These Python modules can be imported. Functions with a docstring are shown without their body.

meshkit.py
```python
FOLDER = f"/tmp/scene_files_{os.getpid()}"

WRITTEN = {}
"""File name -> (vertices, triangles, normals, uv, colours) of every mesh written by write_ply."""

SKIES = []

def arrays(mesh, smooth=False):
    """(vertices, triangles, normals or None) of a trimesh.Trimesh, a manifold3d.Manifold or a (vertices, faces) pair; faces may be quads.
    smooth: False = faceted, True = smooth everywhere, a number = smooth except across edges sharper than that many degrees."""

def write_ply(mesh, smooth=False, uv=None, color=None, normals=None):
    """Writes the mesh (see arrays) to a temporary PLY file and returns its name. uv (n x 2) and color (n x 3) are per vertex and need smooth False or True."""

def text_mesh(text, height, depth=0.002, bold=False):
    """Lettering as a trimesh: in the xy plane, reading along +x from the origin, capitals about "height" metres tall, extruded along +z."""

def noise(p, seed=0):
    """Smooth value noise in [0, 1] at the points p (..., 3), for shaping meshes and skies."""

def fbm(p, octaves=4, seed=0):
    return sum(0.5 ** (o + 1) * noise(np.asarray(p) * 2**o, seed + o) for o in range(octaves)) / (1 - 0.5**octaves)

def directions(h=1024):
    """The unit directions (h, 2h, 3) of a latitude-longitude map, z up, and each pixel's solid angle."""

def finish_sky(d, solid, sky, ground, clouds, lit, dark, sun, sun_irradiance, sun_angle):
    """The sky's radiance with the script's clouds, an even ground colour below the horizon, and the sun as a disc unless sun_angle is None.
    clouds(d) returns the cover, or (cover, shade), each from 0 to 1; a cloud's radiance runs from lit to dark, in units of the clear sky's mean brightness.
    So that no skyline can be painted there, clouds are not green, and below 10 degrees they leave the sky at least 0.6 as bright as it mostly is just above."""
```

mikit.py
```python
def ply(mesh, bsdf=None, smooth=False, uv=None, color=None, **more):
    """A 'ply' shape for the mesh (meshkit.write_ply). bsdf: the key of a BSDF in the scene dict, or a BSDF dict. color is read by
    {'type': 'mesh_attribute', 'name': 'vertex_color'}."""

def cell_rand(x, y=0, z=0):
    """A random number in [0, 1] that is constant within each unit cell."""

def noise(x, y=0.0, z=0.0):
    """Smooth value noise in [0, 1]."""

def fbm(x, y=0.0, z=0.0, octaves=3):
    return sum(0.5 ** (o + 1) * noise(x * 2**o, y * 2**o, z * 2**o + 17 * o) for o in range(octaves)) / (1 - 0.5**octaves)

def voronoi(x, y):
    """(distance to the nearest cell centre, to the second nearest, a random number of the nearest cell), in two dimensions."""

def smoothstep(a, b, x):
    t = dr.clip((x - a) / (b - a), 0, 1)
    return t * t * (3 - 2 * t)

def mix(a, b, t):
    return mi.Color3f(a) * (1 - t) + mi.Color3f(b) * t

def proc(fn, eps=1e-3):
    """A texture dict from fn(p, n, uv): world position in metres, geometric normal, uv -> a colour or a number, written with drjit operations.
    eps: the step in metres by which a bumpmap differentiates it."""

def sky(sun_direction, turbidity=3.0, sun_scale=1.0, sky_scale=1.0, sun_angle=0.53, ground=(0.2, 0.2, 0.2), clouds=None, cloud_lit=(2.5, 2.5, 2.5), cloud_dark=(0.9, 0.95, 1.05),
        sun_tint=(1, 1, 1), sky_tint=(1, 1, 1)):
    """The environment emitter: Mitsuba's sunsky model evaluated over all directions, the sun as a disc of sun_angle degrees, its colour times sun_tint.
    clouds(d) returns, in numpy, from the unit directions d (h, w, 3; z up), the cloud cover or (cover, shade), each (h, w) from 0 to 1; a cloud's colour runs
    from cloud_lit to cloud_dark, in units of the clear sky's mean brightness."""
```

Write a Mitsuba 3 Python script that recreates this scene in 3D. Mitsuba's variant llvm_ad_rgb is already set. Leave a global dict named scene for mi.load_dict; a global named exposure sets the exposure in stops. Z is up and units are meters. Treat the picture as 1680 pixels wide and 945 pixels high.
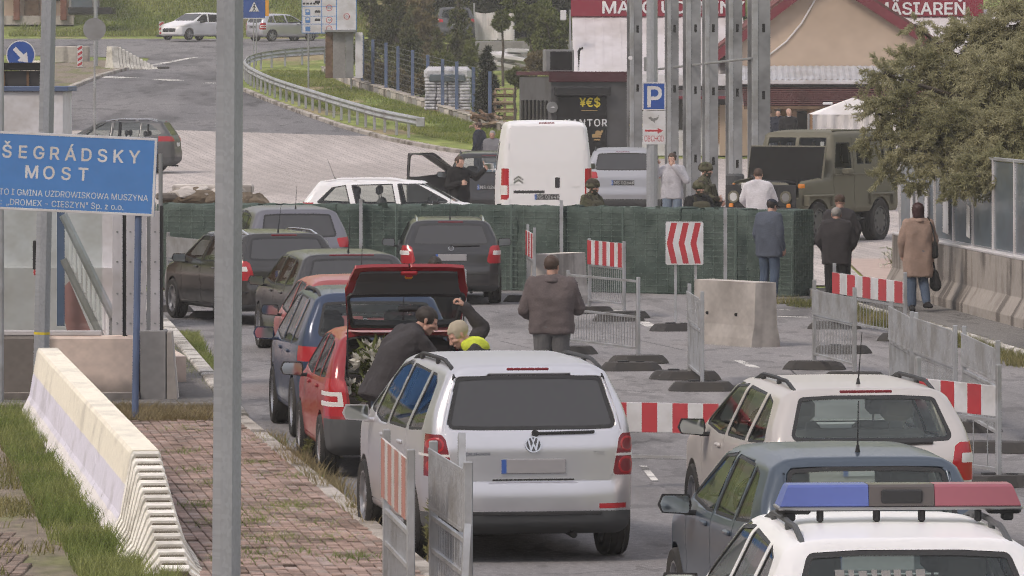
import math, random
import numpy as np, trimesh, shapely, mitsuba as mi, mikit, meshkit
import shapely.geometry as sg
import manifold3d as m3
from scipy import ndimage
import drjit as dr
from mikit import proc, fbm, noise, voronoi, cell_rand, smoothstep, mix

# ---------------------------------------------------------------- camera, sky, exposure
W_, F_, CAMH, YH = 1680.0, 10000.0, 3.92, 118.0       # photo width, focal length in photo pixels, eye height, horizon row
T = mi.ScalarTransform4f
scene, labels = {}, {}
scene['camera'] = {'type': 'perspective', 'fov_axis': 'x', 'fov': math.degrees(2 * math.atan(W_ / 2 / F_)),
                   'principal_point_offset_y': (472.5 - YH) / 945.0,
                   'near_clip': 1.0, 'far_clip': 4000.0,
                   'to_world': T().look_at(origin=[0, 0, CAMH], target=[0, 100, CAMH], up=[0, 0, 1])}
def clouds(d):
    n = meshkit.fbm(d * np.array([2.2, 2.2, 4.0]) + 5.3, octaves=4, seed=3)
    return np.ones(d.shape[:2]), np.clip((n - 0.38) * 2.6, 0, 1)
scene['sky'] = mikit.sky((-0.52, -0.52, 0.68), turbidity=3, sun_scale=0.30, sun_angle=16, clouds=clouds,
                         cloud_lit=(1.75, 1.77, 1.98), cloud_dark=(1.02, 1.03, 1.16), sun_tint=(1, 1.07, 1.26))
exposure = 2.2

# ---------------------------------------------------------------- helpers: keys, labels, placing
PI = math.pi
used = set()
CAP = [scene]          # where put() writes: the scene, or a template that is copied later
def numbered(k):
    n, key = 0, k
    while key in used:
        n += 1; key = f'{k}_{n:03d}'
    used.add(key)
    return key
def thing(name, label=None, cat=None, group=None, kind=None):
    key = numbered(name); tag(key, label, cat, group, kind)
    return key
def tag(key, label=None, cat=None, group=None, kind=None):
    d = labels.setdefault(key, {})
    for a, b in (('label', label), ('category', cat), ('group', group), ('kind', kind)):
        if b: d[a] = b
def put(parent, name, mesh, mat, M=None, smooth=False, label=None, kind=None, **kw):
    """one entry of the scene: a part of `parent`, or with parent None a thing of one mesh"""
    if hasattr(mesh, 'is_empty') and not isinstance(mesh, trimesh.Trimesh) and mesh.is_empty(): return None
    key = numbered(f'{parent}__{name}' if parent else name)
    d = mikit.ply(mesh, mat, smooth, **kw)
    if M is not None: d['to_world'] = M
    CAP[-1][key] = d
    if label or kind: tag(key, label, None, None, kind)
    return key
def reput(parent, name, d, M, mat=None):
    key = numbered(f'{parent}__{name}' if parent else name)
    d = dict(d)
    if mat: d['bsdf'] = {'type': 'ref', 'id': mat}
    d['to_world'] = M
    CAP[-1][key] = d
    return key
def place(x, y, z=0.0, yaw=0.0, lean=(0, 0)):
    """yaw in degrees, positive turns to the left; lean = (about y, about x) degrees"""
    return T().translate([float(x), float(y), float(z)]).rotate([0, 0, 1], float(yaw)).rotate([0, 1, 0], float(lean[0])).rotate([1, 0, 0], float(lean[1]))
def cat(ms):
    ms = [m for m in ms if m is not None and len(m.faces)]
    return trimesh.util.concatenate(ms)
def box(cx, cy, cz, sx, sy, sz):
    b = trimesh.creation.box([sx, sy, sz]); b.apply_translation([cx, cy, cz]); return b
def mtri(m):
    a = m.to_mesh(); return trimesh.Trimesh(a.vert_properties[:, :3], a.tri_verts, process=False)
def man(t):
    return m3.Manifold(m3.Mesh(np.asarray(t.vertices, np.float32), np.asarray(t.faces, np.uint32)))
def bbox(cx, cy, cz, sx, sy, sz, c=0.01):
    """a box with chamfered edges"""
    c = min(c, sx * .45, sy * .45, sz * .45)
    p = []
    for x in (-1, 1):
        for y in (-1, 1):
            for z in (-1, 1):
                p += [(x * (sx / 2 - c), y * (sy / 2 - c), z * sz / 2), (x * (sx / 2 - c), y * sy / 2, z * (sz / 2 - c)), (x * sx / 2, y * (sy / 2 - c), z * (sz / 2 - c))]
    m = trimesh.convex.convex_hull(np.array(p)); m.apply_translation([cx, cy, cz]); return m
def tube(pts, r, n=6, cap=True):
    p = np.asarray(pts, float); r = np.broadcast_to(np.asarray(r, float), (len(p),))
    t = np.gradient(p, axis=0); t /= np.linalg.norm(t, axis=1, keepdims=True) + 1e-12
    ref = np.array([0, 0, 1.0]) if abs(t[:, 2]).mean() < .8 else np.array([1.0, 0, 0])
    a = np.cross(t, ref); a /= np.linalg.norm(a, axis=1, keepdims=True) + 1e-12
    b = np.cross(t, a); g = np.arange(n) * 2 * PI / n + PI / n
    v = (p[:, None] + r[:, None, None] * (np.cos(g)[None, :, None] * a[:, None] + np.sin(g)[None, :, None] * b[:, None])).reshape(-1, 3)
    f = []
    for i in range(len(p) - 1):
        for j in range(n):
            q = [i * n + j, i * n + (j + 1) % n, (i + 1) * n + (j + 1) % n, (i + 1) * n + j]
            f += [[q[0], q[2], q[1]], [q[0], q[3], q[2]]]
    if cap:
        for j in range(1, n - 1):
            f += [[0, j, j + 1], [(len(p) - 1) * n, (len(p) - 1) * n + j + 1, (len(p) - 1) * n + j]]
    m = trimesh.Trimesh(v, f, process=False)
    if cap and m.volume < 0: m.invert()
    return m
def bar(p0, p1, w, h=None):
    """square bar between two points"""
    return tube([p0, p1], (w / 2) * 1.414, 4) if h is None else _bar2(p0, p1, w, h)
def _bar2(p0, p1, w, h):
    p0, p1 = np.array(p0, float), np.array(p1, float); d = p1 - p0; L = np.linalg.norm(d); d /= L
    up = np.array([0, 0, 1.0]) if abs(d[2]) < .9 else np.array([0, 1.0, 0])
    a = np.cross(d, up); a /= np.linalg.norm(a); b = np.cross(a, d)
    m = trimesh.creation.box([w, h, L]); M = np.eye(4); M[:3, 0], M[:3, 1], M[:3, 2], M[:3, 3] = a, b, d, (p0 + p1) / 2
    if np.linalg.det(M[:3, :3]) < 0: M[:3, 0] *= -1
    m.apply_transform(M); return m
def cyl(p0, p1, r, n=16, r1=None):
    return tube([p0, p1], [r, r if r1 is None else r1], n)
def revolve(prof, n=32, axis='z'):
    m = trimesh.creation.revolve(np.array(prof, float), sections=n)
    if axis == 'x': m.apply_transform(np.array([[0, 0, 1, 0], [0, 1, 0, 0], [-1, 0, 0, 0], [0, 0, 0, 1.0]]))
    if axis == 'y': m.apply_transform(np.array([[1, 0, 0, 0], [0, 0, 1, 0], [0, -1, 0, 0], [0, 0, 0, 1.0]]))
    if m.volume < 0: m.invert()
    return m
def extr(poly, h):
    if isinstance(poly, (list, tuple, np.ndarray)): poly = sg.Polygon(poly)
    gs = [g for g in getattr(poly, 'geoms', [poly]) if g.area > 1e-8]
    return cat([trimesh.creation.extrude_polygon(g, h, engine='earcut') for g in gs])
def xz(m):
    """a mesh in the xy plane (drawn upright, facing +z) stood up to face -y"""
    m = m.copy(); v = m.vertices.copy(); m.vertices = np.stack([v[:, 0], -v[:, 2], v[:, 1]], 1); return m
def text(s, h, depth=.004, bold=False, center=True, stretch=1.0):
    m = meshkit.text_mesh(s, h, depth, bold)
    m.vertices[:, 0] *= stretch
    if center: m.vertices[:, 0] -= m.bounds[:, 0].mean()
    return xz(m)
def letters(m):
    """the single letters of a line of lettering, as meshes"""
    out = []
    for c in sorted(m.split(only_watertight=False), key=lambda c: c.bounds[0, 0]):
        if out and c.bounds[0, 0] < out[-1].bounds[1, 0] - 1e-4: out[-1] = cat([out[-1], c])
        else: out.append(c)
    return out
def rpoly(pts, r=0.03, q=4):
    p = sg.Polygon(pts)
    return p.buffer(-r, quad_segs=q).buffer(r, quad_segs=q) if r > 0 else p

# ---------------------------------------------------------------- terrain: height of the ground by depth
from scipy.interpolate import PchipInterpolator
_zp = PchipInterpolator([-400, 104, 112, 127, 187, 211, 260, 322, 332, 350, 400, 600], [0, 0, .12, .42, .80, 1.62, 3.45, 5.72, 5.95, 11, 24, 34])
def zt(x, y):
    x = np.asarray(x, float); y = np.asarray(y, float)
    z = _zp(np.clip(y, -400, 600))
    # on the right the ground stays lower and level towards the shops
    k = np.clip((x - 4 - (y - 127) * .02) / 14.0, 0, 1) * np.clip((y - 150) / 50, 0, 1); k = k * k * (3 - 2 * k)
    return z * (1 - k) + np.minimum(z, 1.2 + np.maximum(0, y - 260) * .06) * k
def G(px, py, dz=0.0):
    """point of the ground seen at photo pixel (px, py)"""
    d = np.linspace(20, 420, 8001)
    x = (px - 840) / F_ * d
    z = CAMH - (py - YH) / F_ * d
    i = np.argmax(z <= zt(x, d) + dz)
    if i == 0: i = len(d) - 1
    return float(x[i]), float(d[i]), float(zt(x[i], d[i]))
def PX(px, d): return (px - 840) / F_ * d
def PZ(py, d): return CAMH - (py - YH) / F_ * d
# ---------------------------------------------------------------- materials
def rgb(r, g=None, b=None):
    if g is None: g = b = r
    return {'type': 'rgb', 'value': [float(r), float(g), float(b)]}
def mat(k, base, rough=.5, metallic=0., **kw):
    b = base if isinstance(base, dict) else rgb(*base) if isinstance(base, (tuple, list)) else rgb(base)
    d = {'type': 'principled', 'base_color': b, 'roughness': rough, 'metallic': metallic, **kw}
    scene[k] = {'type': 'twosided', 'bsdf': d}
    return k
def bump(k, base, fn, scale, rough=.8, eps=.004, **kw):
    b = base if isinstance(base, dict) else rgb(*base)
    scene[k] = {'type': 'twosided', 'bsdf': {'type': 'bumpmap', 'arbitrary': proc(fn, eps), 'scale': scale,
                'bsdf': {'type': 'principled', 'base_color': b, 'roughness': rough, **kw}}}
    return k
def dirt(base, amount=.25, sc=1.7, tint=(.8, .72, .6)):
    """base colour with uneven grime"""
    def fn(p, n, uv):
        a = fbm(p.x * sc, p.y * sc, p.z * sc, 4); b = fbm(p.x * sc * 7 + 9, p.y * sc * 7, p.z * sc * 7, 3)
        k = smoothstep(.35, .75, a) * amount + (b - .5) * amount * .6
        return mi.Color3f(*base) * (1 - k) + mi.Color3f(base[0] * tint[0], base[1] * tint[1], base[2] * tint[2]) * k * .6
    return proc(fn)
def paint(k, c, metallic=0.0, rough=.35, cc=1.0):
    def fn(p, n, uv):
        a = fbm(p.x * 2.3, p.y * 2.3, p.z * 3.1, 3)
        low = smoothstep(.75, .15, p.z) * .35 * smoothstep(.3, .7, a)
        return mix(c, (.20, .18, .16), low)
    return mat(k, proc(fn), rough, metallic, clearcoat=cc, clearcoat_gloss=.97, specular=.7)
paint('paint_silver', (.74, .73, .76), .75, .30)
paint('paint_red', (.30, .012, .018), .1, .16)
paint('paint_blue', (.026, .045, .10), .25, .18)
paint('paint_dark', (.045, .042, .045), .25, .18)
paint('paint_black', (.028, .027, .03), .2, .16)
paint('paint_brownblack', (.036, .033, .032), .2, .16)
paint('paint_grey', (.20, .195, .22), .6, .25)
paint('paint_white', (.80, .79, .80), 0., .25)
paint('paint_beige', (.59, .55, .525), .3, .26)
paint('paint_steelblue', (.075, .10, .135), .35, .2)
paint('paint_midsilver', (.46, .46, .49), .6, .3)
paint('paint_suvgrey', (.10, .10, .105), .5, .35)
paint('paint_darkred', (.40, .10, .10), .2, .2)
paint('paint_army', (.132, .122, .085), 0., .62, .1)
mat('plastic_dark', (.030, .030, .032), .55)
mat('plastic_grey', (.075, .078, .082), .6)
mat('rubber', dirt((.028, .027, .027), .8, 4, (3, 2.8, 2.5)), .85)
mat('rubber_pad', dirt((.055, .052, .052), .8, 3, (2, 1.9, 1.7)), .9)
mat('underbody', .012, .9)
mat('interior', (.10, .10, .102), .85)
mat('interior_light', (.50, .49, .48), .85); mat('interior_mid', (.26, .25, .245), .85)
mat('chrome', (.75, .75, .77), .12, 1.)
mat('alloy', (.5, .5, .52), .3, .85)
mat('steel_rim', (.12, .12, .125), .45, .5)
mat('mirror_glass', (.62, .66, .66), .05, 1.)
scene['glass_dark'] = {'type': 'twosided', 'bsdf': {'type': 'principled', 'base_color': rgb(.050, .049, .051), 'roughness': .04, 'specular': .85}}  # base colour lifted a little to stand for sky mirrored in the glass
scene['glass_clear'] = {'type': 'thindielectric', 'int_ior': 1.5, 'specular_transmittance': rgb(.90, .94, .92), 'specular_reflectance': rgb(.55)}
scene['glass_tint'] = {'type': 'thindielectric', 'int_ior': 1.5, 'specular_transmittance': rgb(.72, .76, .75), 'specular_reflectance': rgb(.55)}
mat('light_red', (.42, .012, .02), .1, 0., clearcoat=1., specular=.6)
mat('light_darkred', (.20, .01, .02), .12, 0., clearcoat=1.)
mat('light_white', (.72, .70, .68), .12, 0., clearcoat=1.)
mat('lamp_glass', (.34, .34, .34), .08, .6, clearcoat=1.); mat('light_amber', (.75, .25, .03), .15, 0., clearcoat=1.)
mat('lamp_blue', (.10, .14, .42), .22, 0., clearcoat=.6)
mat('lamp_red', (.34, .10, .13), .25, 0., clearcoat=.6)
mat('lamp_smoke', (.10, .085, .08), .2, 0., clearcoat=.6)
mat('plate_white', (.62, .62, .62), .4)
mat('plate_grey', (.33, .32, .33), .6)
mat('plate_black', (.03, .03, .03), .4)
mat('plate_blue', (.05, .12, .40), .4)
mat('text_dark', (.10, .10, .105), .4)
# ---------------------------------------------------------------- the setting: ground, roads, pavements
def asphalt(base, patch, sc=1.0):
    def fn(p, n, uv):
        x, y = p.x * sc, p.y * sc
        big = fbm(x * .35 + 3, y * .12, 0, 4); mid = fbm(x * 1.6, y * .5 + 7, 1, 3); fine = fbm(x * 28, y * 28, 2, 3)
        c = mix(base, patch, smoothstep(.35, .68, big))
        c = c * (.80 + .28 * mid) * (.72 + .56 * fine)
        grit = smoothstep(.78, .9, noise(x * 60, y * 60, 5))
        c = c + grit * .05
        d1, d2, w = voronoi(x * .22 + .35 * fbm(x * .9, y * .9, 3, 3), y * .10 + .25 * fbm(x * .8 + 5, y * .8, 4, 3))
        crack = (1 - smoothstep(.0, .012, d2 - d1)) * smoothstep(.4, .55, fbm(x * .3, y * .2, 8, 2))
        c = c * (1 - .35 * crack)
        stain = smoothstep(.60, .75, fbm(x * .9 + 20, y * .2, 9, 3)) + .8 * smoothstep(.63, .70, fbm(x * 4 + 2, y * 1.2, 6, 3))
        track = smoothstep(.55, .75, fbm(x * 2.2 + y * .25, y * .03, 12, 3)); c = c * (1 - .14 * track)
        return c * (1 - .30 * stain)
    return proc(fn)
mat('asphalt', asphalt((.165, .158, .162), (.20, .19, .192)), .9)
mat('asphalt_far', asphalt((.135, .130, .136), (.165, .158, .162), .6), .9)
mat('asphalt_path', asphalt((.105, .100, .098), (.150, .142, .136)), .92)
def soil_fn(p, n, uv):
    a = fbm(p.x * 1.6, p.y * .5, 0, 4); b = fbm(p.x * 9, p.y * 5, 1, 4)
    c = mix((.175, .145, .115), (.13, .13, .06), smoothstep(.50, .72, a))
    return c * (.6 + .8 * b)
mat('soil', proc(soil_fn), .95)
def meadow_fn(p, n, uv):
    a = fbm(p.x * .25 + 4, p.y * .12, 0, 4); b = fbm(p.x * 3, p.y * 1.5, 1, 4); e = fbm(p.x * .9 + 4, p.y * .5, 3, 3)
    c = mix((.125, .16, .035), (.19, .215, .06), smoothstep(.3, .7, e))
    c = mix(c, (.22, .165, .105), smoothstep(.54, .70, a) * .8)
    yard = smoothstep(-8., -11., p.x) * smoothstep(112., 106., p.y)          # unseen gravel ground, added to grey the car window reflections
    c = mix(c, (.20, .18, .165), yard)
    return c * (.55 + .9 * b)
mat('meadow', proc(meadow_fn), .95)
def setts_fn(p, n, uv):
    # far light paving: setts about 0.2 m, too far off to build one by one
    u, v = p.x * 4.6 + p.y * .8, p.y * 4.6 - p.x * .8
    r = cell_rand(dr.floor(u), dr.floor(v), 2); j = dr.minimum(dr.minimum(u - dr.floor(u), dr.floor(u) + 1 - u), dr.minimum(v - dr.floor(v), dr.floor(v) + 1 - v))
    row = .5 + .5 * dr.sin((p.x * 1.0 + p.y * .16) * 2 * PI / .62)
    big = fbm(p.x * .3, p.y * .07, 0, 4); wash = fbm(p.x * 1.2, p.y * .15 + 3, 1, 3)
    c = mix((.33, .295, .278), (.455, .41, .392), .35 * r + .65 * smoothstep(.3, .7, big)) * (.84 + .22 * wash)
    c = c * (.90 + .12 * row)
    return c * (.62 + .38 * smoothstep(.02, .10, j))
mat('setts', proc(setts_fn), .88)
def pinksetts_fn(p, n, uv):
    u, v = p.x * 5, p.y * 5
    r = cell_rand(dr.floor(u), dr.floor(v), 2); big = fbm(p.x * .5, p.y * .2, 0, 4)
    return mix((.30, .225, .195), (.40, .32, .285), .4 * r + .6 * big)
mat('pink_setts', proc(pinksetts_fn), .88)
mat('kerb_stone', dirt((.36, .33, .30), .9, 2.2, (.45, .42, .38)), .9)
mat('kerb_white', dirt((.46, .44, .41), .9, 2.6, (.35, .33, .3)), .9)
mat('marking', dirt((.55, .53, .51), 1.0, 3.0, (.3, .3, .3)), .8)
for i, c in enumerate([(.295, .208, .176), (.32, .23, .198), (.255, .187, .162), (.305, .24, .215)]):
    mat(f'paver_{i}', dirt(c, .9, 3.5, (.55, .55, .5)), .92)

def drape(poly, dz=0., size=1.5, zf=zt):
    if not isinstance(poly, sg.base.BaseGeometry): poly = sg.Polygon(poly)
    out = []
    for g in getattr(poly, 'geoms', [poly]):
        v, f = trimesh.creation.triangulate_polygon(sg.polygon.orient(g), engine='earcut')
        v3 = np.column_stack([v, np.zeros(len(v))]); v3, f = trimesh.remesh.subdivide_to_size(v3, f, size, max_iter=30)
        v3[:, 2] = zf(v3[:, 0], v3[:, 1]) + dz
        m = trimesh.Trimesh(v3, f, process=False)
        if m.face_normals[:, 2].mean() < 0: m.invert()
        out.append(m)
    return cat(out)
def sheet(name, poly, dz, mt, size=1.5, parent=None):
    k = put(parent, name, drape(poly, dz, size), mt, None, True)
    if parent is None: tag(k, kind='structure')
    return k
def strip(line, w, h, z0=0., zf=zt, step=1.0, chamfer=.02):
    """a kerb: a box section swept along a ground line"""
    l = sg.LineString(line); n = max(2, int(l.length / step) + 1)
    p = np.array([l.interpolate(t, normalized=True).coords[0][:2] for t in np.linspace(0, 1, n)])
    t = np.gradient(p, axis=0); t /= np.linalg.norm(t, axis=1, keepdims=True); a = np.stack([t[:, 1], -t[:, 0]], 1)
    prof = [(-w / 2, -.15), (-w / 2, h - chamfer), (-w / 2 + chamfer, h), (w / 2 - chamfer, h), (w / 2, h - chamfer), (w / 2, -.15)]
    v = np.concatenate([np.column_stack([p + a * u, zf(p[:, 0], p[:, 1]) + z0 + z]) for u, z in prof]).reshape(len(prof), n, 3).transpose(1, 0, 2).reshape(-1, 3)
    k = len(prof); f = []
    for i in range(n - 1):
        for j in range(k):
            q = [i * k + j, i * k + (j + 1) % k, (i + 1) * k + (j + 1) % k, (i + 1) * k + j]; f += [[q[0], q[1], q[2]], [q[0], q[2], q[3]]]
    for j in range(1, k - 1): f += [[0, j + 1, j], [(n - 1) * k, (n - 1) * k + j, (n - 1) * k + j + 1]]
    m = trimesh.Trimesh(v, f, process=False)
    if m.volume < 0: m.invert()
    return m
def Gxy(*pts): return [G(a, b)[:2] for a, b in pts]

# ground: one sheet to the horizon; a hill with forest closes the valley
xs = np.concatenate([np.linspace(-900, -70, 16), np.arange(-60, 61, 3.0), np.linspace(70, 900, 16)])
ys = np.concatenate([np.linspace(-900, -20, 18), np.arange(0, 100, 8.0), np.arange(100, 420, 2.5), np.linspace(430, 1200, 16)])
gx, gy = np.meshgrid(xs, ys, indexing='ij')
def zhill(x, y):
    z = zt(x, y) - .03
    far = np.clip((np.hypot(x, y * .8) - 330) / 500, 0, 1)
    side = np.clip((np.abs(x) - 90) / 400, 0, 1)
    return z + 120 * far ** 1.2 * (y > 420) + 70 * side * (.6 + .8 * meshkit.fbm(np.stack([x, y, 0 * x], -1) * .006, 3, seed=2)) + np.where(y < -40, np.clip((-40 - y) / 500, 0, 1) * 60, 0)
v = np.stack([gx, gy, zhill(gx, gy)], -1).reshape(-1, 3); i_ = np.arange(len(v)).reshape(gx.shape)
q = np.stack([i_[:-1, :-1], i_[1:, :-1], i_[1:, 1:], i_[:-1, 1:]], -1).reshape(-1, 4)
put(None, 'ground', trimesh.Trimesh(v, np.vstack([q[:, :3], q[:, [0, 2, 3]]]), process=False), 'meadow', None, True); tag('ground', kind='structure')

LK = [(4.6, 0), (2.2, 20.5), (1.1, 31), (-.05, 41.5), (-1.05, 50.1), (-3.0, 67.4), (-3.87, 77.3), (-5.2, 91.8), (-6.8, 108)]     # left kerb
RK = [(12.5, 0), (10.6, 40), (8.2, 68), (6.98, 83), (6.6, 88.7), (6.1, 94.7), (5.62, 101), (5.2, 107)]                       # right kerb
sheet('road', LK + [(5.2, 109.5)] + RK[::-1][1:], 0.0, 'asphalt')
WALLX = lambda y: 7.04 - .071 * (y - 102)
sheet('right_footpath', [(x + .06, y) for x, y in RK] + [(WALLX(107) - .1, 107), (WALLX(80) + .1, 80), (WALLX(40) + .5, 40), (16, 0)], .105, 'asphalt_path')
put('road', 'right_kerb', strip(RK, .13, .125), 'kerb_white')
put('road', 'left_kerb', strip(LK[:6], .17, .12), 'kerb_stone')
put('road', 'left_kerb', strip([(-3.02, 67.6), (-3.87, 77.3), (-5.2, 91.8), (-6.8, 108)], .20, .14), 'kerb_white')
sheet('left_verge', [(x - .09, y) for x, y in LK[:5]] + [(-3.08, 67.3), (-3.3, 69.4), (-9.5, 69.4), (-9.5, 0), (4, 0)], .055, 'soil')
sheet('side_path', [(-3.2, 69.5), (-3.95, 77.3), (-5.3, 91.8), (-6.9, 108), (-14, 108), (-14, 71.2), (-9.5, 69.5)], .10, 'asphalt_path')
put('left_verge', 'edging', strip([(-3.2, 69.45), (-9.4, 69.45)], .10, .15), 'kerb_stone')
# light paving beyond the mesh wall
pv = [(-40, 109.8), (-9.4, 109.8), (4.6, 109.8), (6.4, 109.8), (6.4, 118), (16, 118), (30, 170), (30, 205)]
cut = Gxy((285, 213.5), (450, 218.5), (620, 224))
kerbc = Gxy((640, 231), (735, 249), (850, 262))
sheet('paved_forecourt', [(-40, 109.8), (6.45, 109.8), (6.45, 119), (16, 119), (26, 170), (26, 198), (4.5, 198)] + kerbc[::-1] + cut[::-1] + [(cut[0][0] - 1.5, cut[0][1]), (-26, cut[0][1] - 2)], .0, 'setts', 2.5)
sheet('pink_pavement', [(6.5, 109.9), (4.9, 107.1), (WALLX(107) - .12, 107.1), (7.2, 110), (12, 118.9), (6.5, 118.9)], .012, 'pink_setts')
# the far road climbing to the cross street
farL = Gxy((105, 152), (122, 143), (165, 126), (235, 107), (245, 95), (0, 90))
farR = Gxy((640, 231), (560, 209), (480, 181), (440, 166), (400, 149), (396, 120), (392, 105), (440, 95), (545, 88))
sheet('far_road', cut + farR[:1] + farR[1:] + Gxy((560, 70), (560, 63.5), (-60, 63.5), (-60, 90)) + farL[::-1][:5] + [farL[0], (cut[0][0] - 6, cut[0][1] - .1)], .0, 'asphalt_far', 2.5)
put('far_road', 'kerb', strip(Gxy((400, 149), (440, 166), (480, 181), (560, 209), (640, 231), (735, 249), (850, 262)), .22, .13, step=1.5), 'kerb_stone')
put('far_road', 'kerb', strip(Gxy((90, 158), (122, 143), (165, 126), (235, 107)), .25, .13, step=1.5), 'kerb_stone')
island = Gxy((95, 156), (122, 143), (165, 126), (235, 107), (180, 100), (60, 110), (-10, 140))
sheet('traffic_island', island, .09, 'soil', 2.5)
# painted markings
def dash(px0, py0, px1, py1, w=.12, mt='marking'):
    a, b = np.array(G(px0, py0)[:2]), np.array(G(px1, py1)[:2]); sheet('marking', sg.LineString([a, b]).buffer(w / 2, cap_style='flat'), .006, mt, 1.0, 'road')
dash(1210, 592, 1240, 604); dash(1283, 508, 1305, 510, .2); dash(1275, 520, 1326, 521, .2); dash(1003, 506, 1012, 511, .3); dash(1052, 528, 1078, 540, .2)
dash(1055, 765, 1075, 790, .07); mat('tar', (.05, .048, .05), .8)
for a in ((1042, 752, 1185, 757, .035), (1040, 699, 1120, 702, .03), (985, 545, 1120, 575, .03), (600, 800, 640, 812, .04), (1010, 640, 1075, 645, .05), (820, 560, 870, 572, .03), (1290, 600, 1330, 640, .03)): dash(*a, 'tar')
for a, b, c_, d_, w in ((160, 127.5, 196, 126, 2.6), (262, 131.5, 290, 131, 1.8), (250, 107, 320, 94, .35), (352, 137, 362, 136, 1.2)):
    p, q2 = np.array(G(a, b)[:2]), np.array(G(c_, d_)[:2]); sheet('marking', sg.LineString([p, q2]).buffer(w / 2, cap_style='flat'), .008, 'marking', 1.0, 'far_road')
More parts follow.
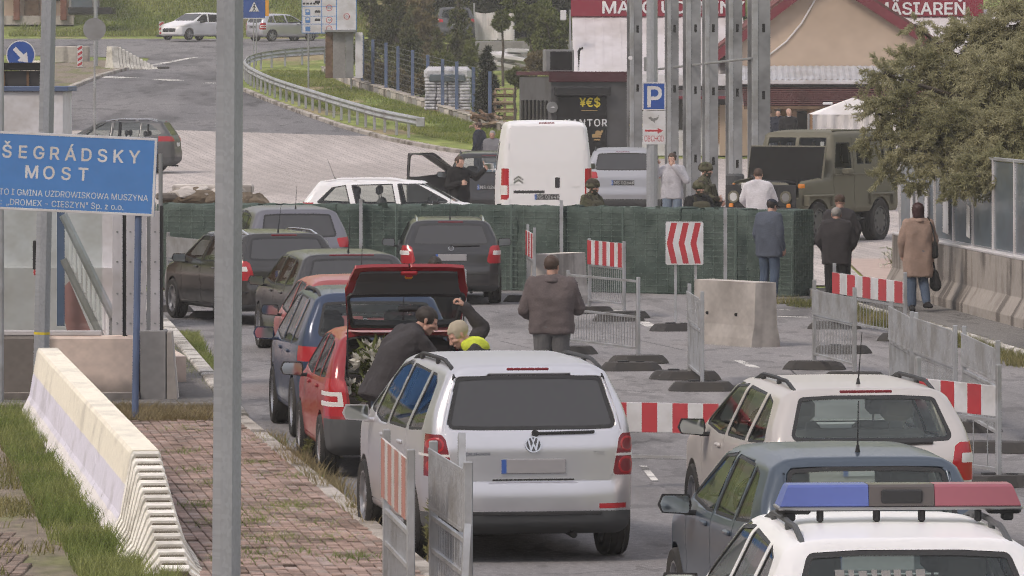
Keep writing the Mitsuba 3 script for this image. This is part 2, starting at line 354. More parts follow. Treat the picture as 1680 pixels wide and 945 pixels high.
# brick pavement between the concrete barriers and the left kerb: every paver a piece
def brick_pavement():
    key = 'brick_pavement'
    kx = lambda y: np.interp(y, [p[1] for p in LK], [p[0] for p in LK])
    poly = sg.Polygon([(kx(y) - .10, y) for y in (38, 41.5, 50.1, 60, 67.3, 69.3)] + [(-5.6, 69.3), (-5.1, 66), (-2.6, 44.5), (-1.9, 38)])
    put(None, key, drape(poly, .062, 1.5), mat('joint_sand', (.095, .08, .068), .95)); used.add(key); tag(key, kind='structure')
    vs = []
    for k in range(3):
        rng = np.random.default_rng(40 + k)
        vs.append(bbox(0, 0, .022, .092, .192, .05, .006))
    plys = [mikit.ply(vs[0], f'paver_{k}') for k in range(4)]
    rng = np.random.default_rng(7); items = []
    ang = math.atan2(1.95, 17.3); ca, sa = math.cos(ang), math.sin(ang)
    for i in range(-40, 40):
        for j in range(0, 175):
            u = i * .1; w = j * .2 + (.1 if i % 2 else 0)
            x, y = -1.9 + u * ca - w * sa * 1.0, 38 + w * ca + u * sa
            if poly.contains(sg.Point(x, y)): items.append((y + .2 * x, x, y))
    items.sort(); items = [t for t in items if rng.random() > .015]
    # the 300 that show largest stand inside the frame and nearest
    seen = [t for t in items if 400 < 840 + t[1] / t[2] * F_ < 640 and 118 + 3.86 * F_ / t[2] < 945]
    near = set(id(t) for t in seen[:300]); rest = {0: [], 1: [], 2: [], 3: []}
    for t in items:
        c = int(rng.choice(4, p=[.35, .3, .2, .15])); _, x, y = t
        z = .062 + rng.normal(0, .0035); M = place(x, y, z, math.degrees(ang) + rng.normal(0, .8), (rng.normal(0, .9), rng.normal(0, .7)))
        if id(t) in near: reput(key, 'paver', plys[c], M)
        else:
            m = vs[0].copy(); m.apply_transform(np.array(M.matrix)); rest[c].append(m)
    for c, ms in rest.items():
        if ms: put(key, 'far_pavers', cat(ms), f'paver_{c}', kind='stuff')
brick_pavement()

def brown_pavers():
    """the dirty brown pavers left of the grass, half sunk in earth"""
    poly = sg.Polygon([(-3.0, 40), (-4.05, 50), (-5.7, 64), (-9.2, 66), (-9.2, 40)]); rng = np.random.default_rng(17); base = bbox(0, 0, .022, .092, .192, .05, .006); rest = [[], []]
    x0, y0, x1, y1 = poly.bounds
    for i, x in enumerate(np.arange(x0, x1, .1)):
        yy = np.arange(y0 + (.1 if i % 2 else 0), y1, .2); yy = yy[shapely.contains_xy(poly, np.full(len(yy), x), yy)]
        if not len(yy): continue
        f_ = meshkit.fbm(np.stack([yy * 0 + x * .9, yy * .35, yy * 0 + 3.], 1), 3, seed=4)
        for y, s_ in zip(yy, f_):
            if s_ > .44 and not (x < -5.2 and y < 52) and 118 + 3.9e4 / y < 990 and 840 + x / y * F_ > -30:
                xx = x; m = base.copy(); m.apply_transform(trimesh.transformations.euler_matrix(rng.normal(0, .02), rng.normal(0, .02), rng.normal(0, .02))); m.apply_translation([xx, y, .02 + .05 * (s_ - .44) + rng.normal(0, .003)]); rest[int(rng.random() < .4)].append(m)
    for c in (0, 1): put('left_verge', 'brown_pavers', cat(rest[c]), f'paver_brown_{c}', kind='stuff')
for i, c in enumerate([(.20, .155, .13), (.235, .175, .145)]): mat(f'paver_brown_{i}', dirt(c, .9, 3.5, (.6, .6, .55)), .92)
brown_pavers()
# ---------------------------------------------------------------- car builder
# A body is the smooth intersection of a side, a front and a plan outline; windows, lights, seams and arches are cut from it.
class Sdf:
    def __init__(s, pts, pad=.6, h=.014):
        pts = np.array(pts, float)
        s.lo = pts.min(0) - pad; s.h = h
        n = np.ceil((pts.max(0) + pad - s.lo) / h).astype(int) + 1
        gx, gy = np.meshgrid(s.lo[0] + np.arange(n[0]) * h, s.lo[1] + np.arange(n[1]) * h, indexing='ij')
        q = np.stack([gx.ravel(), gy.ravel()], 1); best = np.full(len(q), 1e9); ins = np.zeros(len(q), bool)
        for a, b in zip(pts, np.roll(pts, -1, 0)):
            d = b - a; w = q - a; t = np.clip((w @ d) / max(d @ d, 1e-12), 0, 1)
            best = np.minimum(best, ((w - t[:, None] * d) ** 2).sum(1))
            c = ((a[1] > q[:, 1]) != (b[1] > q[:, 1]))
            if a[1] != b[1]: ins ^= c & (q[:, 0] < (b[0] - a[0]) * (q[:, 1] - a[1]) / (b[1] - a[1]) + a[0])
        s.g = ndimage.spline_filter(np.where(ins, -1, 1).reshape(n) * np.sqrt(best).reshape(n), 3)
    def __call__(s, u, v):
        return ndimage.map_coordinates(s.g, [(u - s.lo[0]) / s.h, (v - s.lo[1]) / s.h], order=3, prefilter=False, mode='nearest')
def rounded(pts, r):
    p = sg.Polygon(pts).buffer(-r, quad_segs=6).buffer(r, quad_segs=6)
    return np.array(p.exterior.coords)[:-1]
def smax(a, b, k):
    h = np.maximum(k - np.abs(a - b), 0); return np.maximum(a, b) + h * h / (4 * k)
def mirrored(half):
    """half outline (x >= 0) closed over the axis"""
    h = [tuple(p) for p in half]
    return h + [(-x, y) for x, y in h[::-1]]
class Body:
    def __init__(s, side, front, plan, res=.05, k=.10, r=.05):
        s.side_poly = sg.Polygon(side)
        s.L = max(p[0] for p in side); s.H = max(p[1] for p in side); s.Wd = max(p[0] for p in front)
        s.a, s.b, s.c = Sdf(rounded(side, r)), Sdf(rounded(mirrored(front), r)), Sdf(rounded(mirrored(plan), .08)); s.k = k
        lo = np.array([-s.Wd - .15, -.15, .02]); hi = np.array([s.Wd + .15, s.L + .15, s.H + .15])
        n = np.maximum(2, np.round((hi - lo) / res).astype(int))
        vs, fs, at = [], [], 0
        for ax in range(3):
            o = [i for i in range(3) if i != ax]
            for side_ in (0, 1):
                u, v = np.meshgrid(np.linspace(lo[o[0]], hi[o[0]], n[o[0]] + 1), np.linspace(lo[o[1]], hi[o[1]], n[o[1]] + 1), indexing='ij')
                p = np.zeros((u.size, 3)); p[:, o[0]], p[:, o[1]], p[:, ax] = u.ravel(), v.ravel(), (lo, hi)[side_][ax]
                i = np.arange(u.size).reshape(u.shape); q = np.stack([i[:-1, :-1], i[1:, :-1], i[1:, 1:], i[:-1, 1:]], -1).reshape(-1, 4) + at
                if (side_ == 1) == (ax == 1): q = q[:, ::-1]
                vs.append(p); fs.append(q); at += len(p)
        v, q = np.vstack(vs), np.vstack(fs)
        key, inv = np.unique(np.round(v, 5), axis=0, return_inverse=True); q = inv.ravel()[q]
        s.far = key; s.tri = np.vstack([q[:, [0, 1, 2]], q[:, [0, 2, 3]]])
        s.core = np.stack([np.clip(key[:, 0], -.25, .25), np.clip(key[:, 1], .75, s.L - .85), np.clip(key[:, 2], .5, min(.72, .5 * s.H))], 1)
        s.cache = {}
    def f(s, p):
        return smax(smax(s.a(p[:, 1], p[:, 2]), s.b(p[:, 0], p[:, 2]), s.k), s.c(p[:, 0], p[:, 1]), s.k)
    def level(s, lv):
        if lv not in s.cache:
            d = s.far - s.core; g = lambda t: s.f(s.core + d * t[:, None])
            if not hasattr(s, 't'):
                t0, t1 = np.zeros(len(s.far)), np.ones(len(s.far))
                for _ in range(12):
                    t = (t0 + t1) / 2; o = g(t) > 0
                    t1 = np.where(o, t, t1); t0 = np.where(o, t0, t)
                s.t = (t0 + t1) / 2; e = g(s.t + 1e-3); s.sl = np.maximum((e - g(s.t)) / 1e-3, .05)
                s.t = s.t - np.clip(g(s.t) / s.sl, -2e-3, 2e-3)
            t = s.t
            if lv != 0:
                for _ in range(4): t = t + np.clip((lv - g(t)) / s.sl, -.03, .03)
            v = s.core + d * t[:, None]
            m = m3.Manifold(m3.Mesh(v.astype(np.float32), s.tri.astype(np.uint32)))
            assert not m.is_empty(), m.status()
            s.cache[lv] = m if m.volume() > 0 else m3.Manifold(m3.Mesh(v.astype(np.float32), s.tri[:, ::-1].astype(np.uint32)))
        return s.cache[lv]
    def shell(s, a, b):
        k = ('s', a, b)
        if k not in s.cache: s.cache[k] = s.level(a) - s.level(b)
        return s.cache[k]
    def march(s, p0, d, n=400, step=.006):
        p0, d = np.array(p0, float), np.array(d, float); q = p0 + d * (np.arange(n) * step)[:, None]
        i = np.argmax(s.f(q) < 0); return q[i]
    def rear_y(s, x, z): return s.march((x, -.1, z), (0, 1, 0))[1]
    def side_x(s, y, z): return s.march((1.4, y, z), (-1, 0, 0))[0]
    def top_z(s, x, y): return s.march((x, y, 2.9), (0, 0, -1), 500)[2]
def cs(poly):
    out = []
    for g in getattr(poly, 'geoms', [poly]):
        if g.area < 1e-7: continue
        g = sg.polygon.orient(g)
        out.append(np.array(g.exterior.coords)[:-1]); out += [np.array(i.coords)[:-1] for i in g.interiors]
    return m3.CrossSection(out, m3.FillRule.EvenOdd)
def prism_x(poly, x0, x1):
    return cs(poly).extrude(x1 - x0).transform(np.array([[0, 0, 1, x0], [1, 0, 0, 0], [0, 1, 0, 0]], float))
def prism_y(poly, y0, y1):
    return cs(poly).extrude(y1 - y0).transform(np.array([[1, 0, 0, 0], [0, 0, -1, y1], [0, 1, 0, 0]], float))
def prism_z(poly, z0, z1):
    return cs(poly).extrude(z1 - z0).translate([0, 0, z0])
def sym(poly):
    return shapely.union_all([poly, shapely.affinity.scale(poly, -1, 1, origin=(0, 0))])
def both(poly, x0=.3, x1=1.6):
    return prism_x(poly, x0, x1) + prism_x(poly, -x1, -x0)
def lines(ls, w):
    return shapely.union_all([sg.LineString(l).buffer(w / 2, cap_style='flat') for l in ls])
WHEELS = {}
def wheel_parts(R, w, style):
    k = (R, w, style)
    if k in WHEELS: return WHEELS[k]
    r = R * .68
    prof = [(r, -w / 2 + .01), (R * .93, -w / 2), (R * .985, -w / 2 + .02), (R, -w / 2 + .05)]
    for g in (-.25, 0, .25): prof += [(R, g * w - .006), (R - .008, g * w - .005), (R - .008, g * w + .005), (R, g * w + .006)]
    prof += [(R, w / 2 - .05), (R * .985, w / 2 - .02), (R * .93, w / 2), (r, w / 2 - .01), (r * .97, w / 2 - .03), (r * .97, -w / 2 + .03), (r, -w / 2 + .01)]
    tyre = revolve(prof, 40, 'x')
    barrel = revolve([(r * .97, -w / 2 + .02), (r, -w / 2 + .02), (r, w / 2 - .012), (r * .93, w / 2 - .012), (r * .9, w / 2 - .06), (r * .9, -w / 2 + .02), (r * .97, -w / 2 + .02)], 32, 'x')
    dish = revolve([(0, .0), (0, .02), (r * .2, .035), (r * .95, .0), (r * .95, -.012), (0, -.012)], 32, 'x'); dish.apply_translation([w / 2 - .055, 0, 0])
    ms = [barrel]
    if style == 'steel':
        ms += [dish, revolve([(0, .02), (r * .5, .03), (r * .86, .012), (r * .88, 0), (0, 0), (0, .02)], 28, 'x')]; ms[-1].apply_translation([w / 2 - .04, 0, 0])
        holes = [cyl((w / 2 - .06, math.cos(a) * r * .7, math.sin(a) * r * .7), (w / 2 + .0, math.cos(a) * r * .7, math.sin(a) * r * .7), r * .1, 8) for a in np.arange(8) * PI / 4]
        rim = mtri(man(ms[2]) - m3.Manifold.batch_boolean([man(h) for h in holes], m3.OpType.Add)); rim = cat([rim, barrel])
    else:
        hub = revolve([(0, 0), (0, .03), (r * .26, .022), (r * .26, 0), (0, 0)], 20, 'x'); hub.apply_translation([w / 2 - .045, 0, 0]); ms.append(hub)
        for i in range(5 if style == 'five' else 9):
            a = i * 2 * PI / (5 if style == 'five' else 9); wd = .16 if style == 'five' else .085
            c, s_ = math.cos(a), math.sin(a)
            p = [(x, c * rr - s_ * t * rr0, s_ * rr + c * t * rr0) for rr, rr0, xo in ((r * .18, r * wd * 1.25, .0), (r * .95, r * wd, -.012)) for t in (-1, 1) for x in (w / 2 - .03 + xo, w / 2 - .055 + xo)]
            ms.append(trimesh.convex.convex_hull(np.array(p)))
        rim = cat(ms)
    disc = revolve([(0, 0), (r * .75, 0), (r * .75, .02), (0, .02)], 24, 'x'); disc.apply_translation([.0, 0, 0])
    WHEELS[k] = mikit.ply(tyre, 'rubber', 32), mikit.ply(rim, 'alloy', 32), mikit.ply(disc, 'steel_rim', 32)
    return WHEELS[k]
SEAT = {}
def interior(key, S, M, wheel_side=-1):
    if 'seat' not in SEAT:
        def rb(*a): return bbox(*a, c=.05)
        back = rb(0, 0, .30, .46, .13, .60); back.apply_transform(trimesh.transformations.rotation_matrix(math.radians(14), [1, 0, 0]))
        SEAT['seat'] = mikit.ply(cat([rb(0, .27, .0, .48, .52, .16), back]), 'interior', 40)
        SEAT['rest'] = mikit.ply(cat([rb(0, -.17, .73, .26, .10, .19), cyl((-.06, -.15, .55), (-.06, -.17, .70), .008, 6), cyl((.06, -.15, .55), (.06, -.17, .70), .008, 6)]), 'interior', 40)
        b2 = rb(0, 0, .28, 1.28, .14, .56); b2.apply_transform(trimesh.transformations.rotation_matrix(math.radians(14), [1, 0, 0]))
        SEAT['bench'] = mikit.ply(cat([rb(0, .27, .0, 1.28, .52, .16), b2]), 'interior', 40)
        SEAT['dash'] = mikit.ply(cat([rb(0, 0, 0, 1.36, .55, .26)]), 'interior', 40)
        ring = trimesh.creation.torus(.18, .016, major_sections=24, minor_sections=8)
        ring = cat([ring, box(0, 0, 0, .34, .03, .02), cyl((0, 0, 0), (0, .0, -.3), .03, 8)])
        ring.apply_transform(trimesh.transformations.rotation_matrix(math.radians(65), [1, 0, 0]))
        SEAT['wheel'] = mikit.ply(ring, 'plastic_dark', 40)
    yf, yb, yd, zs = S['seats']
    for x in (-.36, .36):
        sk = reput(key, 'seat', SEAT['seat'], M @ T().translate([x, yf, zs])); reput(sk, 'headrest', SEAT['rest'], M @ T().translate([x, yf, zs]))
    sk = reput(key, 'rear_seat', SEAT['bench'], M @ T().translate([0, yb, zs]))
    for x in (-.40, .40): reput(sk, 'headrest', SEAT['rest'], M @ T().translate([x, yb, zs - .03]))
    reput(key, 'dashboard', SEAT['dash'], M @ T().translate([0, yd, zs + .36])); reput(key, 'steering_wheel', SEAT['wheel'], M @ T().translate([wheel_side * .36, yd - .42, zs + .48]))

TEMPL = {}
def car(name, label, S, paint_, M, rim='five', rim_mat=None, glass=None, lod=1, plate='white', category='car', seats=True, skip=(), mats=None, drop=()):
    """S: a shape table, lod 1 = near, 2 = far. The car is built once as a template; every car of that shape copies it part by part."""
    key = thing(name, label, category)
    ck = (S['name'], lod, rim, plate, seats, skip)
    if ck not in TEMPL:
        CAP.append({}); B = car_template('@', S, lod, rim, plate, seats, skip); TEMPL[ck] = (CAP.pop(), B)
        for k in [k for k in used if k.startswith('@')]: used.discard(k)
    parts, B = TEMPL[ck]
    look = {'PAINT': paint_, 'GSIDE': 'glass_tint', 'GREAR': 'glass_tint', 'GFRONT': 'glass_clear', 'RAIL': 'plastic_dark', 'alloy': rim_mat or 'alloy', **(glass or {}), **(mats or {})}
    for k, d in parts.items():
        if any(x in k for x in drop): continue
        used.add(key + k[1:]); i = d['bsdf']['id']
        scene[key + k[1:]] = {**d, 'bsdf': {'type': 'ref', 'id': look.get(i, i)}, 'to_world': M @ d['to_world']}
    return key, B
def car_template(key, S, lod, rim, plate, seats, skip):
    bk = (S['body_name'], lod)
    if bk not in BODIES: BODIES[bk] = Body(S['side'], S['front'], S['plan'], .07 if lod == 2 else S.get('res', .045))
    B = BODIES[bk]; M = T(); paint_ = 'PAINT'; rim_mat = None
    glassmat = {'side': 'GSIDE', 'rear': 'GREAR', 'front': 'GFRONT'}
    L = B.L
    # openings
    sw = [p for p in S['windows']]
    rw = sym(S['rear_window']) if S.get('rear_window') is not None else None
    ww = sym(S['windscreen'])
    cuts = []
    if not S.get('van'):
        body = B.level(0.)
        cab = sg.Polygon(S['cabin'])
        cuts.append(B.level(-.055) ^ prism_x(cab, -1.2, 1.2))
        cuts += [both(w, .25) for w in sw]
        if rw is not None: cuts.append(prism_y(rw, -.3, S['rear_cut']))
        cuts.append(prism_y(ww, S['front_cut'], L + .2) ^ B.shell(.02, -.075))
    else:
        body = B.level(0.)
        cuts += [both(w, .25) ^ B.shell(.01, -.03) for w in sw] + [prism_y(ww, S['front_cut'], L + .2) ^ B.shell(.01, -.03)]
    if 'open' in skip:
        hole = sym(S['tailgate']); cuts.append(prism_y(hole, -.3, S['tail_cut']) ^ B.shell(.02, -.09))
    R, tw, yr, yf = S['wheel']
    for y in (yr, yf):
        arch = m3.Manifold.cylinder(2.4, R * 1.13, R * 1.13, 40).rotate([0, 90, 0]).translate([-1.2, y, R])
        keep = prism_z(sg.box(-B.Wd + .28, -1, B.Wd - .28, 9), -.5, 3)
        cuts.append(arch - keep)
    # lights
    lights = []
    for lt in S['lights']:
        pol = lt['poly']
        pr = prism_y(sym(pol) if lt.get('sym', True) else pol, lt.get('y0', -.3), lt.get('y1', .45)) if lt.get('view', 'rear') == 'rear' else both(pol, .3)
        if 'x_min' in lt: pr = pr - prism_z(sg.box(-lt['x_min'], -1, lt['x_min'], 9), -1, 4)
        cuts.append(pr ^ B.shell(.02, -.03)); lights.append((lt, pr))
    # seams
    if lod == 1:
        if S.get('seams_side'): cuts.append(both(lines(S['seams_side'], .013), .4) ^ B.shell(.02, -.012))
        if S.get('seams_rear'): cuts.append(prism_y(sym(lines(S['seams_rear'], S.get('seam_w', .014))), -.3, S['rear_cut'] + .1) ^ B.shell(.02, -.012))
    bump_ = None
    if S.get('lower') is not None:      # unpainted plastic: bumper foot and sills
        low = prism_x(S['lower'], -1.2, 1.2); bump_ = (body ^ low); cuts.append(low)
    cuts += S.get('extra_cuts', [])
    body = body - m3.Manifold.batch_boolean(cuts, m3.OpType.Add)
    put(key, 'body', body, paint_, M, 32)
    if bump_ is not None: put(key, 'bumper', bump_ - m3.Manifold.batch_boolean([c for c in cuts if c is not low], m3.OpType.Add), S.get('lower_mat', 'plastic_grey'), M, 32)
    if not S.get('van') and lod == 1:
        lin = (B.shell(-.058, -.074) ^ prism_x(cab, -1.2, 1.2)) - m3.Manifold.batch_boolean(cuts[1:3 + len(sw)] + ([prism_y(sym(S['tailgate']), -.3, S['tail_cut'])] if 'open' in skip else []), m3.OpType.Add)
        lin = lin - prism_y(ww, S['front_cut'], L + .2)
        put(key, 'lining', lin, 'interior', M)
    # glass, with a dark rubber frame round it
    gs = B.shell(-.010, -.015) if not S.get('van') else B.shell(-.008, -.028)
    fr = B.shell(-.004, -.03)
    for w in sw:
        for sgn in (-1, 1):
            pr = prism_x(w, .25, 1.6) if sgn > 0 else prism_x(w, -1.6, -.25)
            wk = put(key, 'side_window', gs ^ pr, glassmat['side'], M, 32)
            ring = w - w.buffer(-.022, join_style='mitre')
            pr2 = prism_x(ring, .25, 1.6) if sgn > 0 else prism_x(ring, -1.6, -.25)
            if lod == 1 and wk: put(wk, 'frame', fr ^ pr2, 'plastic_dark', M, 32)
    if rw is not None and 'open' not in skip:
        wk = put(key, 'rear_window', gs ^ prism_y(rw, -.3, S['rear_cut']), glassmat['rear'], M, 32)
        if lod == 1: put(wk, 'frame', fr ^ prism_y(rw - rw.buffer(-.03), -.3, S['rear_cut']), 'plastic_dark', M, 32)
    put(key, 'windscreen', gs ^ prism_y(ww, S['front_cut'], L + .2), glassmat['front'], M, 32)
    for lt, pr in lights:
        for sgn in (-1, 1):
            halfspace = prism_z(sg.box(0, -1, 3, 9) if sgn > 0 else sg.box(-3, -1, 0, 9), -1, 4)
            lk = put(key, lt['name'], (pr ^ B.shell(.004, -.025)) ^ halfspace, lt['mat'], M, 32)
            for nm, pol, mt in (lt.get('inside', ()) if lk else ()):
                put(lk, nm, prism_y(pol if sgn > 0 else shapely.affinity.scale(pol, -1, 1, origin=(0, 0)), lt.get('i0', -.3), lt.get('i1', .5)) ^ B.shell(.008, .002), mt, M, 32)
    # wheels
    ty, rm, dc = wheel_parts(R, tw, rim)
    for y in (yr, yf):
        for sgn in (-1, 1):
            Mw = M @ T().translate([sgn * (B.Wd - tw / 2 - .015), y, R]) @ T().rotate([0, 0, 1], 0 if sgn > 0 else 180)
            wk = numbered(key + '__wheel')
            reput(wk, 'tyre', ty, Mw); reput(wk, 'rim', rm, Mw, rim_mat); reput(wk, 'brake_disc', dc, Mw)
    put(key, 'underbody', box(0, (yr + yf) / 2, .32, 1.3, L - .9, .22), 'underbody', M)
    axle = cat([cyl((-.7, yr, R - .03), (.7, yr, R - .03), .06, 8), cyl((.34, .12, .22), (.34, .8, .24), .028, 8)]); put(key, 'exhaust', axle, 'underbody', M)
    # mirrors
    ym, zm = S['mirror']
    xs = B.side_x(ym, zm - .05)
    for sgn in (-1, 1):
        hs = trimesh.convex.convex_hull(np.array([(sgn * (xs + a), ym + b, zm + c) for a, b, c in
              [(.06, -.06, -.07), (.06, -.06, .07), (.25, -.06, -.055), (.25, -.06, .075), (.28, -.05, .0), (.04, -.05, .0), (.08, .09, -.04), (.08, .09, .05), (.22, .07, -.03), (.22, .07, .05)]]))
        arm = bbox(sgn * (xs + .02), ym, zm - .06, .14, .06, .035)
        mk = put(key, 'mirror', cat([hs, arm]), S.get('mirror_mat', paint_), M, 40)
        put(mk, 'mirror_glass', extr(rpoly([(sgn * (xs + .062), zm - .06), (sgn * (xs + .245), zm - .048), (sgn * (xs + .262), zm + .01), (sgn * (xs + .24), zm + .062), (sgn * (xs + .062), zm + .06)], .02), .004).apply_transform(np.array([[1, 0, 0, 0], [0, 0, -1, ym - .061], [0, 1, 0, 0], [0, 0, 0, 1.0]])), 'mirror_glass', M)
    for (y, z) in S.get('handles', ()):
        for sgn in (-1, 1):
            x = B.side_x(y, z); put(key, 'door_handle', bbox(sgn * (x + .012), y, z, .03, .19, .032, .01), S.get('handle_mat', paint_), M)
    # plate, emblem, wiper, aerial, rails, high brake light
    zp = S['plate']; yp = B.rear_y(0, zp) - .014; ang = math.degrees(math.atan2(B.rear_y(0, zp + .08) - B.rear_y(0, zp - .08), .16))
    Mp = M @ T().translate([0, yp, zp]) @ T().rotate([1, 0, 0], -ang)
    if plate:
        pm = {'white': 'plate_white', 'grey': 'plate_grey', 'black': 'plate_black'}[plate]
        pk = put(key, 'number_plate', bbox(0, 0, 0, .52, .012, .114, .004), pm, Mp)
        if lod == 1: put(pk, 'blue_band', box(-.24, -.008, 0, .04, .004, .112), 'plate_blue', Mp)
        if plate == 'black': put(pk, 'lettering', text('KNS 0264K', .07, .003), 'plate_white', Mp @ T().translate([0, -.007, -.035]))
    if 'emblem' in S and lod == 1:
        ze, re = S['emblem']; ye = B.rear_y(0, ze); a2 = math.degrees(math.atan2(B.rear_y(0, ze + .06) - B.rear_y(0, ze - .06), .12))
        Me = M @ T().translate([0, ye - .004, ze]) @ T().rotate([1, 0, 0], -a2)
        ek = put(key, 'emblem', revolve([(0, 0), (re, 0), (re, -.008), (re * .9, -.013), (re * .84, -.006), (0, -.006), (0, 0)][::-1], 28, 'y'), 'steel_rim', Me)
        put(ek, 'ring', xz(extr(sg.Point(0, 0).buffer(re).difference(sg.Point(0, 0).buffer(re * .86)), .006)), 'chrome', Me @ T().translate([0, -.010, 0]))
        for sh in S.get('emblem_shape', ()):
            put(ek, 'mark', xz(extr(shapely.affinity.scale(sh, re, re, origin=(0, 0)), .006)), S.get('emblem_mark', 'chrome'), Me @ T().translate([0, -.0105, 0]))
    for s_, x, z, h, st in S.get('badges', ()):
        if lod == 1: put(key, 'badge', text(s_, h, .004, True, stretch=st), 'chrome', M @ T().translate([x, B.rear_y(x, z) - .004, z]))
    if 'wiper' in S:
        (x0, z0), (x1, z1) = S['wiper']
        n = [(x0 + (x1 - x0) * t, B.rear_y(x0 + (x1 - x0) * t, z0 + (z1 - z0) * t) - .022, z0 + (z1 - z0) * t) for t in np.linspace(0, 1, 6)]
        put(key, 'wiper', cat([tube(n, .011, 6), cyl((x0, n[0][1] + .03, z0), (x0, n[0][1] - .01, z0), .028, 10)]), 'plastic_dark', M, 40)
    if 'aerial' in S and 'aerial' not in skip:
        ya, ln, lean = S['aerial']; za = B.top_z(0, ya)
        put(key, 'aerial', cat([tube([(0, ya, za), (0, ya - lean, za + ln)], [.006, .003], 6), cyl((0, ya, za - .01), (0, ya - .01, za + .05), .02, 8, .009)]), 'plastic_dark', M, 40)
    if 'rails' in S and 'rails' not in skip:
        xr_, y0, y1, hh = S['rails']
        for sgn in (-1, 1):
            ys = np.linspace(y0, y1, 15); t = np.linspace(0, 1, 15)
            pts = [(sgn * xr_, y, B.top_z(xr_, y) + hh * min(1, 5 * tt, 5 * (1 - tt)) - .008) for y, tt in zip(ys, t)]
            foot = [bbox(sgn * xr_, y, B.top_z(xr_, y) + hh / 2 - .01, .03, .09, hh) for y in (y0 + .4 * (y1 - y0), y0 + .8 * (y1 - y0))]
            put(key, 'roof_rail', cat([tube(pts, .017, 8)] + foot), 'RAIL', M, 40)
    if 'brake' in S:
        zb, wb_, tb = S['brake']; yb = B.rear_y(0, zb)
        xs_ = np.linspace(-wb_ / 2, wb_ / 2, 7)
        put(key, 'brake_light', cat([bbox((a + b) / 2, B.rear_y((a + b) / 2, zb) + .004, zb, (b - a) * 1.02, .03, tb, .006) for a, b in zip(xs_[:-1], xs_[1:])]), 'light_darkred', M)
    if 'strips' in S:
        for zz, x0, x1, hh, mt, nm in S['strips']:
            xs_ = np.linspace(x0, x1, 9)
            put(key, nm, cat([bbox((a + b) / 2, B.rear_y((a + b) / 2, zz) - .002, zz, (b - a) * 1.01, .02, hh, .004) for a, b in zip(xs_[:-1], xs_[1:])]), mt, M)
    if seats and not S.get('van'): interior(key, S, M)
    return B
BODIES = {}
# ---------------------------------------------------------------- the shapes of the cars (metres; y from the rear bumper forward)
def shape(L, H, W, rear, roof, ws_top, ws_base, nose, belt, dlo, pillars, rw, wheel, tum=.42, cut=None, lower=None, **kw):
    """rear: outline from the bumper foot up to the roof edge, roof: on to the top of the windscreen, nose: from the windscreen base to the front bumper"""
    side = [(.32, .2)] + rear + roof + [ws_top, ws_base] + nose + [(L - .02, .5), (L - .05, .28), (L - .25, .2)]
    front = [(W - .17, .18), (W - .05, .28), (W - .014, .5), (W, .74), (W - .012, .9), (W - .035, belt),
             (W - .035 - (H - .13 - belt) * tum, H - .13), (W - .04 - (H - .13 - belt) * tum - .085, H - .045), (W * .5, H - .003), (0, H + .012)]
    c = kw.pop('corner', 1.0)
    plan = [(0, 0), (W * .45, .004), (W * .74, .045 * c), (W * .90, .16 * c), (W * .975, .42 * c), (W, .95), (W, L - 1.2), (W * .975, L - .65), (W * .87, L - .27), (W * .58, L - .06), (0, L)]
    win = rpoly(dlo, .03)
    strips = [sg.LineString([(a, belt - .1), (b, H)]).buffer(w / 2, cap_style='flat') for a, b, w in pillars]
    gl = win.difference(shapely.union_all(strips)) if strips else win
    wins = [rpoly(list(g.exterior.coords)[:-1], .018) for g in getattr(gl, 'geoms', [gl]) if g.area > .02]
    xb, zb, xt, zt_ = rw
    R, tw, yr, yf = wheel
    xw = W - .035 - (H - .13 - belt) * tum
    d = dict(side=side, front=front, plan=plan, windows=wins, rear_window=sg.Polygon(rpoly([(-xb, zb + .012), (-xb * .6, zb), (xb * .6, zb), (xb, zb + .012), (xt, zt_), (xt * .5, zt_ + .014), (-xt * .5, zt_ + .014), (-xt, zt_)], .05)),
             windscreen=rpoly([(-W + .17, ws_base[1] + .015), (W - .17, ws_base[1] + .015), (xw - .02, ws_top[1] - .045), (-xw + .02, ws_top[1] - .045)], .04),
             rear_cut=max(p[0] for p in rear) + .22, front_cut=ws_top[0] - .25,
             cabin=[(-.2, .60), (yr + .55, .60), (yr + .6, .34), (ws_base[0] + .05, .34), (ws_base[0] + .12, H + .3), (-.2, H + .3)],
             wheel=wheel, mirror=(ws_base[0] - .42, belt + .03), seats=(ws_base[0] - 1.42, yr + .33, ws_base[0] - .22, .50), lower=lower)
    bl = belt + .02
    if cut: d['seams_side'] = [[(a, .32), (a, bl), (b, H - .16)] for a, b in cut[:-1]] + [[(cut[0][0], .33), (cut[-1][0], .33)], [(cut[-1][0], .33), (cut[-1][0], belt - .02)]]
    d.update(kw); return d
R2 = lambda pts, r=.02: rpoly(pts, r)
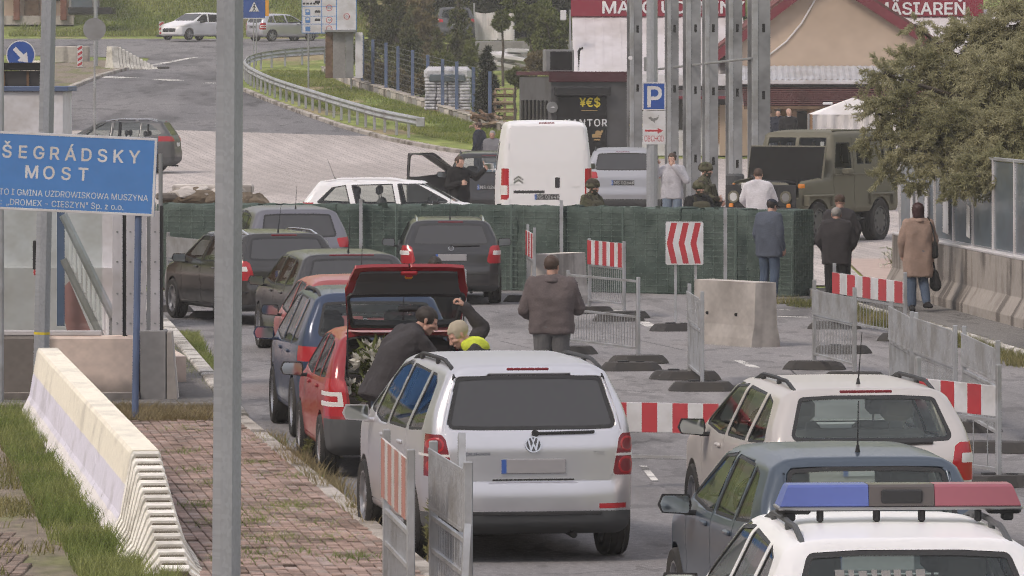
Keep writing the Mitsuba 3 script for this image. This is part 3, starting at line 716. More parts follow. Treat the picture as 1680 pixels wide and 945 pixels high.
S_MPV = shape(4.41, 1.64, .897,
    rear=[(.05, .30), (.0, .42), (.0, .56), (.055, .66), (.06, .92), (.10, 1.02), (.30, 1.49), (.36, 1.575)], roof=[(.9, 1.625), (1.8, 1.64)], ws_top=(2.62, 1.575), ws_base=(3.45, 1.08),
    nose=[(4.0, .95), (4.3, .76), (4.39, .6)], belt=1.02, dlo=[(.46, 1.05), (.62, 1.42), (.80, 1.485), (2.3, 1.52), (2.62, 1.47), (3.32, 1.08), (2.6, 1.0), (1.0, 1.02)],
    pillars=[(1.20, 1.02, .10), (2.22, 2.05, .09), (3.02, 2.75, .05)], rw=(.69, 1.06, .585, 1.475), wheel=(.315, .205, .86, 3.53),
    cut=[(1.16, 1.0), (2.22, 2.05), (3.22, 3.2)], tum=.44,
    lower=sg.Polygon([(-.3, .1), (-.3, .43), (.5, .40), (.5, .1)]), lower_mat='plastic_grey',
    lights=[dict(name='tail_light', mat='light_darkred', poly=R2([(.645, .70), (.70, .99), (.73, 1.03), (1.0, 1.03), (1.0, .69)], .03), y1=.32,
                 inside=[('lamp_ring', sg.Point(.775, .945).buffer(.062).difference(sg.Point(.775, .945).buffer(.045)), 'light_red'), ('lamp_ring', sg.Point(.765, .775).buffer(.072).difference(sg.Point(.765, .775).buffer(.052)), 'light_red'),
                         ('reversing_light', sg.box(.67, .852, .86, .872), 'light_white')]),
            dict(name='reflector', mat='light_red', poly=sg.box(.53, .435, .76, .475), y1=.2)],
    seams_rear=[[(0, .655), (.62, .655), (.635, .70), (.645, .70)], [(.36, .64), (0, .64)], [(.70, 1.03), (.72, 1.06), (.66, 1.30), (.60, 1.5)]],
    plate=.775, emblem=(.945, .066), badges=[('TOURAN', -.47, .862, .026, 1.6), ('TDI', .53, .862, .026, 1.4)], wiper=((.02, 1.035), (.50, 1.045)), rails=(.60, .30, 2.35, .055), brake=(1.535, .34, .022),
    strips=[(.668, -.33, .33, .012, 'plastic_dark', 'tailgate_gap'), (.40, -.55, .55, .03, 'plastic_dark', 'bumper_slot')],
    handles=[(1.45, .90), (2.42, .90)])
_w = [sg.LineString([(-.62, .62), (-.30, -.66), (0, .05), (.30, -.66), (.62, .62)]).buffer(.10, join_style='mitre'), sg.LineString([(-.22, .80), (0, .28), (.22, .80)]).buffer(.09, join_style='mitre')]
S_MPV['emblem_shape'] = _w
S_ESTATE = shape(4.57, 1.47, .885,
    rear=[(.06, .30), (.0, .42), (.0, .58), (.05, .66), (.07, .88), (.14, .98), (.42, 1.36), (.46, 1.42)], roof=[(1.0, 1.455), (1.9, 1.475)], ws_top=(2.5, 1.42), ws_base=(3.22, .99),
    nose=[(3.9, .87), (4.35, .72), (4.55, .58)], belt=.95, dlo=[(.40, .985), (.72, 1.30), (.98, 1.345), (2.1, 1.375), (2.45, 1.35), (3.1, 1.0), (2.4, .95), (1.0, .96)],
    pillars=[(1.18, 1.02, .10), (2.08, 1.95, .09)], rw=(.66, 1.00, .545, 1.345), wheel=(.315, .205, 1.02, 3.60), tum=.46,
    cut=[(1.08, .9), (2.08, 1.95), (3.1, 3.1)],
    lower=sg.Polygon([(-.3, .1), (-.3, .33), (.5, .33), (.5, .1)]),
    lights=[dict(name='tail_light', mat='light_red', poly=R2([(.60, .74), (.655, .97), (.70, 1.0), (1.0, 1.0), (1.0, .70), (.64, .70)], .025), y1=.36,
                 inside=[('reversing_light', R2([(.70, .84), (.71, .915), (.87, .915), (.87, .84)], .01), 'light_white')])],
    seams_rear=[[(0, .655), (.60, .655), (.61, .72)]], plate=.80, emblem=(.945, .045), wiper=((0, .99), (.48, 1.0)), aerial=(.75, .42, .16), rails=(.56, .48, 2.2, .05), rail_mat='chrome',
    brake=(1.385, .42, .026), strips=[(.52, -.8, .8, .02, 'plastic_dark', 'bumper_strip')], handles=[(1.35, .86), (2.3, .86)])
S_HATCH = shape(3.98, 1.455, .82,
    rear=[(.06, .30), (.0, .40), (.0, .56), (.045, .64), (.06, .86), (.12, .95), (.34, 1.34), (.37, 1.40)], roof=[(.9, 1.45), (1.5, 1.455)], ws_top=(2.05, 1.40), ws_base=(2.78, .99),
    nose=[(3.4, .86), (3.78, .72), (3.95, .56)], belt=.93, dlo=[(.42, .97), (.64, 1.28), (.86, 1.325), (1.7, 1.35), (2.0, 1.325), (2.66, .99), (2.0, .94), (.9, .95)],
    pillars=[(.98, .84, .07), (1.74, 1.6, .09)], rw=(.585, .975, .52, 1.325), wheel=(.30, .19, .74, 3.2), tum=.40,
    cut=[(.92, .75), (1.74, 1.6), (2.7, 2.7)], lower=sg.Polygon([(-.3, .1), (-.3, .58), (.42, .58), (.5, .1)]),
    lights=[dict(name='tail_light', mat='light_red', poly=R2([(.565, .61), (.605, .94), (.66, .965), (1.0, .965), (1.0, .60)], .03), y1=.34,
                 inside=[('reversing_light', R2([(.61, .70), (.63, .84), (.84, .84), (.84, .80), (.67, .80), (.665, .745), (.84, .745), (.84, .70)], .008), 'light_white')])],
    seams_rear=[[(0, .64), (.56, .64), (.58, .9), (.55, 1.3)]], plate=.74, emblem=(.90, .045), wiper=((0, .965), (.44, .975)), aerial=(.55, .40, .16),
    brake=(1.365, .30, .02), tailgate=R2([(0, .585), (.53, .585), (.575, .90), (.60, .97), (.545, 1.40), (0, 1.40)], .02), tail_cut=.66, handles=[(1.05, .86), (1.95, .86)])
S_SUV = shape(4.46, 1.69, .92,
    rear=[(.06, .36), (.0, .46), (.0, .66), (.06, .74), (.09, 1.02), (.16, 1.14), (.44, 1.56), (.44, 1.62)], roof=[(1.0, 1.67), (1.8, 1.69)], ws_top=(2.4, 1.62), ws_base=(3.2, 1.15),
    nose=[(3.85, 1.03), (4.3, .88), (4.43, .7)], belt=1.08, dlo=[(.42, 1.22), (.80, 1.50), (1.1, 1.55), (2.0, 1.58), (2.35, 1.55), (3.08, 1.15), (2.3, 1.07), (1.1, 1.10)],
    pillars=[(1.16, 1.08, .05), (2.05, 1.95, .10)], rw=(.64, 1.16, .56, 1.54), wheel=(.345, .225, .86, 3.55), tum=.42,
    cut=[(1.08, .9), (2.05, 1.95), (3.1, 3.1)], lower=sg.Polygon([(-.3, .1), (-.3, .52), (4.6, .36), (4.6, .1)]),
    lights=[dict(name='tail_light', mat='light_red', poly=R2([(.56, .98), (.60, 1.13), (1.0, 1.15), (1.0, .98)], .03), y1=.55)],
    seams_rear=[], plate=.88, rails=(.62, .6, 2.2, .05), brake=(1.575, .3, .02), handles=[(1.3, 1.0), (2.3, 1.0)])
S_VAN = shape(5.41, 2.48, 1.0,
    rear=[(.05, .42), (.0, .5), (.0, .9), (.03, 1.6), (.10, 2.38)], roof=[(.4, 2.46), (2.5, 2.48), (3.3, 2.44)], ws_top=(3.85, 2.25), ws_base=(4.72, 1.42),
    nose=[(5.1, 1.2), (5.3, .95), (5.39, .7)], belt=1.40, dlo=[(3.2, 1.4), (3.2, 2.0), (3.7, 2.0), (4.5, 1.45), (4.0, 1.35)], pillars=[], rw=(.5, 1.3, .5, 1.9), wheel=(.34, .22, .95, 4.4), tum=.13, corner=.45,
    lower=sg.Polygon([(-.3, .1), (-.3, .56), (.28, .56), (.3, .1)]), van=True,
    lights=[dict(name='tail_light', mat='light_red', poly=R2([(.80, .80), (.80, 1.46), (1.2, 1.46), (1.2, .80)], .03), y1=.30, inside=[('reversing_light', sg.box(.83, .90, .97, 1.10), 'light_white')])],
    seams_rear=[[(0, .56), (0, 2.34)], [(0, 2.335), (.72, 2.335), (.77, 2.28), (.78, .56)], [(.04, 2.06), (.74, 2.06)], [(.04, 1.02), (.76, 1.02)], [(0, .60), (.78, .60)]],
    seams_side=[[(1.6, .5), (1.6, 2.3)], [(3.0, .5), (3.0, 2.3)]], plate=.86, brake=(2.40, .32, .05), strips=[(.965, -.70, -.05, .06, 'plastic_dark', 'plate_light'), ],
    badges=[('CITROEN', -.68, 1.10, .022, 1.6), ('BlueHDi', .62, 1.06, .022, 1.4)], handles=[])
S_HATCH['mirror_mat'] = S_ESTATE['mirror_mat'] = 'plastic_dark'; S_VAN['rear_window'] = None; S_VAN['seam_w'] = .022
def vary(S, **kw):
    d = dict(S); d.update(kw); return d
_lt = lambda pts, mat_='light_red', y1=.36, **k: dict(name='tail_light', mat=mat_, poly=R2(pts, .025), y1=y1, **k)
S_DARK = vary(S_ESTATE, brake=(1.40, .62, .022), lights=[_lt([(.60, .72), (.66, .98), (1.0, .98), (1.0, .72)], 'light_darkred')]); del S_DARK['rails']
S_BLUE = shape(4.30, 1.62, .88,
    rear=[(.05, .30), (.0, .42), (.0, .56), (.055, .66), (.06, .90), (.10, 1.05), (.30, 1.50), (.34, 1.56)], roof=[(.9, 1.605), (1.8, 1.62)], ws_top=(2.5, 1.56), ws_base=(3.3, 1.05),
    nose=[(3.9, .92), (4.2, .76), (4.28, .6)], belt=1.0, dlo=[(.50, 1.04), (.72, 1.42), (.90, 1.48), (2.2, 1.50), (2.5, 1.47), (3.2, 1.05), (2.5, .98), (1.0, 1.0)],
    pillars=[(1.16, 1.0, .10), (2.15, 2.0, .09)], rw=(.64, 1.09, .56, 1.46), wheel=(.32, .205, .86, 3.46), tum=.42, cut=[(1.1, .95), (2.15, 2.0), (3.15, 3.1)],
    lower=sg.Polygon([(-.3, .1), (-.3, .36), (.5, .36), (.5, .1)]), lights=[_lt([(.50, .84), (.50, .99), (1.0, 1.01), (1.0, .84)])],
    seams_rear=[[(0, .655), (.62, .655), (.66, .82)]], plate=.74, badges=[('RTM', -.42, 1.03, .03, 1.3)], wiper=((0, 1.07), (.42, 1.08)), aerial=(.45, .22, .03), brake=(1.535, .3, .02), rails=(.58, .4, 2.2, .045), handles=[(1.4, .9), (2.35, .9)],
    strips=[(.52, -.75, .75, .014, 'chrome', 'bumper_strip')])
S_GREY = vary(S_SUV, brake=(1.60, .0001, .001), badges=[('S4', .42, 1.07, .05, 1.2)], aerial=(.6, .38, .1), lights=[_lt([(.66, 1.00), (.62, 1.15), (1.0, 1.19), (1.0, 1.0)], y1=.6)]); del S_GREY['rails'], S_GREY['brake']
S_SEDANBLUE = vary(S_HATCH, lower=None, brake=(1.372, .0001, .001), lights=[_lt([(.60, .62), (.64, .92), (1.0, .94), (1.0, .62)])], aerial=(.62, .34, .03)); del S_SEDANBLUE['brake']
S_HATCHPLAIN = vary(S_HATCH, lower=None)
S_FARHATCH = vary(S_HATCH, lower=None, lights=S_HATCH['lights'] + [dict(name='headlight', mat='light_white', poly=R2([(.42, .66), (.46, .78), (1.0, .84), (1.0, .68)], .02), y0=3.2, y1=4.2),
    dict(name='grille', mat='plastic_dark', poly=R2([(.01, .42), (.01, .62), (.45, .60), (.42, .42)], .02), y0=3.4, y1=4.2)])
S_TRUCK = shape(4.65, 2.36, .93,
    rear=[(.02, .72), (.0, .8), (.0, 1.42), (.05, 2.22), (.12, 2.32)], roof=[(1.2, 2.36), (2.6, 2.36)], ws_top=(2.98, 2.28), ws_base=(3.22, 1.38),
    nose=[(4.58, 1.28), (4.65, 1.22), (4.65, .8)], belt=1.45, dlo=[(.2, 1.62), (.2, 2.08), (2.90, 2.08), (3.06, 1.55), (2.3, 1.52), (2.2, 1.62)],
    pillars=[(.62, .62, .22), (1.12, 1.12, .5), (1.68, 1.68, .06), (2.15, 2.15, .26)], rw=(.5, 1.6, .5, 2.05), wheel=(.44, .28, 1.0, 3.80), tum=.12, corner=.4, lower=None,
    lights=[dict(name='indicator', mat='light_amber', poly=R2([(.74, 1.16), (.74, 1.25), (.83, 1.25), (.83, 1.16)], .01), y0=4.3, y1=5)], plate=1.2, seams_rear=[], cut=[(2.18, 2.18), (3.12, 3.12)], handles=[(2.3, 1.4)])
S_TRUCK['side'] = [(.2, .62)] + [p for p in S_TRUCK['side'][1:-3]] + [(4.63, .72), (4.5, .66)]
S_TRUCK['windscreen'] = sym(R2([(.04, 1.62), (.72, 1.62), (.66, 2.18), (.04, 2.18)], .03))
S_TRUCK['extra_cuts'] = [m3.Manifold.cube([1.5, 1.12, .9]).translate([-.75, 3.42, .95])]
for _s in (S_SUV, S_GREY, S_VAN, S_TRUCK): _s['res'] = .062
for _n, _v in list(globals().items()):
    if _n.startswith('S_') and isinstance(_v, dict): _v['name'] = _n; _v['body_name'] = repr((_v['side'], _v['front'], _v['plan']))
# ---------------------------------------------------------------- the cars
def on(x, y, yaw): return place(x, y, float(zt(x, y)) + .004, yaw)
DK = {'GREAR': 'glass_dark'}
K_TOURAN, B_TOURAN = car('minivan', 'silver minivan with dark rear window and round emblem, in the middle of the foreground', S_MPV, 'paint_silver', on(.18, 48.5, 9.6), glass=DK, plate='grey')
K_RED, B_RED = car('hatchback', 'bright red hatchback with its tailgate standing open', S_HATCH, 'paint_red', on(-1.00, 58.5, 6.5), rim='steel', skip=('open',), plate='white', drop=('number_plate', 'emblem', 'wiper', 'brake_light'))
car('minivan', 'dark blue car with rounded rear window, directly ahead of the open red hatchback', S_BLUE, 'paint_blue', on(-1.42, 64.7, 6.8), rim='nine', plate='white')
car('hatchback', 'dull red car mostly hidden behind the raised red tailgate, only its roof and mirror showing', S_HATCHPLAIN, 'paint_darkred', on(-1.76, 73.5, 8), plate='white', rim='steel')
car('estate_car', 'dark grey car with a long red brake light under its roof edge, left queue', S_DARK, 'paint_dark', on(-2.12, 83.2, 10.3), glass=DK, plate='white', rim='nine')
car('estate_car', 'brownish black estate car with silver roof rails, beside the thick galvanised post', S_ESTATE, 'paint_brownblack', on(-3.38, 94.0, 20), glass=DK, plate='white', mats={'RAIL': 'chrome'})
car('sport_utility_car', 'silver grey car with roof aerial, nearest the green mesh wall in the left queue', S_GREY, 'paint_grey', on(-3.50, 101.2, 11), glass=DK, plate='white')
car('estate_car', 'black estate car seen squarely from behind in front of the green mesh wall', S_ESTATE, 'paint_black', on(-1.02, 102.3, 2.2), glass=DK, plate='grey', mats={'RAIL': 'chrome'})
car('estate_car', 'beige estate car with dark roof rails in the right queue', S_ESTATE, 'paint_beige', on(2.86, 47.8, 8), mats={'RAIL': 'plastic_dark', 'interior': 'interior_light', 'GREAR': 'glass_clear'}, plate='white')
car('hatchback', 'steel blue hatchback between the beige estate car and the white police car', S_SEDANBLUE, 'paint_steelblue', on(2.36, 39.5, 8), mats={'interior': 'interior_light', 'GREAR': 'glass_clear'}, plate='white')
K_POL, B_POL = car('police_car', 'white police car with blue and red light bar in the bottom right corner', S_ESTATE, 'paint_white', on(2.15, 32.2, 4.0), plate='white', category='police car', mats={'RAIL': 'plastic_grey', 'interior': 'interior_light'}, drop=('aerial', 'emblem', 'brake_light'))
car('estate_car', 'white estate car standing sideways behind the green mesh wall', S_ESTATE, 'paint_white', on(-4.27, 121.6, -92), plate='white', mats={'RAIL': 'paint_white', 'GSIDE': 'glass_clear'})
K_VAN, B_VAN = car('delivery_van', 'tall white delivery van with closed rear doors', S_VAN, 'paint_white', on(.735, 128.0, 1.8), plate='black', category='van', rim='steel')
K_BSUV, B_BSUV = car('sport_utility_car', 'black off-road car with its front door open, left of the white van', S_SUV, 'paint_black', on(-.50, 134.5, 1), plate='black', glass={'GSIDE': 'glass_clear', 'GREAR': 'glass_clear'})
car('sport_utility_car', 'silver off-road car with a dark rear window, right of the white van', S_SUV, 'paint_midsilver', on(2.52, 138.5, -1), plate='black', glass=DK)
car('sport_utility_car', 'dark grey off-road car crossing the light paving behind the blue town sign', S_SUV, 'paint_suvgrey', on(-10.2, 187.5, 84), mats={'RAIL': 'chrome'}, plate='white', lod=2)
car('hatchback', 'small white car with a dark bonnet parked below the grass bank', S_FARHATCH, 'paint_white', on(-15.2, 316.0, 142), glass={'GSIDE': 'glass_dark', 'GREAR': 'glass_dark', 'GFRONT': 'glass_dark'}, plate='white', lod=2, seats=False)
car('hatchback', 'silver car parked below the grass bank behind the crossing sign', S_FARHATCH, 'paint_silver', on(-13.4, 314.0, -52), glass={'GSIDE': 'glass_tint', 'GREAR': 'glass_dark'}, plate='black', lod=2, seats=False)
car('sport_utility_car', 'dark car parked far back beside the white sheet', S_SUV, 'paint_suvgrey', place(PX(748, 275), 275, PZ(72, 275), 4), plate='white', lod=2)
# open tailgate of the red hatchback, turned up about its hinge at the roof
def red_tailgate():
    M = on(-1.00, 58.5, 6.5); S, B = S_HATCH, B_RED
    hinge = np.array([0, .42, 1.40]); Mh = M @ T().translate(hinge.tolist()) @ T().rotate([1, 0, 0], -114) @ T().translate((-hinge).tolist())
    full = sym(S['tailgate'].buffer(.001)); gate = full.buffer(-.007, join_style='mitre'); reg = prism_y(gate, -.3, .40); win = prism_y(sym(S['rear_window']), -.3, S['rear_cut'])
    k = put(K_RED, 'tailgate', ((B.shell(0., -.03) ^ reg) - win), 'paint_red', Mh, 32, 'raised red tailgate with a dark inner lining')
    reg2 = prism_y(gate.buffer(-.07), -.3, .385)
    for piece in ((B.shell(-.031, -.05) ^ reg2) - win).decompose(): put(k, 'inner_lining', piece, 'interior', Mh, 32)
    put(k, 'rear_window', B.shell(-.010, -.015) ^ win, 'glass_clear', Mh, 32)
    put(k, 'frame', B.shell(-.002, -.052) ^ prism_y(sym(S['rear_window']).difference(sym(S['rear_window']).buffer(-.03)), -.3, S['rear_cut']), 'plastic_dark', Mh, 32)
    yb = B.rear_y(0, .62)
    put(k, 'latch', cat([bbox(0, yb + .055, .66, .16, .03, .06), bbox(0, yb + .07, .70, .07, .03, .05)]), 'light_red', Mh)
    put(k, 'latch_plate', bbox(0, yb + .075, .71, .075, .03, .05), 'light_amber', Mh)
    yw = B.rear_y(0, 1.2)
    put(k, 'wiper_motor', bbox(.02, yw + .06, 1.02, .20, .05, .07), 'plastic_dark', Mh)
    for sx in (-.56, .56):
        p = np.array(Mh.matrix) @ np.array([sx, .26, 1.05, 1]); q = np.array(M.matrix) @ np.array([sx, .30, .98, 1])
        put(K_RED, 'gas_strut', cat([cyl(q[:3], (p[:3] + q[:3]) / 2, .012, 8), cyl((p[:3] + q[:3]) / 2, p[:3], .007, 8)]), 'plastic_dark')
    put(K_RED, 'load_floor', box(0, .55, .52, 1.05, .9, .03), 'interior', M)
    put(K_RED, 'sill', bbox(0, .13, .615, 1.1, .10, .04), 'plastic_dark', M)
red_tailgate()
# open front door of the black off-road car
def suv_door():
    M = on(-.50, 134.5, 1); S, B = S_SUV, B_BSUV
    reg = prism_x(sg.Polygon([(2.06, .40), (2.06, 1.06), (1.97, 1.6), (2.42, 1.62), (3.12, 1.13), (3.12, .42)]), -1.6, -.25)
    win = prism_x(shapely.union_all(S['windows']), -1.6, -.25)
    h = [-.88, 3.12, 0]; Mh = M @ T().translate(h) @ T().rotate([0, 0, 1], -62) @ T().translate([-c for c in h]) @ T().translate([-.01, 0, 0])
    k = put(K_BSUV, 'open_door', (B.shell(.002, -.05) ^ reg) - win, 'paint_black', Mh, 32, 'opened front door with its window frame')
    put(k, 'inner_panel', (B.shell(-.051, -.075) ^ reg) - win, 'interior', Mh, 32)
suv_door()
# light bar and rack of the police car
def light_bar():
    M = on(2.15, 32.2, 4.0) @ T().scale([1.04, 1, 1]); zb = B_POL.top_z(0, 1.35) + .082
    k = thing('light_bar', 'light bar on the police car, blue at one end and red at the other', 'light bar')
    M = M @ T().translate([.065, 1.35, zb])
    def seg(x0, x1, tl=0, tr=0):
        p = [(x, y, z) for z, i in ((0.012, 0), (.115, 1)) for y in (-.13 + .02 * i, .13 - .02 * i) for x in (x0 + tl * i, x1 - tr * i)]
        p += [(x, y * .8, .128) for y in (-.11, .11) for x in (x0 + tl * 1.2, x1 - tr * 1.2)]
        return trimesh.convex.convex_hull(np.array(p))
    put(k, 'blue_lens', seg(-.64, -.171, .04), 'lamp_blue', M); put(k, 'red_lens', seg(.181, .64, 0, .04), 'lamp_red', M)
    put(k, 'centre_housing', seg(-.168, .178), 'lamp_smoke', M)
    put(k, 'loudspeaker', bbox(0.005, -.13, .065, .22, .02, .075), 'plastic_dark', M)
    put(k, 'base', bbox(0, 0, 0, 1.30, .24, .022, .006), 'alloy', M)
    for x in (-.42, -.12, .12, .42): put(k, 'bracket', bbox(x, -.05, -.045, .035, .05, .07), 'plastic_dark', M)
    for x in (-1, 1): put(k, 'clamp', cat([bbox(x * .56, -.02, -.02, .18, .10, .035, .012), bbox(x * .58, -.02, -.05, .06, .08, .05)]), 'plastic_dark', M)
light_bar()
# army vehicle: grille, lamps, bumper, raised bonnet
def army():
    x, y = 5.08, 124.4; yaw = 150; M0 = on(x, y, yaw)          # its front bumper stands at x, y
    M = M0 @ T().translate([0, -4.65, 0])
    k, B = car('army_truck', 'olive green army truck with its bonnet raised', S_TRUCK, 'paint_army', M, rim='steel', rim_mat='steel_rim', plate=None, category='truck', seats=True, glass={'GSIDE': 'glass_clear', 'GFRONT': 'glass_clear', 'GREAR': 'glass_dark'})
    put(k, 'grille', cat([bbox(0, 4.655, 1.00, 1.62, .03, .46, .01)] + [bbox(q, 4.675, 1.0, .03, .02, .38, .005) for q in np.linspace(-.36, .36, 13)]), 'plastic_dark', M)
    for s in (-1, 1):
        put(k, 'headlight', revolve([(0, .0), (.085, .0), (.095, -.03), (.0, -.03), (0, 0)], 24, 'y').apply_translation([s * .60, 4.72, .98]), 'lamp_glass', M, 32)
        put(k, 'headlight_ring', revolve([(.088, -.03), (.125, -.03), (.125, .012), (.088, .012), (.088, -.03)], 28, 'y').apply_translation([s * .60, 4.715, .98]), 'paint_army', M, 32)
        put(k, 'side_lamp', bbox(s * .66, 4.70, .80, .10, .05, .10, .02), 'light_amber', M)
        put(k, 'fender', trimesh.util.concatenate([bbox(s * .90, 3.80, 1.0, .14, 1.18, .05, .02), bbox(s * .90, 3.26, .9, .14, .06, .24, .02), bbox(s * .90, 4.36, .9, .14, .06, .24, .02)]), 'paint_army', M)
        put(k, 'rear_fender', trimesh.util.concatenate([bbox(s * .90, 1.0, 1.0, .14, 1.1, .05, .02), bbox(s * .90, .48, .9, .14, .06, .24, .02), bbox(s * .90, 1.52, .9, .14, .06, .24, .02)]), 'paint_army', M)
        put(k, 'step', bbox(s * .80, 2.4, .50, .22, 1.3, .04), 'plastic_dark', M)
    put(k, 'front_bumper', bbox(0, 4.74, .68, 1.78, .14, .18, .03), 'plastic_dark', M)
    put(k, 'registration_strip', cat([bbox(.10, 4.69, 1.20, .66, .02, .13)]), 'plate_white', M)
    put(k, 'lettering', text('U047 30', .08, .004, True), 'text_dark', M @ T().translate([.10, 4.702, 1.155]) @ T().rotate([0, 0, 1], 180))
    put(k, 'plate', bbox(.62, 4.83, .66, .22, .01, .13), 'plate_white', M)
    hk = put(k, 'bonnet', bbox(0, 0, .44, 1.76, .05, .86, .02), 'paint_army', M @ T().translate([0, 3.62, 1.17]) @ T().rotate([1, 0, 0], 14), False, 'raised bonnet showing its black inner side')
    put(hk, 'inner_skin', bbox(0, .032, .44, 1.70, .012, .80, .004), 'underbody', M @ T().translate([0, 3.62, 1.17]) @ T().rotate([1, 0, 0], 14))
    for xx in (): put(hk, 'stiffener', bbox(xx, .042, .46, .07, .02, .80, .006), 'underbody', M @ T().translate([0, 3.62, 1.17]) @ T().rotate([1, 0, 0], 14))
    put(k, 'engine', cat([bbox(0, 3.95, 1.12, .55, .75, .36, .05), cyl((-.3, 4.2, 1.2), (.3, 4.2, 1.28), .07, 10), cyl((-.5, 3.7, 1.0), (-.5, 3.7, 1.34), .12, 12), tube([(.2, 4.3, 1.25), (.45, 4.2, 1.4), (.5, 3.9, 1.35), (.4, 3.6, 1.2)], .03, 8)]), 'plastic_dark', M, 32)
    put(k, 'spare_wheel', revolve([(.2, -.12), (.40, -.13), (.44, -.06), (.44, .06), (.40, .13), (.2, .12), (.2, -.12)], 28, 'y').apply_translation([.45, -.16, 1.25]), 'rubber', M, 32)
    put(k, 'roof_rack_edge', tube([(-.68, .2, B.top_z(-.68, .6) + .02), (-.68, 2.8, B.top_z(-.68, 2.6) + .02)], .02, 6), 'paint_army', M)
    put(k, 'body_rib', cat([bbox(s * .935, 1.6, 1.42, .02, 3.1, .03, .008) for s in (-1, 1)]), 'paint_army', M)
army()

def van_marks():
    M = on(.735, 128.0, 1.8); yb = B_VAN.rear_y(.2, 1.1)
    put(K_VAN, 'door_handle', bbox(.22, yb - .012, 1.16, .10, .03, .22, .012), 'plastic_dark', M, False, 'black handle on the right rear door')
    for i in range(2): put(K_VAN, 'chevron_mark', xz(extr(sg.LineString([(-.10, 0), (0, .07), (.10, 0)]).buffer(.014, cap_style='flat', join_style='mitre'), .008)), 'chrome', M @ T().translate([-.60, yb - .004, 1.15 + i * .07]))
    for s in (-1, 1):
        for z in (.75, 1.92): put(K_VAN, 'hinge', bbox(s * .80, B_VAN.rear_y(s * .8, z) - .006, z, .05, .02, .16, .008), 'paint_white', M)
van_marks()
def police_lettering():
    M = on(2.15, 32.2, 4.0); z = 1.235; yb = B_POL.rear_y(-.1, z)
    # worn reflective strip whose letters cannot be read in the photograph
    for i, (w, h) in enumerate(((.05, .06), (.03, .06), (.045, .045), (.03, .06), (.05, .05), (.04, .06), (.035, .045), (.05, .06))):
        x = -.38 + i * .062; put(K_POL, 'reflective_mark', bbox(0, 0, 0, w, .003, h, .001), 'interior_mid', M @ T().translate([x, B_POL.rear_y(x, z) - .004, z]) @ T().rotate([1, 0, 0], -36))
police_lettering()
# ---------------------------------------------------------------- structures on the left
def streaks(base, dark, amt=.8, damp=0., sc=3.0):
    """concrete with rain streaks and grime"""
    def fn(p, n, uv):
        a = fbm((p.x + p.y) * sc, p.z * .5, 0, 4); b = fbm(p.x * 2, p.y * 2, p.z * 2, 4); c = fbm(p.x * 14, p.y * 14, p.z * 14, 3)
        k = smoothstep(.42, .70, a) * amt + damp * smoothstep(.40, .20, p.z + (b - .5) * .35)
        return mix(base, dark, dr.clip(k + smoothstep(.55, .75, b) * .35 * amt, 0, 1)) * (.85 + .3 * c)
    return proc(fn)
mat('concrete_stained', streaks((.66, .535, .46), (.17, .15, .135), 1.15, damp=.8, sc=1.6), .92)
mat('concrete', streaks((.50, .46, .425), (.24, .215, .195), .7), .92)
mat('concrete_wall', streaks((.30, .27, .245), (.115, .10, .09), .95, sc=2.4), .92)
mat('concrete_grey', streaks((.30, .29, .285), (.2, .19, .185), .5), .85)
def jersey_fn(p, n, uv):
    a = fbm(p.x * 3, p.y * 1.5, p.z * 3, 4); b = fbm(p.x * 20, p.y * 20, p.z * 20, 3)
    wob = (a - .5) * .03
    c = mix((.60, .58, .66), (.71, .665, .56), smoothstep(.535, .55, p.z + wob)); c = mix((.66, .63, .62), c, smoothstep(.245, .26, p.z + wob))
    chip = smoothstep(.70, .74, fbm(p.x * 9, p.y * 9, p.z * 14, 3)) * smoothstep(.45, .0, p.z)
    grime = smoothstep(.45, .75, a) * .25
    return mix(c, (.16, .14, .13), dr.clip(chip * .8 + grime + smoothstep(.12, .0, p.z) * .5 * b, 0, 1)) * (.9 + .2 * b)
mat('barrier_paint', proc(jersey_fn), .85)
mat('barrier_rib', dirt((.78, .75, .68), .5, 4, (.5, .46, .4)), .9)
mat('barrier_core', (.13, .11, .085), .95)  # dark colour put in for the shade between the ribs
def galv_fn(p, n, uv):
    d1, d2, w = voronoi((p.x + p.y) * 70, p.z * 45); a = fbm(p.x * 4, p.y * 4, p.z * 1.2, 3)
    return mi.Color3f(.43, .445, .47) * (.90 + .13 * w) * (.80 + .40 * a)
mat('galvanised', proc(galv_fn), .50, .45)
mat('galv_thin', dirt((.50, .51, .53), .5, 3), .45, .5)
mat('steel_column', dirt((.345, .35, .36), .7, 1.2, (.6, .6, .6)), .55, .3)
mat('white_paint', dirt((.62, .60, .62), .4, 1.5), .45)
mat('white_board', dirt((.70, .69, .72), .4, 2.5), .4)
mat('black_slot', .015, .9)
mat('sign_blue', dirt((.085, .235, .56), .45, 1.1, (1.5, 1.2, 1.1)), .35)
mat('sign_royal', dirt((.035, .09, .34), .3), .35)
mat('post_blue', dirt((.115, .16, .28), .4), .4)
mat('sign_white', dirt((.66, .66, .68), .35, 3), .4)
mat('sign_red', dirt((.48, .045, .055), .4, 3, (1.2, 2, 2)), .4)
mat('sign_yellow', (.70, .55, .05), .4)
mat('sign_orange', (.75, .34, .03), .4)
mat('sign_back', dirt((.27, .275, .28), .4), .5, .2)
mat('maroon', dirt((.20, .030, .045), .4), .6)
mat('maroon_roof', dirt((.145, .055, .055), .6, 2), .8)
mat('beige_wall', dirt((.56, .44, .345), .25, .5), .9)
mat('roof_white', dirt((.64, .61, .63), .4, .8), .55)
mat('booth_grey', dirt((.10, .10, .105), .4), .6)
mat('booth_black', (.018, .017, .018), .45)
mat('text_yellow', (.75, .60, .05), .5)
mat('text_white', (.75, .74, .76), .5)
mat('text_orange', (.45, .30, .14), .5)
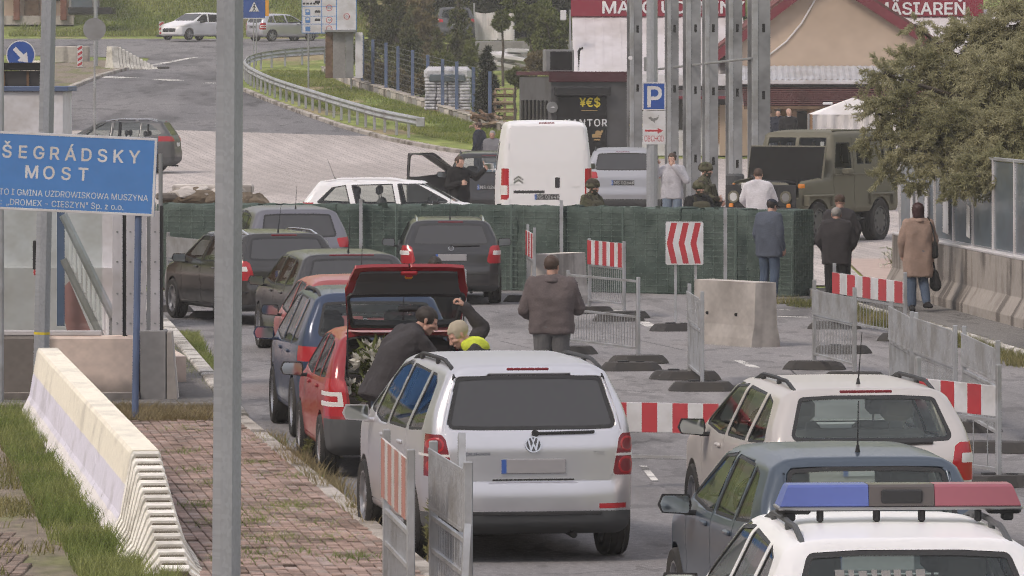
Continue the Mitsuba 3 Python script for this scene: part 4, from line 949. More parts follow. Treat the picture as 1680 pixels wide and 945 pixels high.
mat('canvas_white', dirt((.72, .69, .69), .3, 2), .8)
mat('wood_brown', dirt((.17, .105, .065), .7, 4), .85)
mat('wood_tan', dirt((.36, .22, .13), .6, 3), .85)
mat('wood_pale', dirt((.40, .30, .22), .8, 5), .9)
mat('bag_white', dirt((.60, .60, .64), .7, 5, (.5, .5, .6)), .6)
mat('panel_clad', dirt((.66, .63, .65), .3, 2.0), .10, .2, specular=.9)
mat('panel_blue', dirt((.115, .145, .175), .7, 2.5, (1.5, 1.4, 1.3)), .20, .1, specular=.7)
mat('hesco_green', None or proc(lambda p, n, uv: mix((.052, .076, .066), (.095, .125, .110), smoothstep(.3, .7, fbm(p.x * 3, p.y * 3, p.z * 2.2, 4))) * (.7 + .6 * fbm(p.x * 40, p.y * 40, p.z * 40, 2))), .9)
mat('wire_green', (.15, .20, .175), .5, .2)

def pole(name, label, px, pyb, d, r0, r1, h, lean=(0, 0), n=8, mt='galvanised', cat_='lamp post'):
    k = thing(name, label, cat_); x = PX(px, d); z = float(zt(x, d))
    M = place(x, d, z, 0, lean)
    put(k, 'shaft', tube([(0, 0, .02), (0, 0, h)], [r0, r1], n), mt, M)
    put(k, 'base_plate', bbox(0, 0, .012, r0 * 3.2, r0 * 3.2, .024, .004), mt, M)
    return k, M
k, M = pole('lamp_post', 'thick octagonal galvanised post nearest the camera, left of centre', 369.5, 0, 36.0, .091, .078, 7.6, (.38, 0))
put(k, 'door', bbox(.0, -.088, .75, .07, .012, .36, .004), 'galv_thin', M)
k, M = pole('lamp_post', 'grey octagonal post behind the concrete barrier, left of the town sign post', 66, 0, 70.1, .095, .084, 7.6, (1.2, 0))
put(k, 'yellow_band', tube([(0, 0, .90), (0, 0, .93)], .097, 8), 'sign_yellow', M)
pole('sign_post', 'thin grey post cut by the left edge of the picture', 1.5, 0, 69.9, .035, .035, 6.5, (0, 0), 10, 'galv_thin', 'post')

# parapet wall with noise panels at the end of the bridge
def parapet():
    k = thing('parapet_wall', 'stained concrete parapet carrying pale cladding panels at left', 'wall'); y = 71.2
    prof = [(0, 0), (.42, 0), (.42, .80), (.38, .83), (.04, .83), (0, .80)]
    def wall(x0, x1, pr):
        m = extr(pr, x1 - x0); v = m.vertices; m.vertices = np.stack([x0 + v[:, 2], v[:, 0], v[:, 1]], 1)
        if m.volume < 0: m.invert()
        return m
    for i, (x0, x1) in enumerate(((-13, -9.2), (-9.19, -6.6), (-6.59, -4.36))): put(k, 'wall_block', wall(x0, x1, prof), 'concrete_stained', place(0, y))
    put(k, 'footing', box(-8.7, y - .10, .09, 8.7, .25, .18), 'concrete_wall')
    put(k, 'pillar', bbox(-4.19, y + .15, .45, .30, .42, .90, .01), 'concrete_grey', None, False, 'smooth grey end pillar')
    p = np.array([(-4.03, y - .05, .0), (-3.90, y - .05, .0), (-4.03, y - .05, .88), (-3.98, y - .05, .88), (-4.03, y + .4, 0), (-3.90, y + .4, 0), (-4.03, y + .4, .88), (-3.98, y + .4, .88)])
    put(k, 'end_flare', trimesh.convex.convex_hull(p), 'concrete')
    def corr(x0, x1, z0, z1, pitch=.06, amp=.0025):
        n = int((x1 - x0) / pitch * 4); xs = np.linspace(x0, x1, n + 1); ys = y + .16 + amp * np.sign(np.sin(xs / pitch * 2 * PI)) * np.abs(np.sin(xs / pitch * 2 * PI)) ** .5
        v = np.array([(a, b + t, z) for t in (0, .015) for z in (z0, z1) for a, b in zip(xs, ys)]); m = n + 1
        f = []
        for i in range(n): f += [[i, i + 1, m + i + 1], [i, m + i + 1, m + i], [2 * m + i, 3 * m + i + 1, 2 * m + i + 1], [2 * m + i, 3 * m + i, 3 * m + i + 1]]
        return trimesh.Trimesh(v, f, process=False)
    put(k, 'cladding_panel', corr(-13, -7.0, .90, 2.36), 'panel_clad'); put(k, 'glazed_panel', box(-5.865, y + .16, 1.63, 2.13, .008, 1.46), 'glass_clear', None, False, 'clear panel showing a ramp railing behind it')
    put(k, 'bottom_rail', cat([bbox(-8.9, y + .12, .865, 8.2, .10, .06)]), 'white_paint')
    put(k, 'middle_rail', bbox(-8.4, y + .13, 1.62, 4.6, .05, .07), 'white_paint'); put(k, 'middle_rail', bbox(-8.4, y + .13, 1.50, 4.6, .05, .04), 'sign_back')
    for px0, px1 in ((184, 201), (207, 221), (224, 240), (247, 262)):
        x0, x1 = PX(px0, y + .05), PX(px1, y + .05)
        pk = put(k, 'cover_strip', bbox((x0 + x1) / 2, y + .07, 1.57, x1 - x0, .03, 1.45, .004), 'white_paint')
        for z in (.98, 1.33, 1.70, 2.05): put(pk, 'bolt', cyl(((x0 + x1) / 2, y + .056, z), ((x0 + x1) / 2, y + .04, z), .012, 8), 'sign_back')
    put(k, 'frame_post', cat([box(PX(204, y), y + .14, 1.57, .05, .10, 1.50)]), 'plastic_dark'); put(k, 'frame_post', box(PX(264, y), y + .14, 1.58, .035, .12, 1.55), 'plastic_dark')
    put(k, 'frame_post', box(PX(244, y), y + .10, 1.6, .05, .06, 1.5), 'sign_back')
    # the wall turns and follows the road
    put(k, 'return_wall', cat([_bar2((-4.25, 71.7, .42), (-9.2, 108, .42), .84, .3)]), 'concrete_stained')
    put(k, 'hinge_box', bbox(PX(58, y), y + .02, 1.78, .06, .06, .34), 'plastic_dark'); put(k, 'hinge_box', bbox(PX(58.5, y), y + .02, 1.58, .05, .05, .07), 'sign_red')
parapet()
def ramp_railing():
    y = 74.2; k = thing('ramp_railing', 'pale slatted ramp railing seen through the clear panel behind the town sign', 'railing')
    X = lambda p: PX(p, y); Z = lambda p: PZ(p, y)
    for i in range(9):
        p = 116 + i * 7.6; t = 372 + i * 15.5; b = t + 62
        put(k, 'slat', bbox(X(p), y, (Z(t) + Z(b)) / 2, .040, .03, Z(t) - Z(b), .006), 'text_white')
    put(k, 'handrail', tube([(X(104), y - .03, Z(352)), (X(186), y - .03, Z(520))], .055, 8), 'galv_thin'); put(k, 'stringer', tube([(X(104), y - .03, Z(425)), (X(186), y - .03, Z(592))], .045, 8), 'concrete_grey')
    put(k, 'post', box(X(100), y, Z(420), .09, .06, 1.7), 'post_blue'); put(k, 'post', box(X(184), y, (Z(520)) / 2, .06, .05, Z(520)), 'sign_back')
    kk = thing('red_panel', 'faded red panel leaning behind the clear panel', 'panel'); put(kk, 'sheet', trimesh.convex.convex_hull(np.array([(X(a), yy, Z(b)) for a, b in ((104, 470), (112, 462), (152, 556), (110, 556), (103, 520)) for yy in (y + .2, y + .22)])), 'red_faded')
    kk = thing('booth_wall', 'pale booth wall behind the clear panel', 'wall'); put(kk, 'sheet', box(-6.1, y + 1.3, 1.5, 3.0, .1, 2.6), 'white_board'); put(kk, 'plinth', box(-6.1, y + 1.2, .75, 3.0, .1, 1.5), 'white_paint')
mat('red_faded', dirt((.50, .25, .25), .3), .7)
ramp_railing()
pole('fence_post', 'thin grey post at the right end of the pale panels', 263.5, 0, 72.5, .025, .025, 2.95, (0, 0), 6, 'sign_back', 'post')

# concrete guide barriers on the left pavement
def jersey_prof(h=.775, wb=.30, wt=.105, k=1.0):
    s = h / .775
    half = [(wb, 0), (wb, .07 * s), (wb - .09, .25 * s), (wt + .02, h - .03), (wt, h)]
    return half + [(-a, b) for a, b in half[::-1]]
def along(prof, y0, y1, n=1, top=None):
    m = extr(prof, y1 - y0); v = m.vertices; m.vertices = np.stack([v[:, 0], y0 + v[:, 2], v[:, 1]], 1)
    if m.volume < 0: m.invert()
    return m
def loft(pa, ya, pb, yb):
    n = len(pa); m = along(pa, 0, 1); v = m.vertices.copy(); near = v[:, 1] < .5
    d = {tuple(np.round(a, 6)): b for a, b in zip(pa, pb)}
    for i in range(len(v)):
        if near[i]: v[i, 1] = ya
        else: q = d[tuple(np.round((v[i, 0], v[i, 2]), 6))]; v[i] = (q[0], yb, q[1])
    m.vertices = v; return m
def guide_barriers():
    ang = 6.8; ca, sa = math.cos(math.radians(ang)), math.sin(math.radians(ang))
    x0, y0 = -3.0, 49.9                                      # axis at the near end of the smooth run
    M = place(x0, y0, .05, ang)
    k = thing('concrete_barrier', 'short far block of the faded cream and white concrete barrier on the brick pavement', 'barrier')
    put(k, 'block', along(jersey_prof(), 8.95, 18.6), 'barrier_paint', M)
    k = thing('concrete_barrier', 'long smooth middle block of the faded cream and white concrete barrier', 'barrier')
    put(k, 'block', along(jersey_prof(), 0, 4.4), 'barrier_paint', M); put(k, 'block', along(jersey_prof(), 4.415, 8.93), 'barrier_paint', M)
    k = thing('barrier_terminal', 'ribbed sloping end of the concrete barrier at bottom left', 'barrier')
    n = 16
    h = lambda t: .765 - .042 * t
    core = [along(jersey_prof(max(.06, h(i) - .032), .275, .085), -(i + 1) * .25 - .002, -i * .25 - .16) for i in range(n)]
    put(k, 'core', cat(core), 'barrier_core', M)  # fills the rib gaps, painted dark as their shade
    for i in range(n):
        put(k, 'rib', loft(jersey_prof(h(i) - .015, .30, .10), -(i + 1) * .25 + .095, jersey_prof(h(i), .30, .105), -i * .25 - .003), 'barrier_rib', M)
guide_barriers()

# blue town sign
def town_sign():
    y = 66.8; s = F_ / y; x = PX(221, y)
    k = thing('town_sign', 'blue bridge name sign with white lettering on a blue post', 'sign')
    M = place(x, y, .06, 0, (.95, 0))
    put(k, 'post', cat([cyl((0, .04, 0), (0, .04, 3.05), .038, 12)]), 'post_blue', M)
    put(k, 'post', cat([cyl((-2.35, .04, 0), (-2.35, .04, 3.1), .038, 12)]), 'post_blue', M)
    c = ((130 + -180) / 2, 290)                              # board: right edge at px 256, top 222
    M2 = place(PX(256, y), y - .02, PZ(291, y), -4, (2.6, 0))
    w, h = 2.72, .86
    put(k, 'board', bbox(-w / 2, 0, 0, w, .03, h, .004), 'sign_blue', M2)
    for a, b, c_, d_ in ((-w / 2, h / 2 - .014, w, .028), (-w / 2, -h / 2 + .014, w, .028)): put(k, 'border', bbox(a, -.018, b, c_, .008, d_, .002), 'sign_white', M2)
    for a in (-.014, -w + .014): put(k, 'border', bbox(a, -.018, 0, .028, .008, h - .058, .002), 'sign_white', M2)
    def t(s_, xr, z, hh, wd, bold=True):
        # spaced capitals between two right-hand offsets
        m = meshkit.text_mesh(s_, hh, .004, bold); b = m.bounds; m.vertices[:, 0] = (m.vertices[:, 0] - b[0, 0]) * wd / (b[1, 0] - b[0, 0]) + xr - wd
        put(k, 'lettering', xz(m), 'sign_white', M2 @ T().translate([0, -.016, z]))
    px = 1 / s
    def spaced(word, x_first, x_last, z, hh):
        n = len(word)
        for i, ch in enumerate(word):
            m = meshkit.text_mesh(ch, hh, .004, True); m.vertices[:, 0] -= m.bounds[:, 0].mean(); xx = x_first + (x_last - x_first) * i / (n - 1)
            put(k, 'letter', xz(m), 'sign_white', M2 @ T().translate([xx, -.016, z]))
    spaced('VYŠEGRÁDSKY', -2.005, -.245, .145, .135); spaced('MOST', -1.37, -.80, -.07, .135)
    t('MIASTO I GMINA UZDROWISKOWA MUSZYNA', -.075, -.265, .066, 1.86, False); t('WYKONAWCA:  „DROMEX - CIESZYN" Sp. z o.o.', -.34, -.375, .066, 1.95, False)
town_sign()

# white control booth behind, with the blue arrow sign
def booth_left():
    y = 92.0; x1 = PX(104, y); z1 = PZ(149, y)
    k = thing('control_booth', 'white booth with a blue roof edge behind the town sign', 'booth')
    put(k, 'wall', bbox(x1 - 1.35, y + .9, z1 / 2, 2.7, 1.8, z1, .01), 'white_board'); put(k, 'roof_edge', bbox(x1 - 1.34, y + .9, z1 + .03, 2.82, 1.92, .075, .006), 'post_blue')
    y = 101.; z = PZ(149, y)
    k = thing('guard_hut', 'dark brown guard hut with a window above the white booth', 'hut')
    x0, x1 = PX(4, y), PX(70, y)
    put(k, 'wall', cat([box((x0 + x1) / 2, y + .8, 1.8, x1 - x0, 1.6, 3.6)]), 'wood_brown')
    put(k, 'roof', bbox((x0 + x1) / 2, y + .8, 4.01, x1 - x0 + .06, 1.75, .13, .01), 'black_slot')
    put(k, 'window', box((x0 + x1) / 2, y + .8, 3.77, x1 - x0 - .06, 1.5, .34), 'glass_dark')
    for xx in (x0 + .02, x1 - .02, x0 + .42): put(k, 'window_post', box(xx, y + .02, 3.77, .04, .05, .34), 'wood_brown')
booth_left()
def round_sign(label, px, py, d, r, mt, zlow, arrow=True):
    k = thing('round_sign', label, 'sign'); x, z = PX(px, d), PZ(py, d)
    M = place(x, d, z)
    put(k, 'disc', revolve([(0, -.008), (r, -.008), (r, .008), (0, .008), (0, -.008)], 40, 'y'), 'sign_white' if arrow else mt, M)
    if arrow:
        put(k, 'blue_field', revolve([(0, -.012), (r * .93, -.012), (r * .93, -.008), (0, -.008), (0, -.012)], 40, 'y'), mt, M)
        a = sg.Polygon([(-.045, .19), (.045, .19), (.045, -.04), (.14, -.04), (0, -.22), (-.14, -.04), (-.045, -.04)]); a = shapely.affinity.scale(a, r / .3, r / .3, origin=(0, 0)); a = shapely.affinity.rotate(a, 44, origin=(0, 0))
        put(k, 'arrow', xz(extr(a, .005)), 'sign_white', M @ T().translate([0, -.0125, 0]))
    zg = float(zt(x, d)); put(k, 'post', cyl((0, .035, zg - z), (0, .035, r * .9), .03, 10), 'galv_thin', M)
    return k
round_sign('round blue sign with a white arrow pointing down to the right', 34, 90, 128, .305, 'sign_royal', 0)
k = round_sign('round sign seen from its grey back on the traffic island', 155, 48, 182, .34, 'sign_back', 0, False)
x, y, z = G(157, 112); kk = thing('street_post', 'tall grey post on the traffic island beside the ribbed barrier end', 'post'); put(kk, 'shaft', tube([(0, 0, 0), (0, 0, 5.5)], [.10, .09], 8), 'galvanised', place(x, y, z))
def delineator(px, py, w, h, label, mt='sign_red'):
    x, y, z = G(px, py); k = thing('marker_board', label, 'marker board'); M = place(x, y, z)
    put(k, 'board', bbox(0, 0, .12 + h / 2, w, .03, h, .005), 'sign_white', M)
    n = max(3, int(h / w * 1.0))
    for i in range(n):
        zc = .12 + h * (i + .5) / n; dz = h / n * .27
        p = sg.Polygon([(-w * .42, zc - dz - w * .25), (w * .42, zc - dz + w * .25), (w * .42, zc + dz + w * .25), (-w * .42, zc + dz - w * .25)]).intersection(sg.box(-w * .43, .15, w * .43, .10 + h))
        if p.area > 0: put(k, 'stripe', xz(extr(p, .004)), mt, M @ T().translate([0, -.0155, 0]))
    put(k, 'foot', bbox(0, 0, .05, .55, .3, .10, .03), 'rubber_pad', M); put(k, 'peg', box(0, .02, .3, .04, .03, .5), 'galv_thin', M)
delineator(131, 114, .24, .96, 'red and white striped marker board on the traffic island')
delineator(265, 60.5, .28, .70, 'low red and white marker by the grass bank'); delineator(485, 61.5, .2, .72, 'red and white marker post right of the silver parked car')
def far_barrier():
    x, y, z = G(182, 115); k = thing('barrier_terminal', 'pale ribbed barrier end ramping down on the traffic island', 'barrier'); s = F_ / y
    M = place(PX(180, y), y, z, -52) @ T().scale(1.30)
    put(k, 'block', along(jersey_prof(.82, .30, .13), -.02, .25), 'barrier_rib', M)
    for i in range(11): put(k, 'rib', along(jersey_prof(.80 - .068 * i, .30, .12), .27 + i * .15, .27 + i * .15 + .11), 'barrier_rib', M)
    put(k, 'core', cat([along(jersey_prof(.77 - .068 * i, .28, .10), .25 + i * .15, .27 + (i + 1) * .15) for i in range(11)]), 'concrete', M)
    put(k, 'foot', bbox(0, 2.15, .06, .6, .35, .12, .03), 'rubber_pad', M)
    x, y, z = G(78, 140); k = thing('concrete_barrier', 'cream concrete barrier half hidden by the arrow sign', 'barrier')
    put(k, 'block', along(jersey_prof(1.05, .36, .13), 0, 3.2), 'barrier_rib', place(x - .1, y, z, 20)); 
    x, y, z = G(115, 104); k = thing('concrete_barrier', 'low grey concrete block behind the striped marker board', 'barrier'); put(k, 'block', bbox(.1, 0, .4, 1.6, .5, .8, .05), 'concrete', place(x, y, z))
far_barrier()

# guard rail round the bend of the far road
def guard_rail():
    k = thing('guard_rail', 'galvanised guard rail curving along the far road', 'guard rail')
    px = [(540, 77, 26), (500, 79, 26), (460, 82, 27), (425, 86, 28), (406, 92, 29), (401, 99, 30), (408, 107, 31), (428, 117, 32), (450, 126, 33), (478, 136, 33), (505, 144, 34), (560, 161, 35), (620, 178, 36), (690, 191, 38)]
    g = np.array([G(a, b + c)[:2] for a, b, c in px]); l = sg.LineString(g)
    n = 90; p = np.array([l.interpolate(t, normalized=True).coords[0][:2] for t in np.linspace(0, 1, n)])
    for _ in range(4): p[1:-1] = (p[:-2] + 2 * p[1:-1] + p[2:]) / 4
    t = np.gradient(p, axis=0); t /= np.linalg.norm(t, axis=1, keepdims=True); a = np.stack([t[:, 1], -t[:, 0]], 1)
    z = zt(p[:, 0], p[:, 1])
    prof = [(0, .44), (.05, .47), (.08, .52), (.05, .57), (.01, .605), (.05, .64), (.08, .69), (.05, .74), (0, .77)]
    v = np.concatenate([np.column_stack([p + a * u, z + h]) for u, h in prof] + [np.column_stack([p + a * (u - .02), z + h]) for u, h in prof[::-1]]).reshape(18, n, 3).transpose(1, 0, 2).reshape(-1, 3)
    f = []
    for i in range(n - 1):
        for j in range(18):
            q = [i * 18 + j, i * 18 + (j + 1) % 18, (i + 1) * 18 + (j + 1) % 18, (i + 1) * 18 + j]; f += [[q[0], q[1], q[2]], [q[0], q[2], q[3]]]
    m = trimesh.Trimesh(v, f, process=False)
    if m.volume < 0: m.invert()
    put(k, 'beam', m, 'galv_thin', None, 35)
    L = l.length
    for s_ in np.arange(.3, L, 2.0):
        c = np.array(sg.LineString(p).interpolate(min(s_, sg.LineString(p).length)).coords[0][:2]); zz = float(zt(*c)); put(k, 'post', bbox(c[0] - .03, c[1], zz + .36, .10, .07, .76, .01), 'galv_thin')
    x, y = p[-1]; put(k, 'end_cap', bbox(x, y, float(zt(x, y)) + .60, .30, .1, .34, .03), 'galv_thin')
guard_rail()

# road signs at the top
def crossing_sign():
    x, y, z = G(421, 107); s = F_ / y; k = thing('crossing_sign', 'blue pedestrian crossing sign with an orange edge board', 'sign')
    zc = PZ(12, y); M = place(x + PX(417, y) - PX(421, y), y, zc); w = 36 / s
    put(k, 'board', bbox(0, 0, 0, w, .03, 38 / s, .005), 'sign_royal', M)
    put(k, 'orange_board', bbox(w / 2 + .06, .035, .1, .22, .02, 36 / s, .005), 'sign_orange', M)
    put(k, 'border', cat([bbox(0, -.018, -19 / s + .025, w, .006, .04)]), 'sign_white', M)
    put(k, 'triangle', xz(extr(sg.Polygon([(-.235, -.20), (.235, -.20), (0, .26)]), .004)), 'sign_white', M @ T().translate([0, -.016, 0]))
    man_ = shapely.union_all([sg.Point(.0, .12).buffer(.032), sg.LineString([(0, .08), (0, -.04)]).buffer(.026), sg.LineString([(0, -.04), (-.06, -.17)]).buffer(.018), sg.LineString([(0, -.04), (.06, -.17)]).buffer(.018), sg.LineString([(-.07, .0), (0, .06), (.07, 0)]).buffer(.015)])
    put(k, 'walking_figure', xz(extr(man_, .004)), 'plastic_dark', M @ T().translate([0, -.0205, 0]))
    for i in (-2, -1, 0, 1, 2): put(k, 'crossing_bar', bbox(i * .085, -.021, -.188, .04, .004, .02, .001), 'plastic_dark', M)
    for dx in (-.03, .10): put(k, 'post', cyl((dx, .05, z - zc), (dx, .05, .3), .03, 8), 'galv_thin', M)
crossing_sign()
def info_sign():
    x, y, z = G(505, 149); s = F_ / y; k = thing('information_sign', 'large white speed limit board with blue grid lines on two posts', 'sign')
    w, h = 90 / s, 76 / s; zb = PZ(55, y); M = place(PX(540, y), y, zb)
    put(k, 'board', bbox(0, 0, h / 2, w, .04, h, .006), 'sign_white', M)
    u = 1 / s
    def blue(x0, x1, z0, z1): put(k, 'line', bbox((x0 + x1) / 2 * u, -.022, (z0 + z1) / 2 * u, (x1 - x0) * u, .004, (z1 - z0) * u, .001), 'sign_blue', M)
    blue(-45, 45, .2, 1.4); blue(44, 45, 1.4, 75); blue(-45, -44, 1.4, 75); blue(11.4, 12.8, 1.4, 75); blue(-12.8, -11.6, 1.4, 75)
    for zz in (15, 28, 44, 60): blue(-44, 11.4, zz, zz + .9)
    for i, zz in enumerate((17.5, 30.5)): put(k, 'bus_symbol', bbox(-35 * u, -.022, (zz + 4.5) * u, 8 * u, .004, 9 * u, .002), 'sign_blue', M); put(k, 'symbol_window', bbox(-35 * u, -.0245, (zz + 6) * u, 5 * u, .004, 3 * u, .001), 'sign_white', M)
    for zz, n in ((47, 5), (63, 4)):
        for i in range(n): put(k, 'car_symbol', bbox((-41 + i * 5.6) * u, -.022, (zz + 2) * u, 4.4 * u, .004, 3 * u, .001), 'plastic_dark', M)
    for zz in (17.5, 31, 47, 63): put(k, 'car_symbol', cat([bbox(-19 * u, -.022, (zz + 5) * u, 9 * u, .004, 4 * u, .001)]), 'plastic_dark', M)
    put(k, 'blue_symbol', cat([bbox(-35 * u, -.022, 7.5 * u, 8 * u, .004, 8 * u, .001)]), 'sign_blue', M)
    for x_, z_, t_ in ((0, 42, '50'), (0, 22, '70'), (0, 8, '90'), (29, 28, '130')):
        c = sg.Point(0, 0).buffer(5.2 * u); pk = put(k, 'limit_ring', xz(extr(c.difference(c.buffer(-1.1 * u)), .004)), 'sign_red', M @ T().translate([x_ * u, -.021, z_ * u])); put(pk, 'digits', text(t_, 3.4 * u, .003), 'plastic_dark', M @ T().translate([x_ * u, -.021, (z_ - 1.7) * u]))
    for px in (506, 576): xx = PX(px, y) - PX(540, y); put(k, 'post', cyl((xx, .05, z - zb - (0 if px < 540 else .5)), (xx, .05, h), .04, 8), 'galv_thin', M)
info_sign()

# mesh and textile wall across the road
def mesh_wall():
    k = thing('mesh_wall', 'green textile and wire mesh wall across the road', 'barrier')
    rng = np.random.default_rng(3)
    path = [(PX(262, 109.2), 109.2), (PX(880, 108.4), 108.4), (PX(1245, 106.6), 106.6), (PX(1318, 106.2), 106.2)]
    l = sg.LineString(path); n = 11; h = 1.50
    for i in range(n):
        a, b = np.array(l.interpolate(i / n, True).coords[0][:2]), np.array(l.interpolate((i + 1) / n, True).coords[0][:2])
        w = np.linalg.norm(b - a); yaw = math.degrees(math.atan2(b[1] - a[1], b[0] - a[0])); c = (a + b) / 2
        nu, nv = 22, 26
        # cell: front, top, back and ends, bulging between the wires, ragged at the top
        def surf(sgn):
            u, v_ = np.meshgrid(np.linspace(-w / 2 + .01, w / 2 - .01, nu), np.linspace(0, 1, nv), indexing='ij')
            ragged = meshkit.fbm(np.stack([u * 5 + i * 3, v_ * 0 + sgn, u * 0], -1), 3, seed=5) * .05 - .025
            z = v_ * (h + ragged)
            y = sgn * (.42 + .035 * np.cos(u / w * PI) + .085 * (meshkit.fbm(np.stack([u * 2.2 + 7 * i, z * 1.3, u * 0 + sgn], -1), 4, seed=9) - .5) * 2 + 0 * z)
            y = np.where(v_ > .97, y * .9, y)
            return np.stack([u, y, z], -1)
        F, Bk = surf(-1), surf(1); ms = []
        def gridm(P, flip):
            ii = np.arange(P.shape[0] * P.shape[1]).reshape(P.shape[:2]); q = np.stack([ii[:-1, :-1], ii[1:, :-1], ii[1:, 1:], ii[:-1, 1:]], -1).reshape(-1, 4)
            if flip: q = q[:, ::-1]
            return trimesh.Trimesh(P.reshape(-1, 3), np.vstack([q[:, :3], q[:, [0, 2, 3]]]), process=False)
        ms = [gridm(F, False), gridm(Bk, True), gridm(np.stack([F[0], Bk[0]], 0), True), gridm(np.stack([F[-1], Bk[-1]], 0), False)]
        top = np.stack([F[:, -1], (F[:, -1] + Bk[:, -1]) / 2 - [0, 0, .10], Bk[:, -1]], 1); ms.append(gridm(top, False))
        M = place(c[0], c[1], float(zt(*c)), yaw)
        put(k, 'liner', cat(ms), 'hesco_green', M, 40)
        wires = [tube([(x, -.475, .0), (x, -.475, h + rng.normal(0, .02))], .0028, 4, False) for x in np.arange(-w / 2 + .02, w / 2, .212)]
        wires += [tube([(-w / 2, -.47, z), (w / 2, -.47, z)], .0028, 4, False) for z in np.arange(.03, h + .01, .106)]
        if i == n - 1: wires += [tube([(w / 2 + .01, y, 0), (w / 2 + .01, y, h)], .0028, 4, False) for y in np.arange(-.45, .46, .106)] + [tube([(w / 2 + .01, -.45, z), (w / 2 + .01, .45, z)], .0028, 4, False) for z in np.arange(.03, h, .106)]
        put(k, 'wire_mesh', cat(wires), 'wire_green', M, kind='stuff')
        if i % 2 == 0: put(k, 'corner_coil', tube([(-w / 2, -.48, 0), (-w / 2, -.48, h + .03)], .014, 6), 'wire_green', M)
        flaps = []
        for t in range(2):
            x = rng.uniform(-w / 2, w / 2); g = .0 + .05 * rng.random(); y = -.44 + .2 * rng.random()
            flaps.append(trimesh.Trimesh([(x, y, h - .05), (x + .12, y, h - .05), (x + .1, y - .05, h + g), (x + .02, y - .04, h + g * .8)], [[0, 1, 2], [0, 2, 3], [0, 2, 1], [0, 3, 2]], process=False))
        put(k, 'torn_edge', cat(flaps), 'hesco_green', M, kind='stuff')
mesh_wall()
for px, dd, h in ((921, 107.6, 1.62), (592, 108.2, 1.62), (1190, 105.9, 1.55)):
    lab = {921: 'thin steel post against the green mesh wall, behind the grey jacketed man', 592: 'thin steel post against the green mesh wall left of the black estate car', 1190: 'thin steel post against the green mesh wall above the concrete block'}[px]
    k = thing('fence_post', lab, 'post'); put(k, 'shaft', bar((0, 0, 0), (0, 0, h), .06), 'galv_thin', place(PX(px, dd), dd, float(zt(0, dd))))
# ---------------------------------------------------------------- right-hand footpath wall with panels
def right_wall():
    k = thing('noise_wall', 'concrete wall with bluish glazed panels along the right footpath', 'wall')
    yaw = math.degrees(math.atan(.071)); ys = [106.2 - 2.17 * i for i in range(14)]
    prof = [(-.26, 0), (.2, 0), (.2, .99), (-.12, .99), (-.12, .42), (-.26, .14)]
    for i, (a, b) in enumerate(zip(ys[:-1], ys[1:])):
        M = place(WALLX(a), a, .10, yaw + 180); ln = (a - b) / math.cos(math.radians(yaw))
        pr = [(-x, z) for x, z in prof]
        put(k, 'wall_block', along(pr, .004, ln - .004), 'concrete_wall', M)
        put(k, 'ledge', bbox(-.02, ln / 2, 1.01, .30, ln, .045, .01), 'white_paint', M)
        put(k, 'panel', cat([box(-.04, ln / 2, 1.74, .02, ln - .05, 1.36)]), 'panel_blue', M)
        put(k, 'panel_post', bbox(-.03, 0, 1.75, .07, .045, 1.45, .006), 'white_paint', M)
        put(k, 'top_rail', bbox(-.03, ln / 2, 2.46, .06, ln, .05, .006), 'galv_thin', M)
    rng = np.random.default_rng(4)
    for px, py, w, h in ((1497, 335, .16, .8), (1521, 330, .18, .8), (1553, 325, .3, 1.0), (1590, 330, .2, .55)):      # torn pale posters on the panels
        d = 14.28 / (.071 + (px - 840) / F_); x = WALLX(d); M = place(x, d, 0, yaw + 180)
        p = sg.Polygon([(-w / 2, 0), (w / 2, .03), (w / 2 - .02, h), (-w / 2 + .03, h - .05)]); m = extr(p, .003); v = m.vertices; m.vertices = np.stack([.054 - 0 * v[:, 0] - .10 * 0 + v[:, 2] - .075, v[:, 0] * 2.2, v[:, 1] + 1.25], 1)
        put(k, 'poster', m, 'white_board', place(x, d, 0, yaw))
    x, y, z = G(1478, 466); kk = thing('concrete_post', 'leaning pale concrete post beside the woman in the beige coat', 'post')
    put(kk, 'shaft', along([(-.16, 0), (.16, 0), (.09, .74), (-.09, .74)], -.12, .12), 'concrete', place(x, y, z, 0, (6, 0)))
right_wall()

